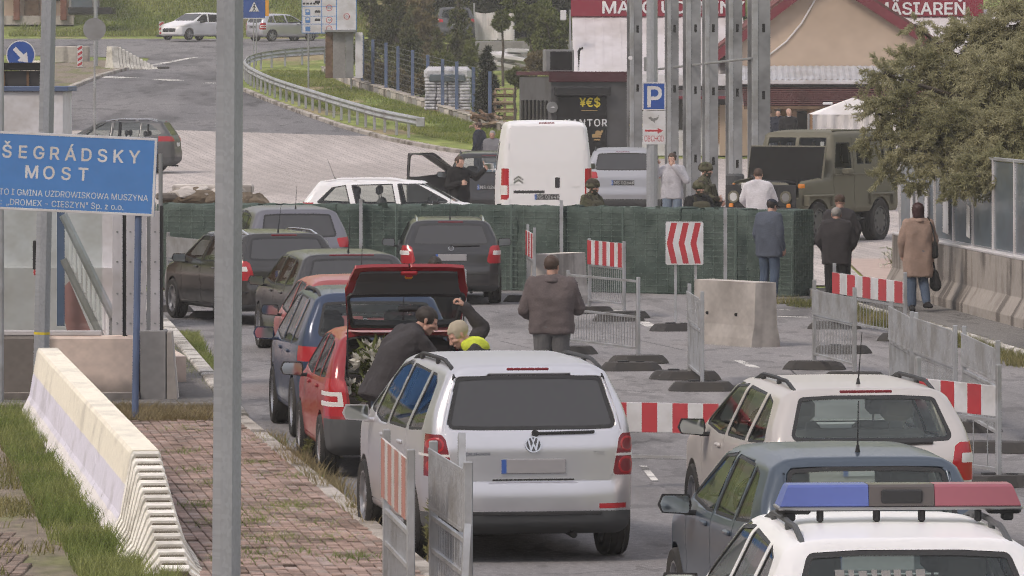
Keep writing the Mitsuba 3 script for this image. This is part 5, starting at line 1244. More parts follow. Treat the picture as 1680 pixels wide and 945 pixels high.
# ---------------------------------------------------------------- steel columns of the old canopy
def columns():
    spec = [(1041, 23, 150, 'leftmost rusty-edged steel column beside the dark kiosk'), (1102, 21, 147, 'steel column just right of the parking sign'), (1135, 27, 143, 'steel column behind the man in the grey sweater'),
            (1165, 24, 140, 'steel column above the two soldiers'), (1204, 25, 137, 'steel column second from the right'), (1245, 34, 132, 'widest steel column, behind the raised truck bonnet')]
    for px, w, d, lab in spec:
        k = thing('steel_column', lab, 'column'); W = w * d / F_; x = PX(px, d); M = place(x, d, float(zt(x, d)), 12)
        put(k, 'web', box(0, 0, 2.8, .03, W * .8, 5.6), 'steel_column', M)
        for s in (-1, 1): put(k, 'flange', bbox(0, s * W * .4, 2.8, W * .92, .03, 5.6, .004), 'steel_column', M)
        put(k, 'channel', bbox(-W * .30, -W * .45, 2.8, W * .28, .05, 5.6, .006), 'galv_thin', M)
        put(k, 'base', bbox(0, 0, .03, W * 1.6, W * 1.6, .06, .01), 'steel_column', M)
        for zz in (1.35, 2.95, 4.4): put(k, 'slot', box(W * .12, -W * .4 - .02, zz, .06, .02, .18), 'black_slot', M)
    k = thing('cable', 'dark cable strung between the steel columns', 'cable')
    pts = [(PX(1075, 149), 149, PZ(114, 149)), (PX(1110, 146.6), 146.6, PZ(110, 146.6)), (PX(1160, 139.6), 139.6, PZ(104, 139.6)), (PX(1232, 131.7), 131.7, PZ(96, 131.7))]
    put(k, 'strand', tube(pts, .028, 6), 'sign_back')
    k = thing('bracket_box', 'small fixture box on the columns beside the dark kiosk', 'box'); put(k, 'box', bbox(PX(1063, 149), 149, PZ(105, 149), .2, .2, .35, .02), 'sign_back'); put(k, 'camera', cyl((PX(1034, 149), 148.7, PZ(95, 149)), (PX(1034, 149), 149, PZ(95, 149)), .05, 8), 'text_white')
    x, y = PX(1206, 130), 130; k = thing('litter_bin', 'dark litter bin below the widest steel column', 'bin'); z = float(zt(x, y)); put(k, 'body', revolve([(0, 0), (.17, 0), (.2, .75), (.17, .8), (0, .8), (0, 0)], 20), 'plastic_grey', place(x, y, z + .5)); put(k, 'stand', box(x, y, z + .25, .06, .06, .5), 'plastic_dark')
columns()
def parking_sign():
    d = 121.5; s = F_ / d; k = thing('parking_sign', 'parking sign with a blue P and a red arrow on a grey pole', 'sign'); x = PX(1070, d); z0 = float(zt(x, d)); M = place(x, d, 0)
    put(k, 'pole', tube([(0, .12, z0), (0, .12, 6.2)], 9.2 / s, 10), 'galvanised', M)
    def R(px0, px1, py0, py1, nm, mt, y=-.02, t=.01): put(k, nm, bbox(PX((px0 + px1) / 2, d) - x, y, PZ((py0 + py1) / 2, d), (px1 - px0) / s, t, (py1 - py0) / s, .003), mt, M)
    R(1054, 1092, 135, 181, 'blue_board', 'sign_royal', -.0, .03); R(1054, 1092, 182, 237, 'white_board', 'sign_white', -.0, .03)
    for a, b, c_, e in ((1054, 1092, 135, 137), (1054, 1092, 179, 181), (1054, 1056, 137.2, 178.8), (1090, 1092, 137.2, 178.8)): R(a, b, c_, e, 'border', 'sign_white', -.018)
    put(k, 'letter', text('P', 33 / s, .006, True), 'sign_white', M @ T().translate([PX(1074, d) - x, -.016, PZ(175, d)]))
    R(1058, 1080, 213, 216, 'arrow', 'sign_red', -.018); put(k, 'arrow', xz(extr(sg.Polygon([(0, -.06), (.11, 0), (0, .06)]), .006)), 'sign_red', M @ T().translate([PX(1079, d) - x, -.016, PZ(214.5, d)]))
    for i, ch in enumerate('OBCHOD'): put(k, 'letter', text(ch, 9.6 / s, .004, False), 'sign_red', M @ T().translate([PX(1059.5 + i * 5.5, d) - x, -.016, PZ(232, d)]) @ T().scale([.6, 1, 1]))
    bird = sg.Polygon([(-.1, .02), (-.04, .05), (.0, .0), (.1, .04), (.13, .1), (.1, -.01), (.03, -.05), (.06, -.09), (-.02, -.04)])
    put(k, 'emblem', xz(extr(bird, .004)), 'sign_back', M @ T().translate([PX(1071, d) - x, -.016, PZ(195, d)]))
    for zz in (150, 205): put(k, 'clamp', bbox(0, .07, PZ(zz, d), 24 / s, .12, .04), 'galv_thin', M)
parking_sign()

# ---------------------------------------------------------------- exchange kiosk
def kiosk():
    d = 152.; s = F_ / d; x = PX(903, d); z0 = float(zt(x, d)); H = PZ(122, d) - z0
    k = thing('exchange_kiosk', 'dark grey money exchange kiosk with a maroon roof edge', 'kiosk'); M = place(x, d, z0, 14)
    w, dp = 2.06, 3.2
    put(k, 'wall', cat([bbox(w / 2, dp / 2, H / 2, w, dp, H - .1, .02)]), 'booth_grey', M)
    put(k, 'roof', bbox(w / 2, dp / 2, H + .02, w + .12, dp + .15, .10, .01), 'maroon_dark', M); put(k, 'roof_edge', bbox(w / 2, -.05, H - .10, w + .10, .06, .18, .01), 'maroon_dark', M)
    for i in range(7): put(k, 'side_slat', bbox(-.025, .35 + i * .40, H / 2 - .2, .05, .16, H - .9, .01), 'booth_black', M)
    put(k, 'front_board', bbox(.80, -.03, H - 1.42, 1.28, .05, 1.75, .01), 'booth_black', M)
    put(k, 'shutter_box', bbox(.80, -.10, H - .42, 1.42, .2, .22, .02), 'plastic_dark', M)
    def t(s_, px, py, h, mt, bold=True, nm='lettering'): put(k, nm, text(s_, h, .006, bold), mt, M @ T().translate([(px - 903) / s * 1.03, -.062, PZ(py, d) - z0]))
    t('¥€$', 967, 175, .215, 'text_yellow'); put(k, 'underline', bbox((966 - 903) / s * 1.03, -.06, PZ(181.5, d) - z0, .42, .008, .02), 'text_orange', M)
    
    for i, ch in enumerate('KANTOR'): t(ch, 930 + i * 12.2, 207, .17, 'text_white', nm='letter')

    hand = shapely.union_all([sg.Point(.02, .05).buffer(.07), sg.box(-.13, -.06, .1, -.02), sg.LineString([(-.1, 0), (.08, .02), (.13, .1)]).buffer(.03)]); put(k, 'hand_symbol', xz(extr(hand, .006)), 'text_orange', M @ T().translate([(981 - 903) / s, -.062, PZ(222, d) - z0]))
    put(k, 'hand_symbol', bbox((981 - 903) / s, -.062, PZ(229.5, d) - z0, .17, .006, .03, .002), 'text_orange', M)
    put(k, 'wall_lamp', revolve([(0, 0), (.14, 0), (.14, .05), (0, .05), (0, 0)], 24, 'y'), 'sign_back', M @ T().translate([.02, -.12, PZ(176, d) - z0])); put(k, 'lamp_mark', bbox(.03, -.13, PZ(176, d) - z0, .10, .01, .03), 'text_white', M)
    kk = thing('display_box', 'black display box on the kiosk roof', 'display'); Mb = place(PX(918, d), d + .6, PZ(118.5, d), 14)
    put(kk, 'case', bbox(0, .1, .29, .74, .3, .56, .02), 'sign_back', Mb); put(kk, 'screen', bbox(.03, -.06, .29, .56, .03, .46, .01), 'booth_black', Mb)
    kk = thing('roof_hook', 'bent steel pipe on the kiosk roof beside the display box', 'pipe'); put(kk, 'pipe', tube([(PX(950, d), d + .5, PZ(120, d)), (PX(950, d), d + .5, PZ(84, d)), (PX(952, d), d + .5, PZ(80, d)), (PX(957, d), d + .5, PZ(79, d))], .035, 8), 'plastic_dark')
    # second sign beside the kiosk
    kk = thing('sign_board', 'black board with a yellow band right of the kiosk', 'sign'); d2 = 150.; x2 = PX(1044, d2); Mb = place(x2, d2, 0)
    put(kk, 'board', bbox(0, 0, PZ(206, d2), .36, .04, .78, .01), 'booth_black', Mb); put(kk, 'band', bbox(0, -.025, PZ(205, d2), .35, .01, .07, .002), 'text_yellow', Mb); put(kk, 'lettering', text('¥€$', .10, .004, True), 'text_orange', Mb @ T().translate([.02, -.026, PZ(194, d2)])); put(kk, 'post', box(0, .04, 1.0, .06, .04, 2.6), 'booth_black', Mb)
kiosk()

# ---------------------------------------------------------------- the shop with the red roof sign
def shop():
    d = 200.; s = F_ / d; z0 = float(zt(PX(1250, d), d)); k = thing('butcher_shop', 'long shop building with white metal roof, red roof sign and beige gable', 'building')
    X = lambda p: PX(p, d); Z = lambda p: PZ(p, d)
    # main block behind
    put(k, 'wall', box((X(950) + X(1800)) / 2, d + 8, (Z(122) + z0) / 2 - .3, X(1800) - X(950), 8, Z(122) - z0 + .6), 'beige_wall')
    # white metal roof slope, standing seams
    za, zb, y0, y1 = Z(122), Z(12), d + 3.4, d + 7.4
    def roof(x0, x1):
        put(k, 'roof', cat([trimesh.convex.convex_hull(np.array([(x, y, z + t) for x in (x0, x1) for (y, z) in ((y0, za), (y1, zb)) for t in (0, -.12)]))]), 'roof_white')
        for x in np.arange(x0 + .12, x1, .30): put(k, 'roof_seam', bar((x, y0, za + .02), (x, y1, zb + .02), .035), 'roof_white')
    roof(X(942), X(1232)); roof(X(1440), X(1720))
    put(k, 'roof_side', trimesh.convex.convex_hull(np.array([(X(940) - t, y, z) for t in (0, .05) for (y, z) in ((y0, za), (y1, zb), (y1 + 4, za))])), 'sign_back', None, False, 'grey triangular end of the roof')
    put(k, 'chimney_vent', bbox(X(926), y0 + 1, Z(23), .2, .3, .34, .02), 'white_board')
    # sign boards on the roof
    for x0, x1, txt, tx0, tx1, base in ((940, 1236, 'MÄSO ÚDENINY', 988, 1222, 21.5), (1448, 1640, 'MÄSIAREŇ', 1436, 1584, 23.5)):
        put(k, 'sign_board', bbox((X(x0) + X(x1)) / 2, y1 - .5, Z(-6), X(x1) - X(x0), .12, 60 / s, .02), 'maroon' if False else 'sign_shop')
        m = meshkit.text_mesh(txt, 20 / s, .02, True); b = m.bounds; wd = (tx1 - tx0) / s * (y1 - .6) / d; m.vertices[:, 0] = (m.vertices[:, 0] - b[0, 0]) * wd / (b[1, 0] - b[0, 0])
        for c in letters(m): put(k, 'letter', xz(c), 'text_white', place((tx0 - 840) / F_ * (y1 - .6), y1 - .585, PZ(base, y1 - .6)))
    # gable dormer
    gx, gz = X(1352), Z(-46)
    sl, sr = .76, .65
    xl, xr = X(1182), X(1532)
    tri = sg.Polygon([(xl + .2, Z(112)), (xr - .2, Z(112)), (xr - .2, gz - (xr - .2 - gx) * sr), (gx, gz), (xl + .2, gz - (gx - xl - .2) * sl)])
    put(k, 'gable_wall', xz(extr(tri, .3)), 'beige_wall', place(0, d + .3, 0))
    for (x0, x1, sl_) in ((xl - .3, gx, sl), (xr + .3, gx, sr)):
        zend = gz - abs(x1 - x0) * sl_; th = .36
        put(k, 'bargeboard', trimesh.convex.convex_hull(np.array([(x, y, z + t) for (x, z) in ((x0, zend), (x1, gz)) for y in (d - .35, d - .25) for t in (.10, .10 - th)])), 'maroon')
        put(k, 'gable_roof', trimesh.convex.convex_hull(np.array([(x, y, z + t) for (x, z) in ((x0, zend), (x1, gz)) for y in (d - .3, d + 9) for t in (.20, .11)])), 'maroon_roof')
    put(k, 'cable', tube([(X(1262), d - .05, Z(90)), (X(1290), d - .05, Z(68)), (X(1315), d - .05, Z(38)), (X(1338), d - .05, Z(-2)), (X(1350), d - .05, Z(-28))], .03, 6), 'canvas_white')
    # corrugated canopy, gutter, tiled lean-to, shop front
    xs = np.arange(X(1210), X(1560), .05); v = []; f = []; n = len(xs)
    for j, (y, z) in enumerate(((d - .1, Z(108)), (d - 1.6, Z(131)))): v += [(x, y, z + .018 * math.cos(i * PI / 2)) for i, x in enumerate(xs)]
    for i in range(n - 1): f += [[i, n + i, n + i + 1], [i, n + i + 1, i + 1]]
    put(k, 'canopy_sheet', trimesh.Trimesh(v, f, process=False), 'canopy_grey')
    put(k, 'gutter', bbox((X(1215) + X(1560)) / 2, d - 1.65, Z(135), X(1560) - X(1215), .12, .13, .02), 'white_board'); put(k, 'gutter_shadow_board', bbox((X(1215) + X(1560)) / 2, d - 1.5, Z(140), X(1560) - X(1215), .10, .12), 'booth_black')  # white gutter with a black board behind and below it
    put(k, 'lean_to_roof', trimesh.convex.convex_hull(np.array([(x, y, z + t) for x in (X(1215), X(1560)) for (y, z) in ((d - 1.5, Z(143)), (d - 2.9, Z(174))) for t in (0, -.06)])), 'maroon_roof')
    for i in range(9):
        t = i / 9; y, z = d - 1.5 - 1.4 * t, Z(143) - (Z(143) - Z(174)) * t
        put(k, 'roof_tile_row', bbox((X(1215) + X(1560)) / 2, y - .07, z - .02, X(1560) - X(1215), .17, .014, .004), 'maroon_roof')
    put(k, 'fascia', bbox((X(1215) + X(1560)) / 2, d - 2.95, Z(176), X(1560) - X(1215), .05, .10), 'wood_brown')
    put(k, 'shop_wall', box((X(1180) + X(1560)) / 2, d - .2, (Z(172) + z0) / 2, X(1560) - X(1180), .4, Z(172) - z0), 'beige_wall')
    for px in (1268, 1297, 1326, 1338, 1420): put(k, 'timber_post', box(X(px), d - 2.8, (Z(176) + z0) / 2, .14, .14, Z(176) - z0), 'wood_brown' if px != 1326 else 'wood_tan')
    put(k, 'door', bbox(X(1314), d - .45, (Z(182) + z0) / 2, .38, .08, Z(182) - z0), 'booth_black'); put(k, 'door_frame', bbox(X(1326), d - .46, (Z(180) + z0) / 2, .12, .1, Z(180) - z0), 'wood_tan'); put(k, 'wall_panel', bbox(X(1287), d - .43, Z(195), .46, .06, .9), 'wood_tan')
    # left part under the columns: windows, grey band
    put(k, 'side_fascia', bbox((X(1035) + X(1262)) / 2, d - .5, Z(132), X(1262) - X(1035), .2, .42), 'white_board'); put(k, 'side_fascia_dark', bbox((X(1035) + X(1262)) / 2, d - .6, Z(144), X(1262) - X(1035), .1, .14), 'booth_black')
    put(k, 'side_wall', box((X(1035) + X(1262)) / 2, d - .1, (Z(146) + z0) / 2, X(1262) - X(1035), .3, Z(146) - z0), 'white_board')
    put(k, 'side_awning', bbox((X(1100) + X(1190)) / 2, d - .7, Z(160), X(1190) - X(1100), .8, .10), 'maroon')
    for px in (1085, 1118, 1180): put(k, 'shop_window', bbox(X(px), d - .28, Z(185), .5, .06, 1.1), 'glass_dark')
    put(k, 'brown_door', bbox(X(1182), d - .32, Z(205), .22, .06, 1.2), 'wood_tan')
    kk = thing('flood_lamp', 'small white flood lamp under the maroon lean-to roof', 'lamp'); put(kk, 'housing', bbox(X(1350), d - 3.1, Z(169), .32, .12, .09, .02), 'text_white')
mat('maroon_dark', dirt((.085, .026, .034), .5), .6); mat('sign_shop', dirt((.26, .022, .045), .35, 1), .5)
shop()
def tent():
    d = 146.; k = thing('market_tent', 'white canvas tent behind the army truck', 'tent'); X = lambda p: PX(p, d); Z = lambda p: PZ(p, d)
    x0, x1, ap = X(1335), X(1475), (X(1405), d + 1.3, Z(160)); zb, z0 = Z(188), float(zt(6, d))
    b = [(x0, d), (x1, d), (x1, d + 2.6), (x0, d + 2.6)]
    v = [(*p, zb) for p in b] + [(ap[0], ap[1], ap[2])]
    put(k, 'roof', trimesh.Trimesh(v, [[0, 1, 4], [1, 2, 4], [2, 3, 4], [3, 0, 4], [0, 2, 1], [0, 3, 2]], process=False), 'canvas_white')
    n = 40; xs = np.linspace(x0, x1, n); ys = d + .03 * np.sin(np.arange(n) * 1.3) + .02 * np.sin(np.arange(n) * .7)
    w = [(a, b_, zb) for a, b_ in zip(xs, ys)] + [(a, b_ - .03, zb - .95) for a, b_ in zip(xs, ys)]; f = []
    for i in range(n - 1): f += [[i, n + i, n + i + 1], [i, n + i + 1, i + 1]]
    put(k, 'front_curtain', trimesh.Trimesh(w, f, process=False), 'canvas_white')
    for i, (a, b_) in enumerate(b): put(k, 'leg', box(a, b_, (zb + z0) / 2, .05, .05, zb - z0), 'galv_thin')
tent()

# ---------------------------------------------------------------- yard fence with blue posts, pallets, stacks behind
def yard_fence():
    k = thing('yard_fence', 'row of blue fence posts on a low stone wall above the guard rail', 'fence')
    wl = [(532, 120), (560, 131), (600, 147), (650, 162), (700, 178), (760, 197), (810, 212), (850, 222)]
    p = Gxy(*wl); l = sg.LineString(p)
    n = 46; rng = np.random.default_rng(5)
    for i in range(n):
        a, b = np.array(l.interpolate(i / n, True).coords[0][:2]), np.array(l.interpolate((i + 1) / n, True).coords[0][:2])
        c = (a + b) / 2; z = float(zt(*c)); yaw = math.degrees(math.atan2(b[1] - a[1], b[0] - a[0])); ln = np.linalg.norm(b - a)
        put(k, 'stone', bbox(0, 0, .09, ln - .02, .25, .36 + rng.normal(0, .008), .02), ('concrete', 'concrete_wall', 'concrete_grey')[i % 3], place(c[0], c[1], z, yaw))
        put(k, 'coping', bbox(0, 0, .30, ln - .008, .32, .06, .01), 'concrete', place(c[0], c[1], z, yaw))
    for px0, py0, px1, py1 in ((595, 58, 595, 130), (612, 65, 612, 136), (633, 70, 633, 142), (653, 76, 653, 150), (677, 82, 677, 158), (702, 90, 702, 166), (726, 97, 726, 172), (749, 101, 749, 180), (777, 110, 777, 188), (804, 117, 804, 192)):
        # the posts stand on the wall
        best = min((l.interpolate(t, True).coords[0][:2] for t in np.linspace(0, 1, 400)), key=lambda c: abs(840 + c[0] / c[1] * F_ - px0)); x, y = best; z = float(zt(x, y)) + .32; top = PZ(py0, y)
        put(k, 'fence_post', bbox(x, y, (z + top) / 2, .13, .07, top - z, .01), 'post_blue')
    wires = [tube([(c[0], c[1], float(zt(*c)) + .35 + hh) for c in (l.interpolate(t, True).coords[0][:2] for t in np.linspace(.14, .86, 30))], .006, 4, False) for hh in np.arange(.1, 1.9, .2)]
    put(k, 'wire', cat(wires), 'sign_back', kind='stuff')
yard_fence()
def yard_stock():
    # bagged goods
    d = 231.5; X = lambda p: PX(p, d); Z = lambda p: PZ(p, d); rng = np.random.default_rng(8)
    k = thing('bag_stack', 'pallet stack of white bags wrapped in film behind the blue fence posts', 'stack'); zb = float(zt(X(735), d)) + .1
    lay = 12; hh = (Z(118) - zb) / lay
    for j in range(lay):
        for i in range(4):
            for r in range(2):
                w = (X(772) - X(697)) / 4; m = trimesh.creation.icosphere(2); v = m.vertices; v = np.sign(v) * np.abs(v) ** .45; m.vertices = v * [w * .52, .35, hh * .56]
                m.apply_translation([X(697) + w * (i + .5 + rng.normal(0, .03)), d + r * .7 + rng.normal(0, .02), zb + hh * (j + .5)]); put(k, 'bag', m, 'bag_white', None, True)
    put(k, 'film_hood', bbox((X(697) + X(772)) / 2, d + .35, Z(121), X(774) - X(696), 1.5, .55, .16), 'bag_white'); put(k, 'film_band', bbox((X(700) + X(768)) / 2, d - .38, Z(128), X(764) - X(704), .1, .30, .1), 'panel_blue')
    kk = thing('pallet', 'wooden pallet under the white bag stack', 'pallet'); put(kk, 'deck', bbox((X(697) + X(772)) / 2, d + .35, zb - .03, X(774) - X(696), 1.5, .05), 'wood_pale')
    for xx in (X(700), X(735), X(769)): put(kk, 'block', box(xx, d + .35, zb - .2, .12, 1.4, .30), 'wood_pale')
    # planks and pallets
    d = 219.; k = thing('timber_stack', 'stack of brown planks and pallets between fence and kiosk', 'stack'); zb = float(zt(PX(826, 219), 219)); top = PZ(146, d)
    z = zb; j = 0
    while z < top:
        put(k, 'plank', bbox(PX(828, d) + rng.normal(0, .04), d + .4 + rng.normal(0, .04), z + .05, PX(847, d) - PX(809, d), .9, .055, .01), ('wood_brown', 'wood_pale', 'wood_brown')[j % 3]); z += .07
        if j % 2:
            for xx in (812, 828, 844): put(k, 'spacer', box(PX(xx, d), d + .4, z + .07, .10, .8, .12), 'wood_pale')
            z += .13
        j += 1
    d = 217.; k = thing('firewood_pile', 'low pile of sawn offcuts beside the timber stack', 'pile'); zb = float(zt(PX(790, d), d))
    for i in range(26):
        m = bbox(0, 0, 0, .5 + .3 * rng.random(), .1, .09, .01); m.apply_transform(trimesh.transformations.euler_matrix(rng.normal(0, .3), rng.normal(0, .25), rng.normal(0, .8))); m.apply_translation([PX(797 + rng.normal(0, 9), d), d + rng.normal(0, .3), zb + .1 + .5 * rng.random()]); put(k, 'offcut', m, ('wood_brown', 'wood_pale')[i % 2])
    # stone slabs, white sheet, grey wall and car-height rail further back
    d = 262.; k = thing('stone_slabs', 'pile of pale stone slabs in front of the grey wall', 'pile'); zb = PZ(113, d)
    for i in range(9):
        m = bbox(0, 0, 0, .9 + .6 * rng.random(), .7, .16, .02); m.apply_transform(trimesh.transformations.euler_matrix(rng.normal(0, .12), rng.normal(0, .2), rng.normal(0, .4))); m.apply_translation([PX(822 + (i % 3) * 12 + rng.normal(0, 3), d), d + rng.normal(0, .3), zb + .14 * (i // 2) + .2]); put(k, 'slab', m, 'white_board')
    d = 276.; k = thing('white_banner', 'white sheet stretched above the grey yard wall', 'banner'); n = 20
    xs = np.linspace(PX(778, d), PX(843, d), n); w = [(x, d + .05 * math.sin(i), PZ(66, d)) for i, x in enumerate(xs)] + [(x, d + .05 * math.sin(i * 1.3) + .02, PZ(19 + 3 * abs(math.sin(i * .3)), d)) for i, x in enumerate(xs)]; f = []
    for i in range(n - 1): f += [[i, i + 1, n + i + 1], [i, n + i + 1, n + i], [i, n + i + 1, i + 1], [i, n + i, n + i + 1]]
    put(k, 'sheet', trimesh.Trimesh(w, f, process=False), 'canvas_white'); [put(k, 'pole', box(PX(q, d), d + .06, PZ(45, d), .08, .06, 2.2), 'galv_thin') for q in (778, 843)]
    k = thing('yard_wall', 'low grey wall below the white sheet', 'wall'); put(k, 'block', bbox((PX(740, 270) + PX(960, 270)) / 2, 270, PZ(92, 270), PX(960, 270) - PX(740, 270), .4, 1.3, .02), 'concrete_grey'); put(k, 'rail', cat([box((PX(780, 270) + PX(960, 270)) / 2, 270, PZ(69, 270), PX(960, 270) - PX(780, 270), .06, .10)]), 'sign_back')
    for q in (780, 817, 847, 870, 920): put(k, 'rail_post', box(PX(q, 270), 270, PZ(77, 270), .06, .06, .75), 'sign_back')
    # end of the yard building at the head of the fence
    d = 250.; k = thing('yard_shed', 'brown and grey shed end behind the information sign', 'shed'); z0 = PZ(128, d)
    for a, b, mt in ((534, 546, 'wood_brown'), (546.5, 566, 'concrete_grey'), (566.5, 580, 'sign_back'), (583, 595, 'white_board')): put(k, 'panel', box((PX(a, d) + PX(b, d)) / 2, d, (z0 + PZ(53, d)) / 2, PX(b, d) - PX(a, d), .3, PZ(53, d) - z0), mt)
    put(k, 'roof', bbox(PX(558, d), d + 1, PZ(51, d), 1.25, 3, .10), 'sign_back')
yard_stock()

# ---------------------------------------------------------------- houses at the top left
def houses():
    d = 335.; X = lambda p: PX(p, d); Z = lambda p: PZ(p, d)
    k = thing('house', 'tan house with brick red porch columns at the top left', 'house')
    put(k, 'wall', box(X(30), d + 4, Z(-20), X(112) - X(-60), 6, 3.6), 'beige_wall'); put(k, 'plinth', box(X(20), d + .9, Z(33), X(118) - X(-80), .5, .5), 'concrete')
    for px in (26, 72, 103): put(k, 'porch_column', bbox(X(px), d + .6, Z(0), .34, .34, 2.2), 'brick_red')
    put(k, 'door', bbox(X(50), d + .9, Z(-5), .8, .1, 2.0), 'wood_brown'); put(k, 'window', bbox(X(86), d + .9, Z(-14), .7, .1, 1.0), 'glass_dark'); put(k, 'roof', box(X(30), d + 3.5, Z(-75), X(130) - X(-80), 9, .3), 'maroon_roof')
    d = 330.; k = thing('garage_box', 'grey garage box beside the tan house at the top left', 'garage'); put(k, 'wall', bbox((X(112) + X(156)) / 2, d + 2, Z(0), X(156) - X(112), 3, 1.6), 'concrete_grey'); put(k, 'door', bbox((X(113) + X(153)) / 2, d + .45, Z(-2), X(150) - X(116), .08, 1.0), 'panel_blue'); put(k, 'base', bbox((X(112) + X(182)) / 2, d + 1.8, Z(17), X(182) - X(110), 3.2, .35), 'booth_black')
mat('canopy_grey', dirt((.46, .47, .51), .4, 2), .5); mat('brick_red', dirt((.24, .10, .07), .5, 2), .9)
houses()
# ---------------------------------------------------------------- movable street barriers
mat('board_faded', dirt((.52, .49, .48), .5, 4), .5); mat('stripe_faded', dirt((.43, .20, .17), .6, 5, (1.3, 1.5, 1.5)), .5)
def foot_mesh(l=.82, w=.42, h=.11):
    p = [(-l / 2, -w / 4, 0), (-l / 2, w / 4, 0), (-l / 3, -w / 2, 0), (-l / 3, w / 2, 0), (l / 2, -w / 4, 0), (l / 2, w / 4, 0), (l / 3, -w / 2, 0), (l / 3, w / 2, 0)]
    q = [(x * .93, y * .9, .05) for x, y, _ in p] + [(x * .78, y * .8, h) for x, y, _ in p]
    return trimesh.convex.convex_hull(np.array(p + q))
GRIP = mikit.ply(cat([bbox(s * .22, 0, .115, .16, .12, .02, .005) for s in (-1,)]), 'plastic_dark')
def barrier(label, a, b, h=1.2, board=None, bz=(.78, 1.10), stripes=9, feet=(0, 1), grid=(.18, .72), rails=(), bars=.11, post=.048, group=None, back=None, foot_yaw=70, top_rail=None, zoff=0.):
    """a, b: ground points (x, y) of the two posts"""
    a, b = np.array(a, float), np.array(b, float); ln = np.linalg.norm(b - a); yaw = math.degrees(math.atan2(b[1] - a[1], b[0] - a[0]))
    if ln < .1: raise ValueError
    M = place(a[0], a[1], float(zt(*a)) + .004 + zoff, yaw)
    k = thing('street_barrier', label, 'barrier', group)
    for x in (0, ln): put(k, 'post', bbox(x, 0, h / 2 + .03, post, post, h - .06, .006), 'galv_thin', M)
    for z in sorted(set((grid or ()) + tuple(rails) + ((top_rail,) if top_rail else ()))): put(k, 'rail', box(ln / 2, 0, z, ln - post, .03, .03), 'galv_thin', M)
    if grid: put(k, 'wire_bars', cat([box(x, 0, sum(grid) / 2, .008, .008, grid[1] - grid[0]) for x in np.arange(bars, ln - .02, bars)]), 'galv_thin', M, kind='stuff')
    if board:
        zc, zh = sum(bz) / 2, bz[1] - bz[0]
        put(k, 'board', bbox(ln / 2, -.028, zc, ln - post * .2, .018, zh, .004), {'redwhite': 'sign_white', 'faded': 'board_faded'}.get(board, 'galv_thin'), M)
        if board in ('redwhite', 'faded'):
            w = (ln - post * .2) / stripes
            for i in range(0, stripes, 2): put(k, 'stripe', box(post * .1 + w * (i + .5), -.0385, zc, w, .003, zh - .002), 'sign_red' if board == 'redwhite' else 'stripe_faded', M)
        if board == 'grey':
            for z in bz: put(k, 'board_rim', box(ln / 2, -.036, z, ln - post, .012, .025), 'galv_thin', M)
            for x in np.arange(.1, ln - .05, .12): put(k, 'rib', box(x, -.039, zc, .012, .006, zh - .04), 'galv_thin', M)
    for i in feet:
        put(k, 'foot', FOOT_T[0], 'rubber_pad', M @ T().translate([ln * i, 0, 0]) @ T().rotate([0, 0, 1], foot_yaw))
    return k, M
FOOT_T = [foot_mesh()]
def GP(px, py): return G(px, py)[:2]
def AT(px, d): return (PX(px, d), d)
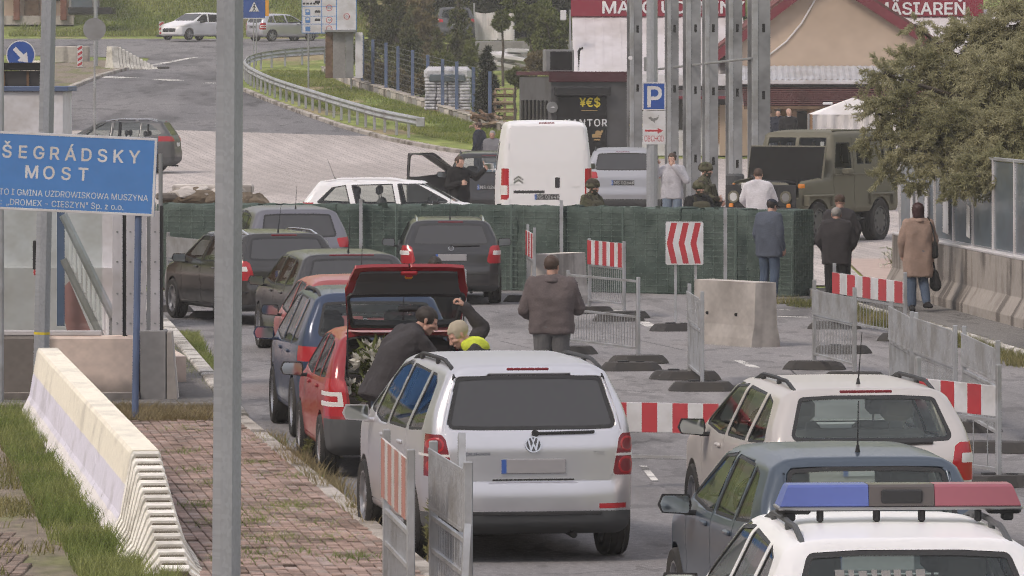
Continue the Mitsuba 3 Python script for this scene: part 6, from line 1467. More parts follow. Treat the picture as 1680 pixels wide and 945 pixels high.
def street():
    # barriers on the carriageway, far to near
    barrier('small mesh barrier with a red and white board standing before the green mesh wall', AT(967, 98.9), AT(1024, 97.0), 1.22, 'redwhite', (.80, 1.19), 9, grid=(.22, .78), foot_yaw=95)
    barrier('bare mesh barrier right of the man in the grey hooded jacket', AT(932, 84.6), AT(1047, 81.9), 1.16, None, grid=(.20, .62), rails=(1.10,), foot_yaw=92)
    barrier('barrier panel seen almost edge on in front of the concrete block', AT(1131, 77.6), AT(1152, 74.9), 1.22, 'grey', (.78, 1.12), foot_yaw=88, grid=(.18, .72))
    barrier('red and white barrier board left of the walking woman', AT(1369, 93.0), AT(1485, 88.8), 1.0, 'redwhite', (.54, .86), 9, feet=(0, 1), grid=(.12, .50), bars=.2)
    barrier('grey barrier panel above the dark rubber feet, right of the concrete block', AT(1336, 80.3), AT(1402, 77.4), 1.18, 'grey', (.74, 1.04), grid=(.2, .70))
    barrier('grey barrier panel, farthest of the row of three by the right verge', AT(1462, 73.6), AT(1496, 70.4), 1.15, 'grey', (.70, 1.08), grid=(.2, .66))
    barrier('grey barrier panel, middle of the row of three leading to the red and white board', AT(1503, 70.2), AT(1567, 66.6), 1.15, 'grey', (.70, 1.08), grid=(.2, .66))
    barrier('grey barrier panel above the right red and white board, nearest of the row', AT(1582, 66.4), AT(1637, 62.8), 1.15, 'grey', (.74, 1.06), grid=(.2, .66))
    barrier('red and white barrier board right of the beige estate car', AT(1506, 59.2), AT(1638, 57.6), 1.15, 'redwhite', (.66, .95), 6, grid=(.16, .62), bars=.3, foot_yaw=95)
    barrier('wide low red and white board between the silver minivan and the beige car', AT(1004, 57.4), AT(1232, 57.0), .86, 'redwhite', (.53, .81), 9, grid=None, rails=(.3,), feet=(), foot_yaw=90)
    barrier('grey barrier panel behind the raised red tailgate', AT(689, 84.2), AT(762, 82.6), 1.24, 'grey', (.84, 1.18), feet=(0, 1))
    barrier('grey barrier panel at the left end of the queue by the lamp post', AT(276, 99.6), AT(352, 97.0), 1.30, 'grey', (.90, 1.22), grid=(.2, .85), foot_yaw=60)
    barrier('narrow barrier panel with a red board, edge on beside the left concrete block', AT(866, 103.9), AT(877, 101.6), 1.32, 'redwhite', (.80, 1.22), 5, feet=(0,), grid=(.2, .75))
    barrier('striped barrier panel seen edge on, beside the left side of the silver minivan', AT(634, 43.6), AT(674, 41.3), 1.36, 'faded', (.88, 1.30), 7, feet=(0, 1), grid=(.2, .78), rails=(.55,), post=.055)
    k, M = barrier('grey barrier panel with a slanted stay in front of the silver minivan', AT(711, 42.9), AT(768, 40.6), 1.32, 'grey', (.86, 1.26), feet=(0, 1), grid=(.2, .78), rails=(.55,), post=.06)
    put(k, 'stay', cat([bar((2.3, 0, .95), (2.75, -.1, .03), .045)]), 'galv_thin', M); put(k, 'stay', cat([bar((.95, .1, 1.42), (1.5, .05, .6), .05)]), 'galv_thin', M)
    # loose rubber feet
    for (px, py, yaw, lab) in ((1035, 608, 10, 'flat dark rubber foot on the road behind the silver minivan'), (1118, 622, 5, 'long rubber foot left of the thin barrier panel'), (1152, 641, 12, 'rubber foot nearest the wide red and white board'), (1382, 580, 15, 'dark rubber foot under the grey panel right of the concrete block'), (1110, 543, 20, 'thick rubber foot under the chevron sign'), (1640, 798, 5, 'rubber foot at the right edge beside the beige car'), (1015, 527, 8, 'rubber foot below the small red and white board')):
        x, y, z = G(px, py); kk = thing('rubber_foot', lab, 'barrier foot'); put(kk, 'block', FOOT_T[0], 'rubber_pad', place(x, y, z + .003, yaw)); put(kk, 'handle', bbox(-.1, 0, .12, .14, .1, .018, .004), 'plastic_dark', place(x, y, z + .003, yaw))
        put(kk, 'socket', bbox(.12, 0, .113, .10, .10, .012, .003), 'black_slot', place(x, y, z + .003, yaw))
    # chevron sign
    d = 94.2; s = F_ / d; k = thing('chevron_sign', 'white sign with red chevrons pointing left on two posts', 'sign'); M = place(PX(1123, d), d, PZ(399, d), -6); w, h = 62 / s, 71 / s
    put(k, 'board', xz(extr(rpoly([(-w / 2, -h / 2), (w / 2, -h / 2), (w / 2, h / 2), (-w / 2, h / 2)], .03), .012)), 'sign_white', M)
    for i in range(3):
        x0 = -w * .47 + i * w * .315; t = w * .155; e = w * .12
        p = sg.Polygon([(x0 + e, h * .47), (x0 + e + t, h * .47), (x0 + t, 0), (x0 + e + t, -h * .47), (x0 + e, -h * .47), (x0, 0)]); put(k, 'chevron', xz(extr(p, .004)), 'sign_red', M @ T().translate([0, -.0125, 0]))
    for px in (1108, 1141): xx = PX(px, d) - PX(1123, d); put(k, 'post', box(xx, .04, -PZ(399, d) / 2 + .05, .04, .04, PZ(399, d) + .3), 'galv_thin', M)
    # concrete blocks
    prof = [(-.30, 0), (.30, 0), (.30, .08), (.19, .28), (.13, .88), (-.13, .88), (-.19, .28), (-.30, .08)]
    k = thing('concrete_block', 'pale concrete barrier block right of the chevron sign', 'barrier'); x, y, z = G(1243, 570)
    pr = [(-.24, 0), (.24, 0), (.23, .12), (.19, .30), (.17, .92), (-.17, .92), (-.19, .30), (-.23, .12)]
    blk = man(along(pr, 0, 1.70)) - m3.Manifold.cube([.34, .5, .05], True).translate([0, .9, .0])
    put(k, 'block', blk, 'concrete', place(x + .12, y + .1, z, 29)); 
    for t in (.5, 1.3): put(k, 'lifting_hole', cyl((-.185, t, .45), (-.21, t, .45), .022, 8), 'black_slot', place(x + .12, y + .1, z, 29))
    k = thing('concrete_block', 'concrete barrier block with a flared foot before the green mesh wall', 'barrier'); x, y, z = G(886, 501)
    put(k, 'block', along([(-.36, 0), (.30, 0), (.29, .14), (.20, .3), (.16, .86), (-.16, .86), (-.22, .3), (-.35, .12)], 0, 1.3), 'concrete', place(x + .02, y, z, -28))
    # rubble at the left end of the mesh wall
    rng = np.random.default_rng(21); k = thing('rubble_heap', 'broken kerb stones and earth left behind the mesh wall', 'rubble')
    for px, py, sx, sz in ((296, 318, .5, .35), (322, 312, 1.0, .35), (345, 316, .7, .3), (372, 309, .6, .3), (398, 318, .5, .35), (418, 322, .6, .25), (305, 306, .6, .2)):
        d = 114.; m = trimesh.creation.icosphere(2); m.vertices *= [sx * .6, .5, sz * .5]; m.vertices += (meshkit.fbm(m.vertices * 3 + px, 3)[:, None] - .5) * .3; m.apply_translation([PX(px, d), d, PZ(py + 6, d) - .05]); put(k, 'lump', m, ('concrete', 'rubble_earth')[int(rng.random() > .55)])
    put(k, 'slab', bbox(PX(350, 114.5), 114.5, PZ(301, 114.5) - .1, 1.5, .9, .16, .03), 'concrete'); put(k, 'slab', bbox(PX(300, 113.8), 113.8, PZ(322, 113.8), 1.0, .5, .12, .03), 'concrete_wall')
    put(k, 'earth', cat([trimesh.creation.icosphere(3)]).apply_transform(np.diag([1.2, .8, .55, 1])).apply_translation([PX(352, 114.8), 114.8, .0]), 'rubble_earth', None, True)
mat('rubble_earth', dirt((.16, .125, .09), .8, 4), .95)
street()
# ---------------------------------------------------------------- people
mat('skin', dirt((.50, .29, .22), .15, 9, (.9, .6, .6)), .55); mat('skin_pale', dirt((.55, .34, .26), .15, 9, (.9, .6, .6)), .55)
for n_, c_ in dict(black=(.014, .013, .014), charcoal=(.040, .035, .038), greybrown=(.125, .10, .10), dkgrey=(.125, .122, .125), navy=(.020, .024, .040), denim=(.075, .105, .16), denim_light=(.19, .24, .31), slate=(.085, .10, .135),
                   white=(.66, .64, .68), lightgrey=(.50, .49, .53), beige=(.36, .25, .20), olive=(.085, .078, .050), olive_dark=(.05, .048, .033), bluegrey=(.075, .095, .125), brown=(.075, .045, .03), yellow=(.55, .62, .05), greycamo=(.2, .2, .22)).items():
    def _f(c):
        def fn(p, n, uv):
            a = fbm(p.x * 7, p.y * 7, p.z * 5, 3); b = fbm(p.x * 60, p.y * 60, p.z * 60, 2); return mi.Color3f(*c) * (.75 + .4 * a) * (.85 + .3 * b)
        return fn
    mat('cloth_' + n_, proc(_f(c_)), .85, sheen=.3)
def camo_fn(p, n, uv):
    a = fbm(p.x * 9, p.y * 9, p.z * 9, 3); b = fbm(p.x * 11 + 4, p.y * 11, p.z * 11 + 8, 3)
    return mix(mix((.105, .098, .060), (.055, .060, .030), smoothstep(.48, .54, a)), (.045, .036, .026), smoothstep(.56, .60, b))
mat('cloth_camo', proc(camo_fn), .9)
mat('hair_dark', (.03, .022, .018), .6); mat('hair_grey', (.30, .28, .26), .6); mat('hair_blond', (.40, .34, .25), .6); mat('hair_brown', (.075, .045, .032), .6); mat('hair_red', (.045, .016, .016), .55)
SP = {}
def sph(c, r, n=14):
    r = np.broadcast_to(np.asarray(r, float), (3,))
    if n not in SP: SP[n] = m3.Manifold.sphere(1., n)
    return SP[n].scale([float(x) for x in r]).translate([float(x) for x in c])
def hull(*s): return m3.Manifold.batch_hull(list(s))
def bone(a, ra, b, rb, n=14): return hull(sph(a, ra, n), sph(b, rb, n))
def union(ms): return m3.Manifold.batch_boolean(ms, m3.OpType.Add)
def unit(v): v = np.asarray(v, float); return v / (np.linalg.norm(v) + 1e-9)
def hand(wr, d, palm, side, curl=.5, sc=1.0):
    """palm, four fingers and a thumb; d along the forearm, palm the way the palm faces, side +1 right hand"""
    d = unit(d); palm = unit(palm - np.dot(palm, d) * d); t = np.cross(d, palm) * side       # t points to the thumb
    P = lambda a, b, c: wr + sc * (d * a + t * b + palm * c)
    ms = [hull(sph(P(.0, -.012, 0), .022, 8), sph(P(.0, .014, 0), .022, 8), sph(P(.085, -.034, 0), .013, 8), sph(P(.088, .030, 0), .014, 8), sph(P(.045, .034, .006), .015, 8))]
    for i, (off, l) in enumerate(((.030, .074), (.010, .082), (-.012, .076), (-.033, .060))):
        a, q = P(.088, off, 0), 0; pts = [a]
        for s_, seg in enumerate((.42, .32, .26)):
            q += curl * (.75 if s_ == 0 else .9); pts.append(pts[-1] + sc * l * seg * (d * math.cos(q) + palm * math.sin(q)))
        for s_ in range(3): ms.append(bone(pts[s_], .0095 - .0008 * s_, pts[s_ + 1], .0088 - .0008 * s_, 7))
    a = P(.028, .034, .006); b = P(.060, .062, .020); c_ = P(.088, .066, .030 + .02 * curl)
    ms += [bone(a, .014, b, .0115, 7), bone(b, .0112, c_, .0095, 7)]
    return ms
def head_parts():
    """head about its own centre (eye height), facing +y"""
    ms = [hull(sph((0, -.012, .035), (.077, .098, .085), 24), sph((0, .03, .0), (.066, .07, .07), 20)), hull(sph((0, .035, -.03), (.060, .058, .05), 16), sph((0, .068, -.098), (.026, .022, .018), 12), sph((.045, .02, -.075), .022, 10), sph((-.045, .02, -.075), .022, 10)),
          hull(sph((0, .092, .008), .010, 8), sph((0, .118, -.034), .013, 8), sph((.014, .100, -.040), .009, 8), sph((-.014, .100, -.040), .009, 8)), hull(sph((-.045, .078, .022), .014, 8), sph((.045, .078, .022), .014, 8)),
          hull(sph((-.02, .092, -.066), .009, 8), sph((.02, .092, -.066), .009, 8), sph((0, .097, -.062), .008, 8))]
    for s in (-1, 1): ms += [hull(sph((s * .078, -.012, .012), (.008, .020, .018), 8), sph((s * .076, -.006, -.025), (.007, .012, .012), 8)), hull(sph((s * .035, .078, -.018), .024, 8), sph((s * .05, .05, -.03), .02, 8))]
    return ms
def rotm(yaw=0, pitch=0, roll=0):
    """yaw left, pitch down, roll right in degrees"""
    y, p, r = (math.radians(a) for a in (yaw, pitch, roll))
    Rz = np.array([[math.cos(y), -math.sin(y), 0], [math.sin(y), math.cos(y), 0], [0, 0, 1]]); Rx = np.array([[1, 0, 0], [0, math.cos(-p), -math.sin(-p)], [0, math.sin(-p), math.cos(-p)]]); Ry = np.array([[math.cos(r), 0, math.sin(r)], [0, 1, 0], [-math.sin(r), 0, math.cos(r)]])
    return Rz @ Rx @ Ry
def folds(m, amp, length, seed, sc=8.5):
    m = mtri(m.refine_to_length(length)); m.merge_vertices(); trimesh.smoothing.filter_taubin(m, iterations=6)
    n = m.vertex_normals; v = m.vertices
    f = meshkit.fbm(v * np.array([sc, sc, sc * .55]) + seed * 3.7, 3, seed=seed) - .5; f2 = np.abs(meshkit.fbm(v * np.array([sc * .8, sc * .8, sc * 2.0]) + seed, 2, seed=seed + 5) - .5)
    m.vertices = v + n * ((f * 2 * amp) - f2 * amp * 1.5 + amp * .45)[:, None]
    return m
STAND = dict(pelvis=(0, 0, .95), chest=(0, .0, 1.27), neck=(0, -.01, 1.47), head=(0, .025, 1.615), hip=(.095, 0, .92), knee=(.105, .015, .50), ank=(.11, -.02, .085), sh=(.185, -.01, 1.415), el=(.235, -.03, 1.13), wr=(.245, .06, .885))
def person(label, x, y, yaw, h=1.76, pose=None, top='black', bottom='denim', hair='hair_dark', skin='skin', bulk=1.0, hem=.84, headrot=(0, 0, 0), curl=(.5, .5), palms=None, near=False, extras=(), shoes='cloth_black', z=None, hood=False, bald=False, long_hair=False, collar=None, category='person', seed=1, hat=None, cuff=True):
    k = thing('person', label, category)
    J = {}
    for n, p in STAND.items():
        if n in ('hip', 'knee', 'ank', 'sh', 'el', 'wr'): J[n + 'R'] = np.array(p, float); J[n + 'L'] = np.array(p, float) * [-1, 1, 1]
        else: J[n] = np.array(p, float)
    for n, p in (pose or {}).items(): J[n] = np.array(p, float)
    sc = h / 1.745; zg = float(zt(x, y)) if z is None else z
    M = place(x, y, zg + .004, yaw) @ T().scale(sc)
    right = unit(J['shR'] - J['shL']); R = rotm(*headrot)
    def HM(m): return m.transform(np.column_stack([R, J['head']]))
    fwd = unit(np.cross(J['neck'] - J['pelvis'], right) * -1); hipr = unit(J['hipR'] - J['hipL'])
    # the body: one continuous figure
    neck_top = J['head'] + R @ np.array([0, -.02, -.05])
    ms = [HM(m) for m in head_parts()] + [bone(J['neck'], .052, neck_top, .050, 14)]
    ms += [hull(*[sph(J['pelvis'] + hipr * s * .07, .105) for s in (-1, 1)], *[sph((J['pelvis'] + J['chest']) / 2 + right * s * .07, .10) for s in (-1, 1)]), hull(*[sph((J['pelvis'] + J['chest']) / 2 + right * s * .07, .10) for s in (-1, 1)], *[sph(J['chest'] + right * s * .08, .105) for s in (-1, 1)], *[sph(J['sh' + c] * .8 + J['neck'] * .2, .055) for c in 'LR'], sph(J['neck'], .055))]
    for c, sd in (('L', -1), ('R', 1)):
        ms += [bone(J['hip' + c], .085, J['knee' + c], .055), bone(J['knee' + c], .054, J['ank' + c], .040), bone(J['sh' + c], .055, J['el' + c], .042), bone(J['el' + c], .041, J['wr' + c], .027)]
        fd = unit((J['ank' + c] - J['knee' + c]) * [1, 1, 0] * .2 + fwd * [1, 1, 0] + np.array([sd * .12, 0, 0]))
        ms.append(hull(sph(J['ank' + c], .04), sph(J['ank' + c] + fd * .14 + [0, 0, -.045], .03), sph(J['ank' + c] - fd * .05 + [0, 0, -.045], .03)))
        d = J['wr' + c] - J['el' + c]; pm = (palms or {}).get(c, np.array([-sd, .25, 0]))
        ms += hand(J['wr' + c], d, np.array(pm, float), sd, curl[0 if c == 'L' else 1])
    body = union(ms)
    if near: bm = mtri(body.refine_to_length(.014)); bm.merge_vertices(); trimesh.smoothing.filter_taubin(bm, iterations=5); put(k, 'body', bm, skin, M, True)
    else: put(k, 'body', body, skin, M, 50)
    for s in (-1, 1): put(k, 'eye', sph(J['head'] + R @ np.array([s * .031, .083, .0]), (.012, .008, .006), 8), 'plastic_dark', M)
    # trousers
    fl = .026 if near else .045; b = bulk
    tr = []
    for c in 'LR':
        tr += [bone(J['hip' + c], .108 * (.5 + .5 * b), J['knee' + c], .080), bone(J['knee' + c], .080, J['ank' + c] + [0, 0, .03], .066)]
    tr.append(hull(*[sph(J['pelvis'] + hipr * s * .075, .118 * (.4 + .6 * b)) for s in (-1, 1)], *[sph(J['hip' + c], .112) for c in 'LR']))
    put(k, 'trousers', folds(union(tr), .012, fl, seed), 'cloth_' + bottom, M, True)
    for c, sd in (('L', -1), ('R', 1)):
        fd = unit(fwd * [1, 1, 0] + np.array([sd * .14, 0, 0])); a = J['ank' + c]
        put(k, 'shoe', hull(sph(a + [0, 0, -.005], .052), sph(a + fd * .15 + [0, 0, -.052], (.045, .045, .030)), sph(a - fd * .06 + [0, 0, -.048], .037), sph(a + fd * .06 + [0, 0, -.050], (.046, .046, .034))), shoes, M, 50)
    # jacket or shirt
    ax = J['pelvis'] - J['chest']; low = J['pelvis'] + unit(ax) * (.95 - hem)
    jk = [hull(*[sph(low + hipr * s * .095 * b, .118 * b) for s in (-1, 1)], *[sph((J['pelvis'] + J['chest']) / 2 + right * s * .085 * b, .122 * b) for s in (-1, 1)]),
          hull(*[sph((J['pelvis'] + J['chest']) / 2 + right * s * .085 * b, .122 * b) for s in (-1, 1)], *[sph(J['chest'] + right * s * .10 * b, .125 * b) for s in (-1, 1)], *[sph(J['sh' + c], .076) for c in 'LR'], sph(J['neck'] + [0, 0, -.015], .080))]
    for c in 'LR': jk += [bone(J['sh' + c], .076 * (.5 + .5 * b), J['el' + c], .064 * (.4 + .6 * b)), bone(J['el' + c], .062 * (.4 + .6 * b), J['wr' + c], .046)]
    jk = union(jk)
    jk = jk.trim_by_plane([float(q) for q in -unit(ax)], float(np.dot(-unit(ax), low + unit(ax) * .02)))
    put(k, 'jacket' if top not in ('white', 'lightgrey') else 'shirt', folds(jk, .023 if b > .98 else .014, fl, seed + 3), 'cloth_' + top, M, True)
    if collar or hood:
        cm = hull(sph(J['neck'] + [0, .0, .03], (.082, .085, .03)), sph(J['neck'] + [0, -.03, -.01], (.095, .09, .035))) if collar != 'yellow' else hull(sph(J['neck'] + [0, .0, .02], (.085, .085, .03)), *[sph(J['sh' + c] * .75 + J['neck'] * .25 + [0, -.02, .02], (.10, .125, .082)) for c in 'LR']) if not hood else hull(sph(J['neck'] + [.06, -.07, .0], .06), sph(J['neck'] + [-.06, -.07, .0], .06), sph(J['neck'] + [0, -.02, .04], (.085, .08, .03)), sph(J['neck'] + [0, -.10, -.09], .05))
        put(k, 'hood' if hood else 'collar', folds(cm, .01, .03, seed + 9), 'cloth_' + (collar or top), M, True)
    # hair
    if not hat or hat == 'cap':
        cap = hull(sph((0, -.016, .04), (.084, .105, .090), 20), sph((0, .02, .02), (.074, .076, .074), 16))
        cut = m3.Manifold.cube([.4, .3, .3]).translate([-.2, .052, -.245]) + m3.Manifold.cube([.4, .4, .3]).translate([-.2, -.02, -.33]) + m3.Manifold.cube([.4, .4, .3]).translate([-.2, -.15, -.36])
        if bald: cut = cut + m3.Manifold.cube([.4, .4, .3]).translate([-.2, -.03, -.0])
        hm = cap - cut
        if long_hair: hm = union([hull(sph((0, -.03, .045), (.10, .115, .10), 18), sph((0, -.05, -.08), (.095, .075, .05), 14)) - m3.Manifold.cube([.4, .3, .34]).translate([-.2, .045, -.27])])
        hmesh = folds(HM(hm), .006, .02, seed + 11, 25.); put(k, 'hair', hmesh, hair, M, True)
    if hat == 'cap': put(k, 'cap', HM(hull(sph((0, -.008, .075), (.090, .110, .062), 18)) .trim_by_plane([0, 0, 1], .045) + hull(sph((0, .10, .055), (.062, .075, .012), 12))), 'cloth_' + extras[0] if extras else 'cloth_navy', M, 50)
    if hat == 'knit': put(k, 'cap', folds(HM(hull(sph((0, -.008, .062), (.092, .110, .082), 18), sph((0, -.015, .02), (.088, .106, .03), 16))), .006, .02, seed, 20.), 'cloth_' + (extras[0] if extras else 'brown'), M, True)
    if hat == 'helmet':
        put(k, 'helmet', HM(hull(sph((0, -.008, .060), (.118, .138, .105), 22), sph((0, -.008, .02), (.122, .142, .02), 22))), 'cloth_camo', M, 50); put(k, 'chin_strap', HM(union([bone((s * .082, .02, .02), .008, (0, .075, -.115), .008, 6) for s in (-1, 1)])), 'cloth_olive_dark', M, 50)
        put(k, 'face_cover', HM(hull(sph((0, .035, -.045), (.070, .072, .045), 16), sph((0, .05, -.10), (.045, .04, .03), 12), sph((0, -.03, -.10), (.062, .06, .04), 12))), 'cloth_olive_dark', M, 50)
    return k, J, M, R
def soldier_kit(k, J, M, seed):
    v = hull(*[sph((J['pelvis'] + J['chest']) / 2 + np.array([s * .10, .02, .03]), (.125, .150, .12)) for s in (-1, 1)], *[sph(J['chest'] + np.array([s * .095, .01, .03]), (.12, .150, .12)) for s in (-1, 1)])
    put(k, 'vest', folds(v, .012, .04, seed), 'cloth_olive', M, True)
    for s in (-1, 1): put(k, 'shoulder_strap', tube([(s * .11, .12, 1.30), (s * .12, .06, 1.47), (s * .11, -.08, 1.47), (s * .10, -.16, 1.30)], .028, 6), 'cloth_olive_dark', M, 50)
    for i, xx in enumerate((-.15, -.05, .05, .15)): put(k, 'pouch', bbox(xx, .185 - abs(xx) * .2, 1.06, .085, .06, .15, .015), 'cloth_camo', M)
def rifle(label, M, p0, p1, up=(0, 0, 1)):
    """from stock p0 to muzzle p1, in the holder's frame"""
    k = thing('rifle', label, 'rifle'); p0, p1 = np.array(p0, float), np.array(p1, float); d = unit(p1 - p0); L = np.linalg.norm(p1 - p0); u = unit(np.array(up) - np.dot(up, d) * d)
    P = lambda t, h: p0 + d * t * L + u * h
    put(k, 'barrel', cyl(P(.6, .02), P(1, .02), .011, 8), 'black_slot', M); put(k, 'receiver', _bar2(P(.26, .0), P(.62, .01), .045, .075), 'black_slot', M); put(k, 'stock', cat([_bar2(P(0, -.02), P(.28, 0), .035, .09)]), 'cloth_olive_dark', M)
    put(k, 'magazine', bar(P(.46, -.03), P(.52, -.17), .045), 'black_slot', M); put(k, 'grip', bar(P(.33, -.03), P(.29, -.12), .035), 'black_slot', M); put(k, 'handguard', _bar2(P(.60, .015), P(.84, .02), .05, .055), 'cloth_olive_dark', M); put(k, 'sight', box(*P(.45, .075), .03, .05, .05), 'black_slot', M)
def crowd():
    A = lambda px, d: (PX(px, d), d)
    # man with grey jacket, from behind
    person('man in a grey brown hooded jacket and grey trousers, seen from behind', *A(905, 70.4), -6, 1.80, dict(elR=(.30, .06, 1.15), wrR=(.20, .27, 1.12), elL=(-.30, .02, 1.13), wrL=(-.20, .22, 1.02), shR=(.205, -.01, 1.42), shL=(-.205, -.01, 1.42)), 'greybrown', 'dkgrey', 'hair_brown', bulk=1.2, hem=.89, headrot=(-14, 4, 0), near=True, hood=True, seed=2)
    # man bending into the boot
    person('man in a black jacket and jeans bending into the open red boot', *A(634, 57.35), -66, 1.80, dict(pelvis=(0, -.02, .95), chest=(0, .13, 1.24), neck=(.0, .27, 1.43), head=(.0, .40, 1.52), shR=(.185, .22, 1.37), shL=(-.185, .24, 1.40), elR=(.24, .38, 1.16), wrR=(.16, .58, 1.04), elL=(-.26, .44, 1.20), wrL=(-.20, .66, 1.08), kneeR=(.12, .06, .50), kneeL=(-.12, .02, .5)), 'charcoal', 'denim', 'hair_dark', bulk=1.18, hem=.80, headrot=(-22, 26, 0), near=True, seed=5)
    person('grey haired person with a yellow collar holding up the red tailgate', *A(812, 56.9), 96, 1.74, dict(chest=(0, .12, 1.20), neck=(0, .24, 1.37), head=(0, .34, 1.47), shR=(.18, .20, 1.34), shL=(-.18, .20, 1.33), elR=(.24, .10, 1.52), wrR=(.23, .26, 1.72), elL=(-.24, .30, 1.10), wrL=(-.18, .48, 1.0)), 'charcoal', 'navy', 'hair_blond', bulk=1.06, headrot=(10, 34, 0), near=True, collar='yellow', curl=(.4, 1.0), palms={'R': (0, 1, 0)}, seed=8)
    person('dark haired person walking behind the raised red tailgate', *A(714, 72.0), 8, 1.74, dict(kneeR=(.10, .10, .5), ankR=(.10, .0, .10), kneeL=(-.1, .02, .5), ankL=(-.1, -.18, .10)), 'black', 'bluegrey', 'hair_dark', seed=11)
    # round the white van
    person('man in a black shirt pointing, beside the black off-road car', *A(753, 126.2), 150 + 60, 1.77, dict(elL=(-.36, .10, 1.30), wrL=(-.42, .32, 1.46), elR=(.26, .02, 1.13), wrR=(.10, .24, 1.18)), 'black', 'black', 'hair_brown', 'skin_pale', curl=(1.0, .8), bulk=1.08, headrot=(10, 0, 0), seed=14)
    person('officer in dark blue standing beyond the open black car door', *A(786, 176.), 60, 1.78, None, 'navy', 'navy', 'hair_brown', seed=17)
    person('person in a grey camouflage top beside the officer beyond the black car', *A(808, 168.), 170, 1.66, None, 'greycamo', 'denim_light', 'hair_grey', seed=18)
    # soldiers
    k, J, M, R = person('soldier in helmet right of the white van, rifle across the chest', *A(971, 112.2), -128, 1.80, dict(elR=(.27, .02, 1.16), wrR=(.10, .25, 1.10), elL=(-.27, .06, 1.15), wrL=(-.06, .30, 1.02)), 'camo', 'camo', hat='helmet', bulk=1.12, curl=(1.0, 1.0), headrot=(0, 0, 0), seed=20); soldier_kit(k, J, M, 21); rifle('rifle held by the soldier right of the white van', M, (.20, .20, 1.32), (-.14, .34, .72))
    k, J, M, R = person('soldier with covered face in front, hands on a rifle over the green mesh wall', *A(1146, 112.0), -150, 1.78, dict(elR=(.28, .0, 1.15), wrR=(.06, .26, 1.06), elL=(-.27, .06, 1.15), wrL=(-.18, .32, .98)), 'black', 'camo', hat='helmet', bulk=1.15, curl=(1.0, 1.0), headrot=(-8, 0, 0), seed=23); soldier_kit(k, J, M, 24); rifle('rifle held by the soldier in front of the grey sweatered man', M, (.22, .18, 1.30), (-.30, .34, .80))
    k, J, M, R = person('soldier in helmet standing behind the soldier with covered face', *A(1156, 119.2), -100, 1.85, dict(elR=(.27, .02, 1.16), wrR=(.10, .25, 1.10), elL=(-.27, .06, 1.15), wrL=(-.06, .30, 1.02)), 'camo', 'camo', hat='helmet', bulk=1.12, curl=(1.0, 1.0), seed=26); soldier_kit(k, J, M, 27); rifle('rifle slung on the soldier standing further back', M, (.18, .20, 1.36), (-.10, .30, .66))
    k, J, M, R = person('man in a light grey sweater and jeans with his hand at his mouth', *A(1103, 127.5), 172, 1.80, dict(elR=(.34, .14, 1.26), wrR=(.30, .16, 1.50), elL=(-.30, .12, 1.18), wrL=(-.06, .20, 1.47)), 'lightgrey', 'denim_light', 'hair_brown', 'skin_pale', curl=(.9, 1.1), palms={'L': (0, -1, 0), 'R': (0, .3, 0)}, bulk=1.02, headrot=(-6, 4, 0), seed=29)
    kk = thing('mobile_phone', 'phone held up by the man in the grey sweater', 'phone'); put(kk, 'case', bbox(.30, .20, 1.60, .075, .012, .15, .004), 'black_slot', M)
    person('man in a white shirt looking into the truck engine, seen from behind', *A(1244, 118.4), -8, 1.79, dict(elR=(.30, .10, 1.14), wrR=(.20, .32, 1.10), elL=(-.30, .08, 1.14), wrL=(-.26, .28, 1.05)), 'white', 'white', 'hair_brown', 'skin_pale', bulk=1.06, headrot=(0, 10, 0), seed=31)
    person('man in a blue grey jacket and dark cap before the end of the mesh wall', *A(1262, 104.7), -38, 1.75, dict(neck=(0, .03, 1.46), head=(0, .08, 1.59)), 'slate', 'denim', 'hair_dark', bulk=1.16, hem=.76, headrot=(0, 18, 0), hat='cap', extras=('navy',), seed=33)
    person('grey haired man in a dark jacket, seen from behind on the footpath', *A(1372, 100.3), -4, 1.72, dict(neck=(0, .03, 1.46), head=(0, .07, 1.585), elR=(.28, .02, 1.14), wrR=(.20, .16, .98), elL=(-.28, .02, 1.14), wrL=(-.20, .16, .98)), 'charcoal', 'black', 'hair_grey', bulk=1.14, hem=.78, headrot=(0, 14, 0), seed=35)
    person('man in a brown cap walking ahead of the grey haired man', *A(1378, 106.0), 0, 1.76, dict(elR=(.30, .0, 1.14), elL=(-.30, .0, 1.14)), 'charcoal', 'black', 'hair_dark', bulk=1.2, headrot=(0, 10, 0), hat='knit', extras=('brown',), seed=37)
    k, J, M, R = person('woman in a beige hooded coat walking along the footpath', *A(1506, 97.2), 12, 1.72, dict(kneeR=(.10, .05, .5), ankR=(.10, -.16, .14), elR=(.27, -.02, 1.14), wrR=(.27, .05, .90), elL=(-.27, .0, 1.14), wrL=(-.24, .10, .92)), 'beige', 'denim', 'hair_red', bulk=1.12, hem=.58, long_hair=True, hood=True, seed=39, z=float(zt(6.4, 97)) + .10)
    kk = thing('shoulder_bag', 'black shoulder bag on the woman in the beige coat', 'bag'); put(kk, 'body', folds(hull(sph((.26, -.06, 1.03), (.04, .12, .12)), sph((.27, -.04, .90), (.05, .14, .05))), .008, .03, 3), 'cloth_black', M, True); put(kk, 'strap', tube([(.24, .04, 1.08), (.19, .05, 1.40), (.16, -.02, 1.52), (.20, -.13, 1.38), (.26, -.14, 1.08)], .014, 6), 'cloth_black', M)
    kk = thing('carrier_bag', 'black carrier bag in the right hand of the woman in beige', 'bag'); put(kk, 'body', folds(hull(sph((.29, .06, .62), (.06, .10, .05)), sph((.31, .06, .42), (.09, .15, .10))), .012, .03, 6), 'cloth_black', M, True); put(kk, 'handle', tube([(.29, .0, .64), (.28, .07, .82), (.29, .13, .64)], .010, 6), 'cloth_black', M)
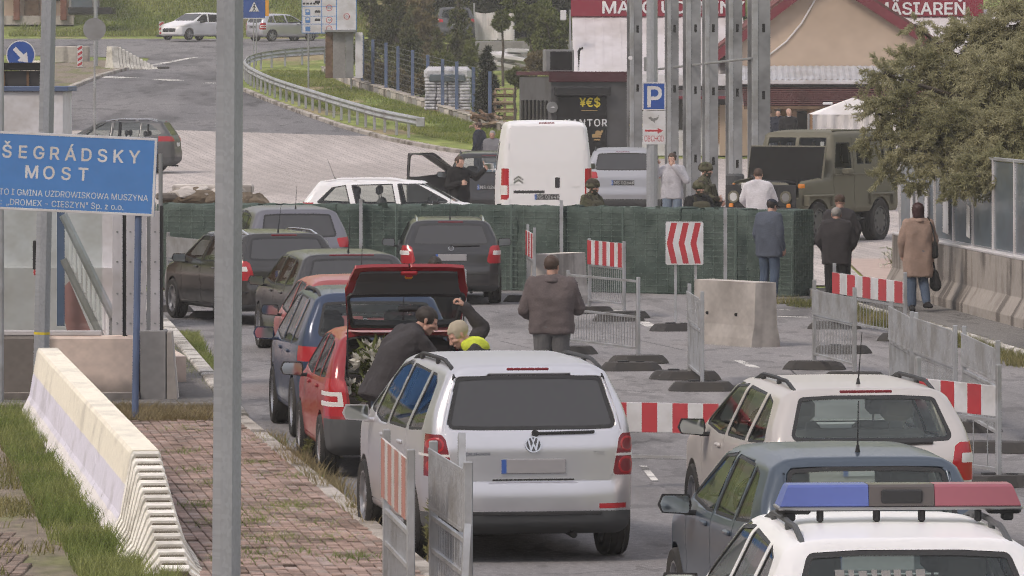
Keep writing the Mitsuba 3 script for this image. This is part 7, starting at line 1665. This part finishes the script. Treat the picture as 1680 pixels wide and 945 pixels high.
    for px, d, yaw, hh, t_, hr, lab, sd in ((1277, 189., 170, 1.78, 'navy', 'hair_dark', 'dark haired person in navy by the shop door', 41), (1294, 187.5, 190, 1.80, 'black', 'hair_grey', 'balding person in black with a white scarf by the shop door', 43), (1263, 190., 150, 1.74, 'denim', 'hair_brown', 'person in blue beside the widest steel column', 45)):
        person(lab, *A(px, d), yaw, hh, None, t_, 'navy', hr, 'skin_pale', z=1.0, bald=(sd == 43), collar='white' if sd == 43 else None, seed=sd)
crowd()
# ---------------------------------------------------------------- vegetation
def leafmat(k, a, b, sc=1.2, trans=.25):
    def fn(p, n, uv):
        t = fbm(p.x * sc, p.y * sc, p.z * sc, 3); r = cell_rand(dr.floor(p.x * 19), dr.floor(p.y * 19), dr.floor(p.z * 19))
        return mix(a, b, dr.clip(smoothstep(.3, .7, t) * .7 + r * .45 - .1, 0, 1))
    scene[k] = {'type': 'principledthin', 'base_color': proc(fn), 'roughness': .55, 'diff_trans': trans * 2, 'spec_trans': 0., 'spec_tint': 0.}
leafmat('leaf_willow', (.28, .27, .145), (.50, .47, .30), 1.6, .4)
leafmat('leaf_pine', (.085, .100, .045), (.165, .165, .085), 1.0); leafmat('leaf_green', (.115, .14, .045), (.20, .215, .085), 1.0); leafmat('leaf_brown', (.19, .155, .085), (.27, .225, .13), 1.0); leafmat('leaf_dark', (.030, .038, .022), (.060, .066, .040), .3)
leafmat('grass_blade', (.17, .225, .065), (.33, .35, .14), 1.1); leafmat('grass_bank', (.19, .25, .055), (.34, .36, .12), .5); leafmat('grass_dry', (.26, .21, .11), (.36, .30, .18), 2.0); leafmat('grass_verge', (.16, .175, .06), (.32, .28, .14), 1.3)
mat('bark', dirt((.115, .095, .08), .7, 3), .95)
def leaves(c, d, n, L, Wd, roll=None):
    """leaf quads: centres c, directions d, side vectors n"""
    d = d / (np.linalg.norm(d, axis=1, keepdims=True) + 1e-9); s = np.cross(d, n); s /= np.linalg.norm(s, axis=1, keepdims=True) + 1e-9
    L = np.asarray(L).reshape(-1, 1); Wd = np.asarray(Wd).reshape(-1, 1)
    v = np.stack([c, c + d * L * .5 + s * Wd * .5, c + d * L, c + d * L * .5 - s * Wd * .5], 1).reshape(-1, 3)
    i = np.arange(len(c))[:, None] * 4
    return trimesh.Trimesh(v, np.vstack([i + [0, 1, 2], i + [0, 2, 3]]), process=False)
def tree(name, label, base, trunk_r, h_trunk, clumps, leaf, nbr, per, Ls, Ws, droop=.0, seed=1, bark='bark', tw=.006, inner=.35, lift=0., group=None):
    """clumps: list of (centre, radii); each clump fills with twigs that carry the leaves"""
    rng = np.random.default_rng(seed); k = thing(name, label, 'tree' if 'shrub' not in name else 'shrub', group); base = np.array(base, float)
    top = base + [0, 0, h_trunk]; tn = [base + (top - base) * t + rng.normal(0, trunk_r * .4, 3) * [1, 1, 0] * (t > 0) for t in np.linspace(0, 1, 6)]
    put(k, 'trunk', tube(tn, np.linspace(trunk_r, trunk_r * .65, 6), 9), bark, None, 50)
    twigs = []; cs_, ds, ns = [], [], []
    vol = np.array([r[0] * r[1] * r[2] for _, r in clumps]) ** .8; vol /= vol.sum()
    for (c, r), w in zip(clumps, vol):
        c, r = np.array(c, float), np.array(r, float)
        mid = (top + c) / 2 + rng.normal(0, .12, 3) * np.linalg.norm(c - top)
        if c[2] > top[2]: put(k, 'limb', tube([top - [0, 0, .1], mid, c], [trunk_r * .6, trunk_r * .35, trunk_r * .15], 7), bark, None, 50)
        for _ in range(max(4, int(nbr * w))):
            u = rng.normal(size=3); u /= np.linalg.norm(u); rad = rng.uniform(.55, 1.0) ** .6 * (1 + .22 * rng.normal() * .6)
            tip = c + u * r * rad; st = c + u * r * inner * rng.uniform(.3, 1.1) + rng.normal(0, .08, 3) * r
            ln = np.linalg.norm(tip - st); t = np.linspace(0, 1, 6)[:, None]
            p = st + (tip - st) * t + np.array([0, 0, 1.0]) * (lift * ln * t * (1 - t) * 2 - droop * ln * t ** 2)
            twigs.append(tube(p, np.linspace(tw, tw * .3, 6), 3, False))
            m = per; tt = rng.uniform(.15, 1.0, m); q = np.array([np.interp(tt, t[:, 0], p[:, j]) for j in range(3)]).T
            ax = unit(p[-1] - p[0]) - np.array([0, 0, droop]); dd = ax + rng.normal(0, .75, (m, 3))
            cs_.append(q + rng.normal(0, .02, (m, 3)) * r.mean()); ds.append(dd); ns.append(rng.normal(size=(m, 3)))
    c, d, n = np.vstack(cs_), np.vstack(ds), np.vstack(ns)
    put(k, 'twigs', cat(twigs), bark, kind='stuff')
    put(k, 'crown', leaves(c, d, n, rng.uniform(*Ls, len(c)), rng.uniform(*Ws, len(c))), leaf, kind='stuff')
    return k
def trees():
    rng = np.random.default_rng(77)
    # willow over the right wall
    D = 99.0; P = lambda px, py, d: (PX(px, d), d, PZ(py, d))
    cl = []
    for px, py, d, r in ((1450, 120, 99, .52), (1440, 185, 98.6, .48), (1500, 105, 100, .62), (1490, 175, 98.4, .66), (1490, 240, 98, .52), (1555, 120, 100, .80), (1560, 200, 98, .75), (1545, 262, 97.6, .55), (1600, 60, 101, .75), (1630, 130, 99, .85), (1625, 215, 97.6, .75), (1610, 270, 97.0, .60), (1665, 40, 100.5, .9), (1690, 110, 99, .9), (1690, 200, 97.5, .85), (1665, 280, 96.6, .62), (1730, 60, 100, 1.0), (1740, 180, 98, 1.0), (1780, 100, 101, 1.2), (1580, 160, 101.5, .8), (1660, 160, 101.5, .9), (1720, 285, 96, .6), (1545, 70, 101, .5), (1425, 230, 98.6, .36), (1460, 275, 98, .40), (1500, 295, 97.6, .36), (1575, 310, 97, .34), (1500, 40, 101, .3), (1650, 300, 95.4, .40), (1610, 290, 95.6, .40), (1575, 300, 95.8, .30), (1640, 270, 95.6, .5), (1690, 300, 95, .45), (1600, 270, 96, .45), (1545, 295, 96.6, .26), (1530, 225, 98, .6), (1590, 240, 98, .7)):
        cl.append((P(px, py, d), (r, r * 1.0, r * .82)))
    tree('willow_tree', 'large grey green willow overhanging the panels on the right', (8.9, 100.6, .0), .16, 2.7, cl, 'leaf_willow', 2500, 92, (.065, .11), (.014, .023), .22, 3, tw=.004, inner=.2)
    # hanging sprays in front of the panels
    def zg(px, d): return float(zt(PX(px, d), d))
    def conifer(px, d, h, r, label, leaf='leaf_pine', seed=1, name='pine_tree', z=None, lean=0., base=.12):
        x = PX(px, d); z0 = zg(px, d) if z is None else z; cl = []; rg = np.random.default_rng(seed)
        n = max(4, int(h / (r * .55)))
        for i in range(n):
            t = base + (1 - base) * i / (n - 1); rr = r * max(0., 1 - t) ** .75 + .10
            for j in range(3 if i < n - 1 else 1):
                a = rg.uniform(0, 2 * PI); off = rr * .45 if i < n - 1 else 0
                cl.append(((x + off * math.cos(a), d + off * math.sin(a), z0 + h * t), (rr * .75, rr * .75, h / n * .75)))
        return tree(name, label, (x, d, z0), .05 + h * .012, h * .9, cl, leaf, 260, 26, (.14, .30), (.035, .07), .10, seed, tw=.012)
    def bush(px, py, d, rpx, label, leaf, seed, name='shrub', z=None, zr=1.0, n=7, nb=220, per=26):
        s = F_ / d; x, zc = PX(px, d), PZ(py, d); z0 = zg(px, d) if z is None else z; rg = np.random.default_rng(seed); r = rpx / s
        cl = [((x, d, zc), (r * .6, r * .6, r * .6 * zr))] + [((x + rg.normal(0, r * .42), d + rg.normal(0, r * .4), zc + rg.normal(0, r * .38 * zr)), (r * .45, r * .45, r * .4 * zr)) for _ in range(n)]
        return tree(name, label, (x, d, z0), .05 + r * .03, max(.3, zc - z0 - r * .3), cl, leaf, nb, per, (.10, .22), (.05, .10), .05, seed, tw=.01)
    conifer(612, 262, 5.0, 1.35, 'dark pine just right of the information sign', seed=11, base=.25); conifer(652, 258, 5.2, 1.25, 'pine standing behind the first blue fence posts', seed=12, base=.3)
    conifer(690, 256, 5.4, 1.0, 'brownish larch between the pines above the fence', 'leaf_brown', 13, 'larch_tree', base=.2); conifer(672, 250, 3.2, .8, 'low dark pine hanging over the blue posts', seed=14, base=.2)
    conifer(717, 243, 2.6, .62, 'young spruce behind the wire fence pole', seed=15, base=.05, name='spruce_tree'); conifer(752, 252, 4.0, .9, 'pine in front of the dark parked car', seed=16, base=.1)
    conifer(735, 241, 2.3, .9, 'spreading juniper above the white bag stack', 'leaf_green', 17, 'juniper_shrub', base=.05); conifer(772, 238, 2.6, .8, 'yellowish juniper right of the white bag stack', 'leaf_green', 18, 'juniper_shrub', base=.05)
    conifer(800, 222, 2.6, .36, 'narrow columnar thuja beside the fence end', 'leaf_dark', 19, 'thuja_tree', base=.03)
    bush(825, 33, 256, 19, 'small ball shaped tree in front of the white sheet', 'leaf_green', 20, 'ball_tree', n=6)
    bush(873, 30, 240, 42, 'bushy green tree left of the shop roof, upper crown', 'leaf_green', 21, 'bushy_tree', n=12, nb=420); bush(905, 70, 232, 34, 'green tree against the left end of the shop roof', 'leaf_green', 22, 'bushy_tree', zr=1.3, n=12, nb=380)
    bush(880, 100, 225, 26, 'low shrub left of the display box on the kiosk', 'leaf_brown', 23, n=8); bush(845, 128, 218, 14, 'small round shrub above the timber stack', 'leaf_green', 24, n=5)
    for i, (px, py, r, lf) in enumerate(((603, 118, 20, 'leaf_brown'), (628, 108, 24, 'leaf_brown'), (662, 122, 22, 'leaf_brown'), (690, 128, 18, 'leaf_brown'), (640, 140, 14, 'leaf_green'))):
        bush(px, py + 12, (258, 254, 248, 243, 251)[i], r, ('dry brown shrub beside the white pillar behind the fence', 'dry brown shrub behind the second and third blue posts', 'dry brown shrub behind the middle blue fence posts', 'dry brown shrub left of the bag stack', 'low green shrub at the foot of the blue posts')[i], lf, 30 + i, n=7, nb=160)
    # dark wood far behind: single trees of a dense stand
    ks = thing('forest', 'dark conifer wood on the slope behind the yard', 'wood', kind='stuff'); rg = np.random.default_rng(5); ms = []
    cs_, ds = [], []
    for i in range(46):
        x = rg.uniform(-5.6, 10); d = rg.uniform(314, 345)
        z0 = float(zhill(np.array([x]), np.array([d]))[0]); h = rg.uniform(9, 15); n = 900; t = rg.uniform(.02, 1, n) ** .8; a = rg.uniform(0, 2 * PI, n); rr = (1 - t) * 2.4 * rg.uniform(.5, 1, n) ** .5 + .1
        cs_.append(np.stack([x + rr * np.cos(a), d + rr * np.sin(a), z0 + h * t], 1)); ds.append(np.stack([np.cos(a), np.sin(a), -.4 + 0 * a], 1)); ms.append(cyl((x, d, z0 - .3), (x, d, z0 + h * .9), .16, 6, .04))
    c, d = np.vstack(cs_), np.vstack(ds); lv = leaves(c, d + rg.normal(0, .3, d.shape), rg.normal(size=c.shape), rg.uniform(.5, 1.0, len(c)), rg.uniform(.25, .45, len(c)))
    scene[ks] = mikit.ply(cat([lv] + ms), 'leaf_dark')
    # valley sides far outside the view: loose wood
    rg = np.random.default_rng(6); cs_, ds = [], []
    for i in range(1500):
        a = rg.uniform(0, 2 * PI); rad = rg.uniform(120, 420); x, d = rad * math.sin(a), 60 + rad * math.cos(a)
        if abs(x) < 75 or (d > 40 and abs(x) < 100): continue
        z0 = float(zhill(np.array([x]), np.array([d]))[0]); h = rg.uniform(9, 17); n = 40; t = rg.uniform(.02, 1, n); aa = rg.uniform(0, 2 * PI, n); rr = (1 - t) * 3.2
        cs_.append(np.stack([x + rr * np.cos(aa), d + rr * np.sin(aa), z0 + h * t], 1)); ds.append(np.stack([np.cos(aa), np.sin(aa), -.5 + 0 * aa], 1))
    c, d = np.vstack(cs_), np.vstack(ds); kf = thing('forest', 'wood on the valley sides', 'wood', kind='stuff'); scene[kf] = mikit.ply(leaves(c, d, rg.normal(size=c.shape), rg.uniform(2.2, 4.0, len(c)), rg.uniform(1.4, 2.4, len(c))), 'leaf_pine')
trees()
def blades(xy, h, w, lean, seed, zf=zt, dz=.03):
    rng = np.random.default_rng(seed); n = len(xy); z = zf(xy[:, 0], xy[:, 1]) + dz; a = rng.uniform(0, 2 * PI, n); b = rng.uniform(0, 2 * PI, n)
    h = np.broadcast_to(h, n) * rng.uniform(.5, 1.25, n); w = w * rng.uniform(.7, 1.3, n)
    base = np.column_stack([xy, z]); sd = np.stack([np.cos(a), np.sin(a), 0 * a], 1) * w[:, None] / 2; ln = np.stack([np.cos(b), np.sin(b), 0 * b], 1) * (lean * h)[:, None]
    v = np.stack([base - sd, base + sd, base + sd * .6 + ln * .4 + np.stack([0 * h, 0 * h, h * .6], 1), base - sd * .6 + ln * .4 + np.stack([0 * h, 0 * h, h * .6], 1), base + ln + np.stack([0 * h, 0 * h, h], 1)], 1).reshape(-1, 3)
    i = np.arange(n)[:, None] * 5; return trimesh.Trimesh(v, np.vstack([i + [0, 1, 2], i + [0, 2, 3], i + [3, 2, 4]]), process=False)
def scatter(poly, n, seed, thin=None, sc=1.0):
    rng = np.random.default_rng(seed); x0, y0, x1, y1 = poly.bounds; p = rng.uniform((x0, y0), (x1, y1), (int(n * 4), 2)); ok = shapely.contains_xy(poly, p[:, 0], p[:, 1]); p = p[ok]
    if thin: f = meshkit.fbm(np.column_stack([p * sc, np.zeros(len(p))]), 3, seed=seed); p = p[rng.random(len(p)) < np.clip((f - thin[0]) / (thin[1] - thin[0]), 0, 1)]
    return p[:n]
def grass():
    def st(name, label, m, mt): k = numbered(name); scene[k] = mikit.ply(m, mt); tag(k, label, 'grass', None, 'stuff')
    L = sg.Polygon([(-3.45, 51), (-5.5, 68), (-6.5, 68), (-4.9, 55), (-3.5, 45.5), (-2.6, 40), (-2.2, 40)]); near = sg.LineString([(-3.36, 49.9), (-5.5, 68.6)]).buffer(.42)
    st('left_grass', 'green grass along the left foot of the concrete barrier', blades(np.vstack([scatter(near, 17000, 1, (.30, .55), 1.3), scatter(sg.LineString([(-3.34, 49.9), (-2.55, 43)]).buffer(.36), 8000, 2, (.28, .5), 1.3)]), .17, .010, .5, 3, dz=.05), 'grass_blade')
    st('left_grass', 'thin grass on the brown ground at the left edge', blades(scatter(sg.Polygon([(-4.0, 44), (-3.6, 50), (-5.9, 68.8), (-9, 69), (-8, 44)]), 16000, 4, (.48, .62), .9), .10, .012, .6, 5, dz=.05), 'grass_verge')
    V = sg.Polygon([(x - .08, y) for x, y in RK[2:7]] + [(4.75, 103.2), (4.3, 103.4), (4.95, 100.5), (5.55, 94), (6.1, 88), (6.45, 83), (7.6, 68)])
    st('verge_grass', 'weedy grass strip along the right kerb', blades(np.vstack([scatter(V, 26000, 6, (.36, .60), 1.6), scatter(sg.LineString([(x - .12, y) for x, y in RK[2:7]]).buffer(.13), 9000, 7)]), .15, .012, .5, 8, dz=.0), 'grass_verge')
    K = sg.LineString([(-3.6, 73.6), (-4.9, 90)]).buffer(.26)
    st('kerb_grass', 'grass growing along the white kerb at the left queue', blades(scatter(K, 12000, 9, (.3, .55), 1.2), .12, .011, .5, 10, dz=.0), 'grass_blade')
    tufts = []
    for px, py, r, n in ((480, 850, .13, 380), (445, 905, .15, 420), (418, 876, .12, 260), (412, 778, .10, 200), (470, 858, .20, 260), (365, 880, .16, 300), (405, 935, .2, 420), (500, 800, .08, 90), (560, 940, .1, 140), (440, 830, .2, 160), (590, 938, .10, 260), (350, 812, .12, 200), (330, 850, .12, 240), (300, 760, .15, 240), (320, 790, .1, 160), (430, 740, .14, 120), (520, 880, .12, 120), (460, 800, .12, 120), (300, 720, .2, 200), (540, 905, .12, 160), (400, 860, .15, 200), (490, 930, .12, 160)):
        x, y, z = G(px, py); rng = np.random.default_rng(px); tufts.append(np.column_stack([x + rng.normal(0, r, n), y + rng.normal(0, r * 2.2, n)]))
    st('paver_grass', 'tufts of grass in the joints of the brick pavement', blades(np.vstack(tufts), .085, .010, .7, 11, dz=.06), 'grass_blade')
    D1 = np.vstack([scatter(sg.Polygon([(-4.6, 66.5), (-3.3, 66.6), (-3.15, 69), (-5.2, 69)]), 7000, 12, (.35, .6), 2.), scatter(sg.LineString([(-2.7, 65.2), (-.9, 49.5)]).buffer(.16), 3800, 13, (.42, .65), .8)])
    st('dry_grass', 'dry weeds at the far end of the brick pavement and along its kerb', blades(D1, .17, .012, .6, 14, dz=.03), 'grass_dry')
    # single dry stalks by the kerb beside the red car
    for px, py, h, ln, lab in ((535, 776, .42, (.28, 0), 'leaning dry weed stalk at the kerb behind the red hatchback'), (500, 765, .26, (.05, 0), 'short dry weed at the kerb left of the red hatchback'), (700, 935, .55, (.04, 0), 'tall dry weed between the two barrier panels'), (560, 855, .12, (.1, 0), 'small weed bush at the kerb left of the minivan')):
        x, y, z = G(px, py); k = thing('weed', lab, 'weed'); t = np.linspace(0, 1, 8)[:, None]; p = np.array([x, y, z]) + t * np.array([ln[0], ln[1], h]) * [1, 1, 1]; rng = np.random.default_rng(px)
        put(k, 'stem', tube(p, np.linspace(.007, .003, 8), 5), 'grass_dry'); m = 160; tt = rng.uniform(.2, 1, m); c = np.array([np.interp(tt, t[:, 0], p[:, j]) for j in range(3)]).T
        put(k, 'leaves', leaves(c, rng.normal(size=(m, 3)) + [0, 0, .6], rng.normal(size=(m, 3)), rng.uniform(.03, .09, m), rng.uniform(.008, .016, m)), 'grass_verge', kind='stuff')
    # bank by the guard rail and the far meadow
    bank = sg.Polygon(Gxy((402, 128), (440, 148), (500, 170), (600, 197), (700, 225), (790, 240), (840, 225), (760, 200), (640, 164), (560, 140), (530, 120), (450, 118)))
    st('bank_grass', 'short grass on the bank under the guard rail', blades(scatter(bank, 34000, 15, (.30, .55), .35), .16, .035, .4, 16, dz=.0), 'grass_bank')
    st('bank_grass', 'grass bank behind the cross street at the top left', blades(scatter(sg.Polygon([(-27, 327), (-6, 327), (-6, 352), (-27, 352)]), 30000, 17, (.25, .5), .3), .28, .06, .4, 18, dz=.0), 'grass_bank')
    # flowers: in the red car's boot, and by the footpath
    def bouquet(label, M, r, n, seed, sc=1.0):
        rng = np.random.default_rng(seed); k = thing('flower_bouquet', label, 'flowers'); gl, gc = [], []
        for i in range(n):
            u = unit(rng.normal(size=3) + [0, -.3, 1.2]); tip = u * r * rng.uniform(.6, 1.0); gl.append(tube([(0, 0, 0), tip * .6, tip], .005 * sc, 4, False))
            cs_ = np.repeat(tip[None], 6, 0); dd = u + rng.normal(0, .55, (6, 3)); f = leaves(cs_, dd, rng.normal(size=(6, 3)), np.full(6, .075 * sc), np.full(6, .034 * sc)); put(k, 'bloom', f, 'petal', M)
        c = rng.normal(0, r * .35, (n * 4, 3)) + [0, 0, r * .35]; put(k, 'foliage', cat(gl + [leaves(c, rng.normal(size=c.shape) + [0, 0, .8], rng.normal(size=c.shape), rng.uniform(.08, .16, len(c)) * sc, rng.uniform(.015, .03, len(c)) * sc)]), 'leaf_green', M, kind='stuff'); return k
    scene['petal'] = {'type': 'principledthin', 'base_color': rgb(.78, .76, .68), 'roughness': .5, 'diff_trans': .5}
    bouquet('bunch of white lilies in the open boot of the red hatchback', on(-1.00, 58.5, 6.5) @ T().translate([-.27, .40, .98]), .30, 44, 1, 1.35)
    bouquet('small white flowers and leaves on the red hatchback load floor, left', on(-1.00, 58.5, 6.5) @ T().translate([-.42, .30, .78]), .18, 12, 2)
    x, y, z = G(1468, 440); bouquet('white flowers by the leaning concrete post', place(x - .05, y, z + .1), .26, 14, 3, 1.0)
grass()
# ---------------------------------------------------------------- thin haze of the damp overcast day
scene['haze_air'] = {'type': 'homogeneous', 'albedo': {'type': 'rgb', 'value': [.95, .95, .95]}, 'sigma_t': .00045}
scene['haze'] = {'type': 'cube', 'to_world': T().translate([0, 150, 69]) @ T().scale([1300, 1400, 81]), 'bsdf': {'type': 'null'}, 'interior': {'type': 'ref', 'id': 'haze_air'}}
used.add('haze'); tag('haze', 'thin pale haze over the valley', 'haze', None, 'stuff')
scene['camera']['medium'] = {'type': 'ref', 'id': 'haze_air'}
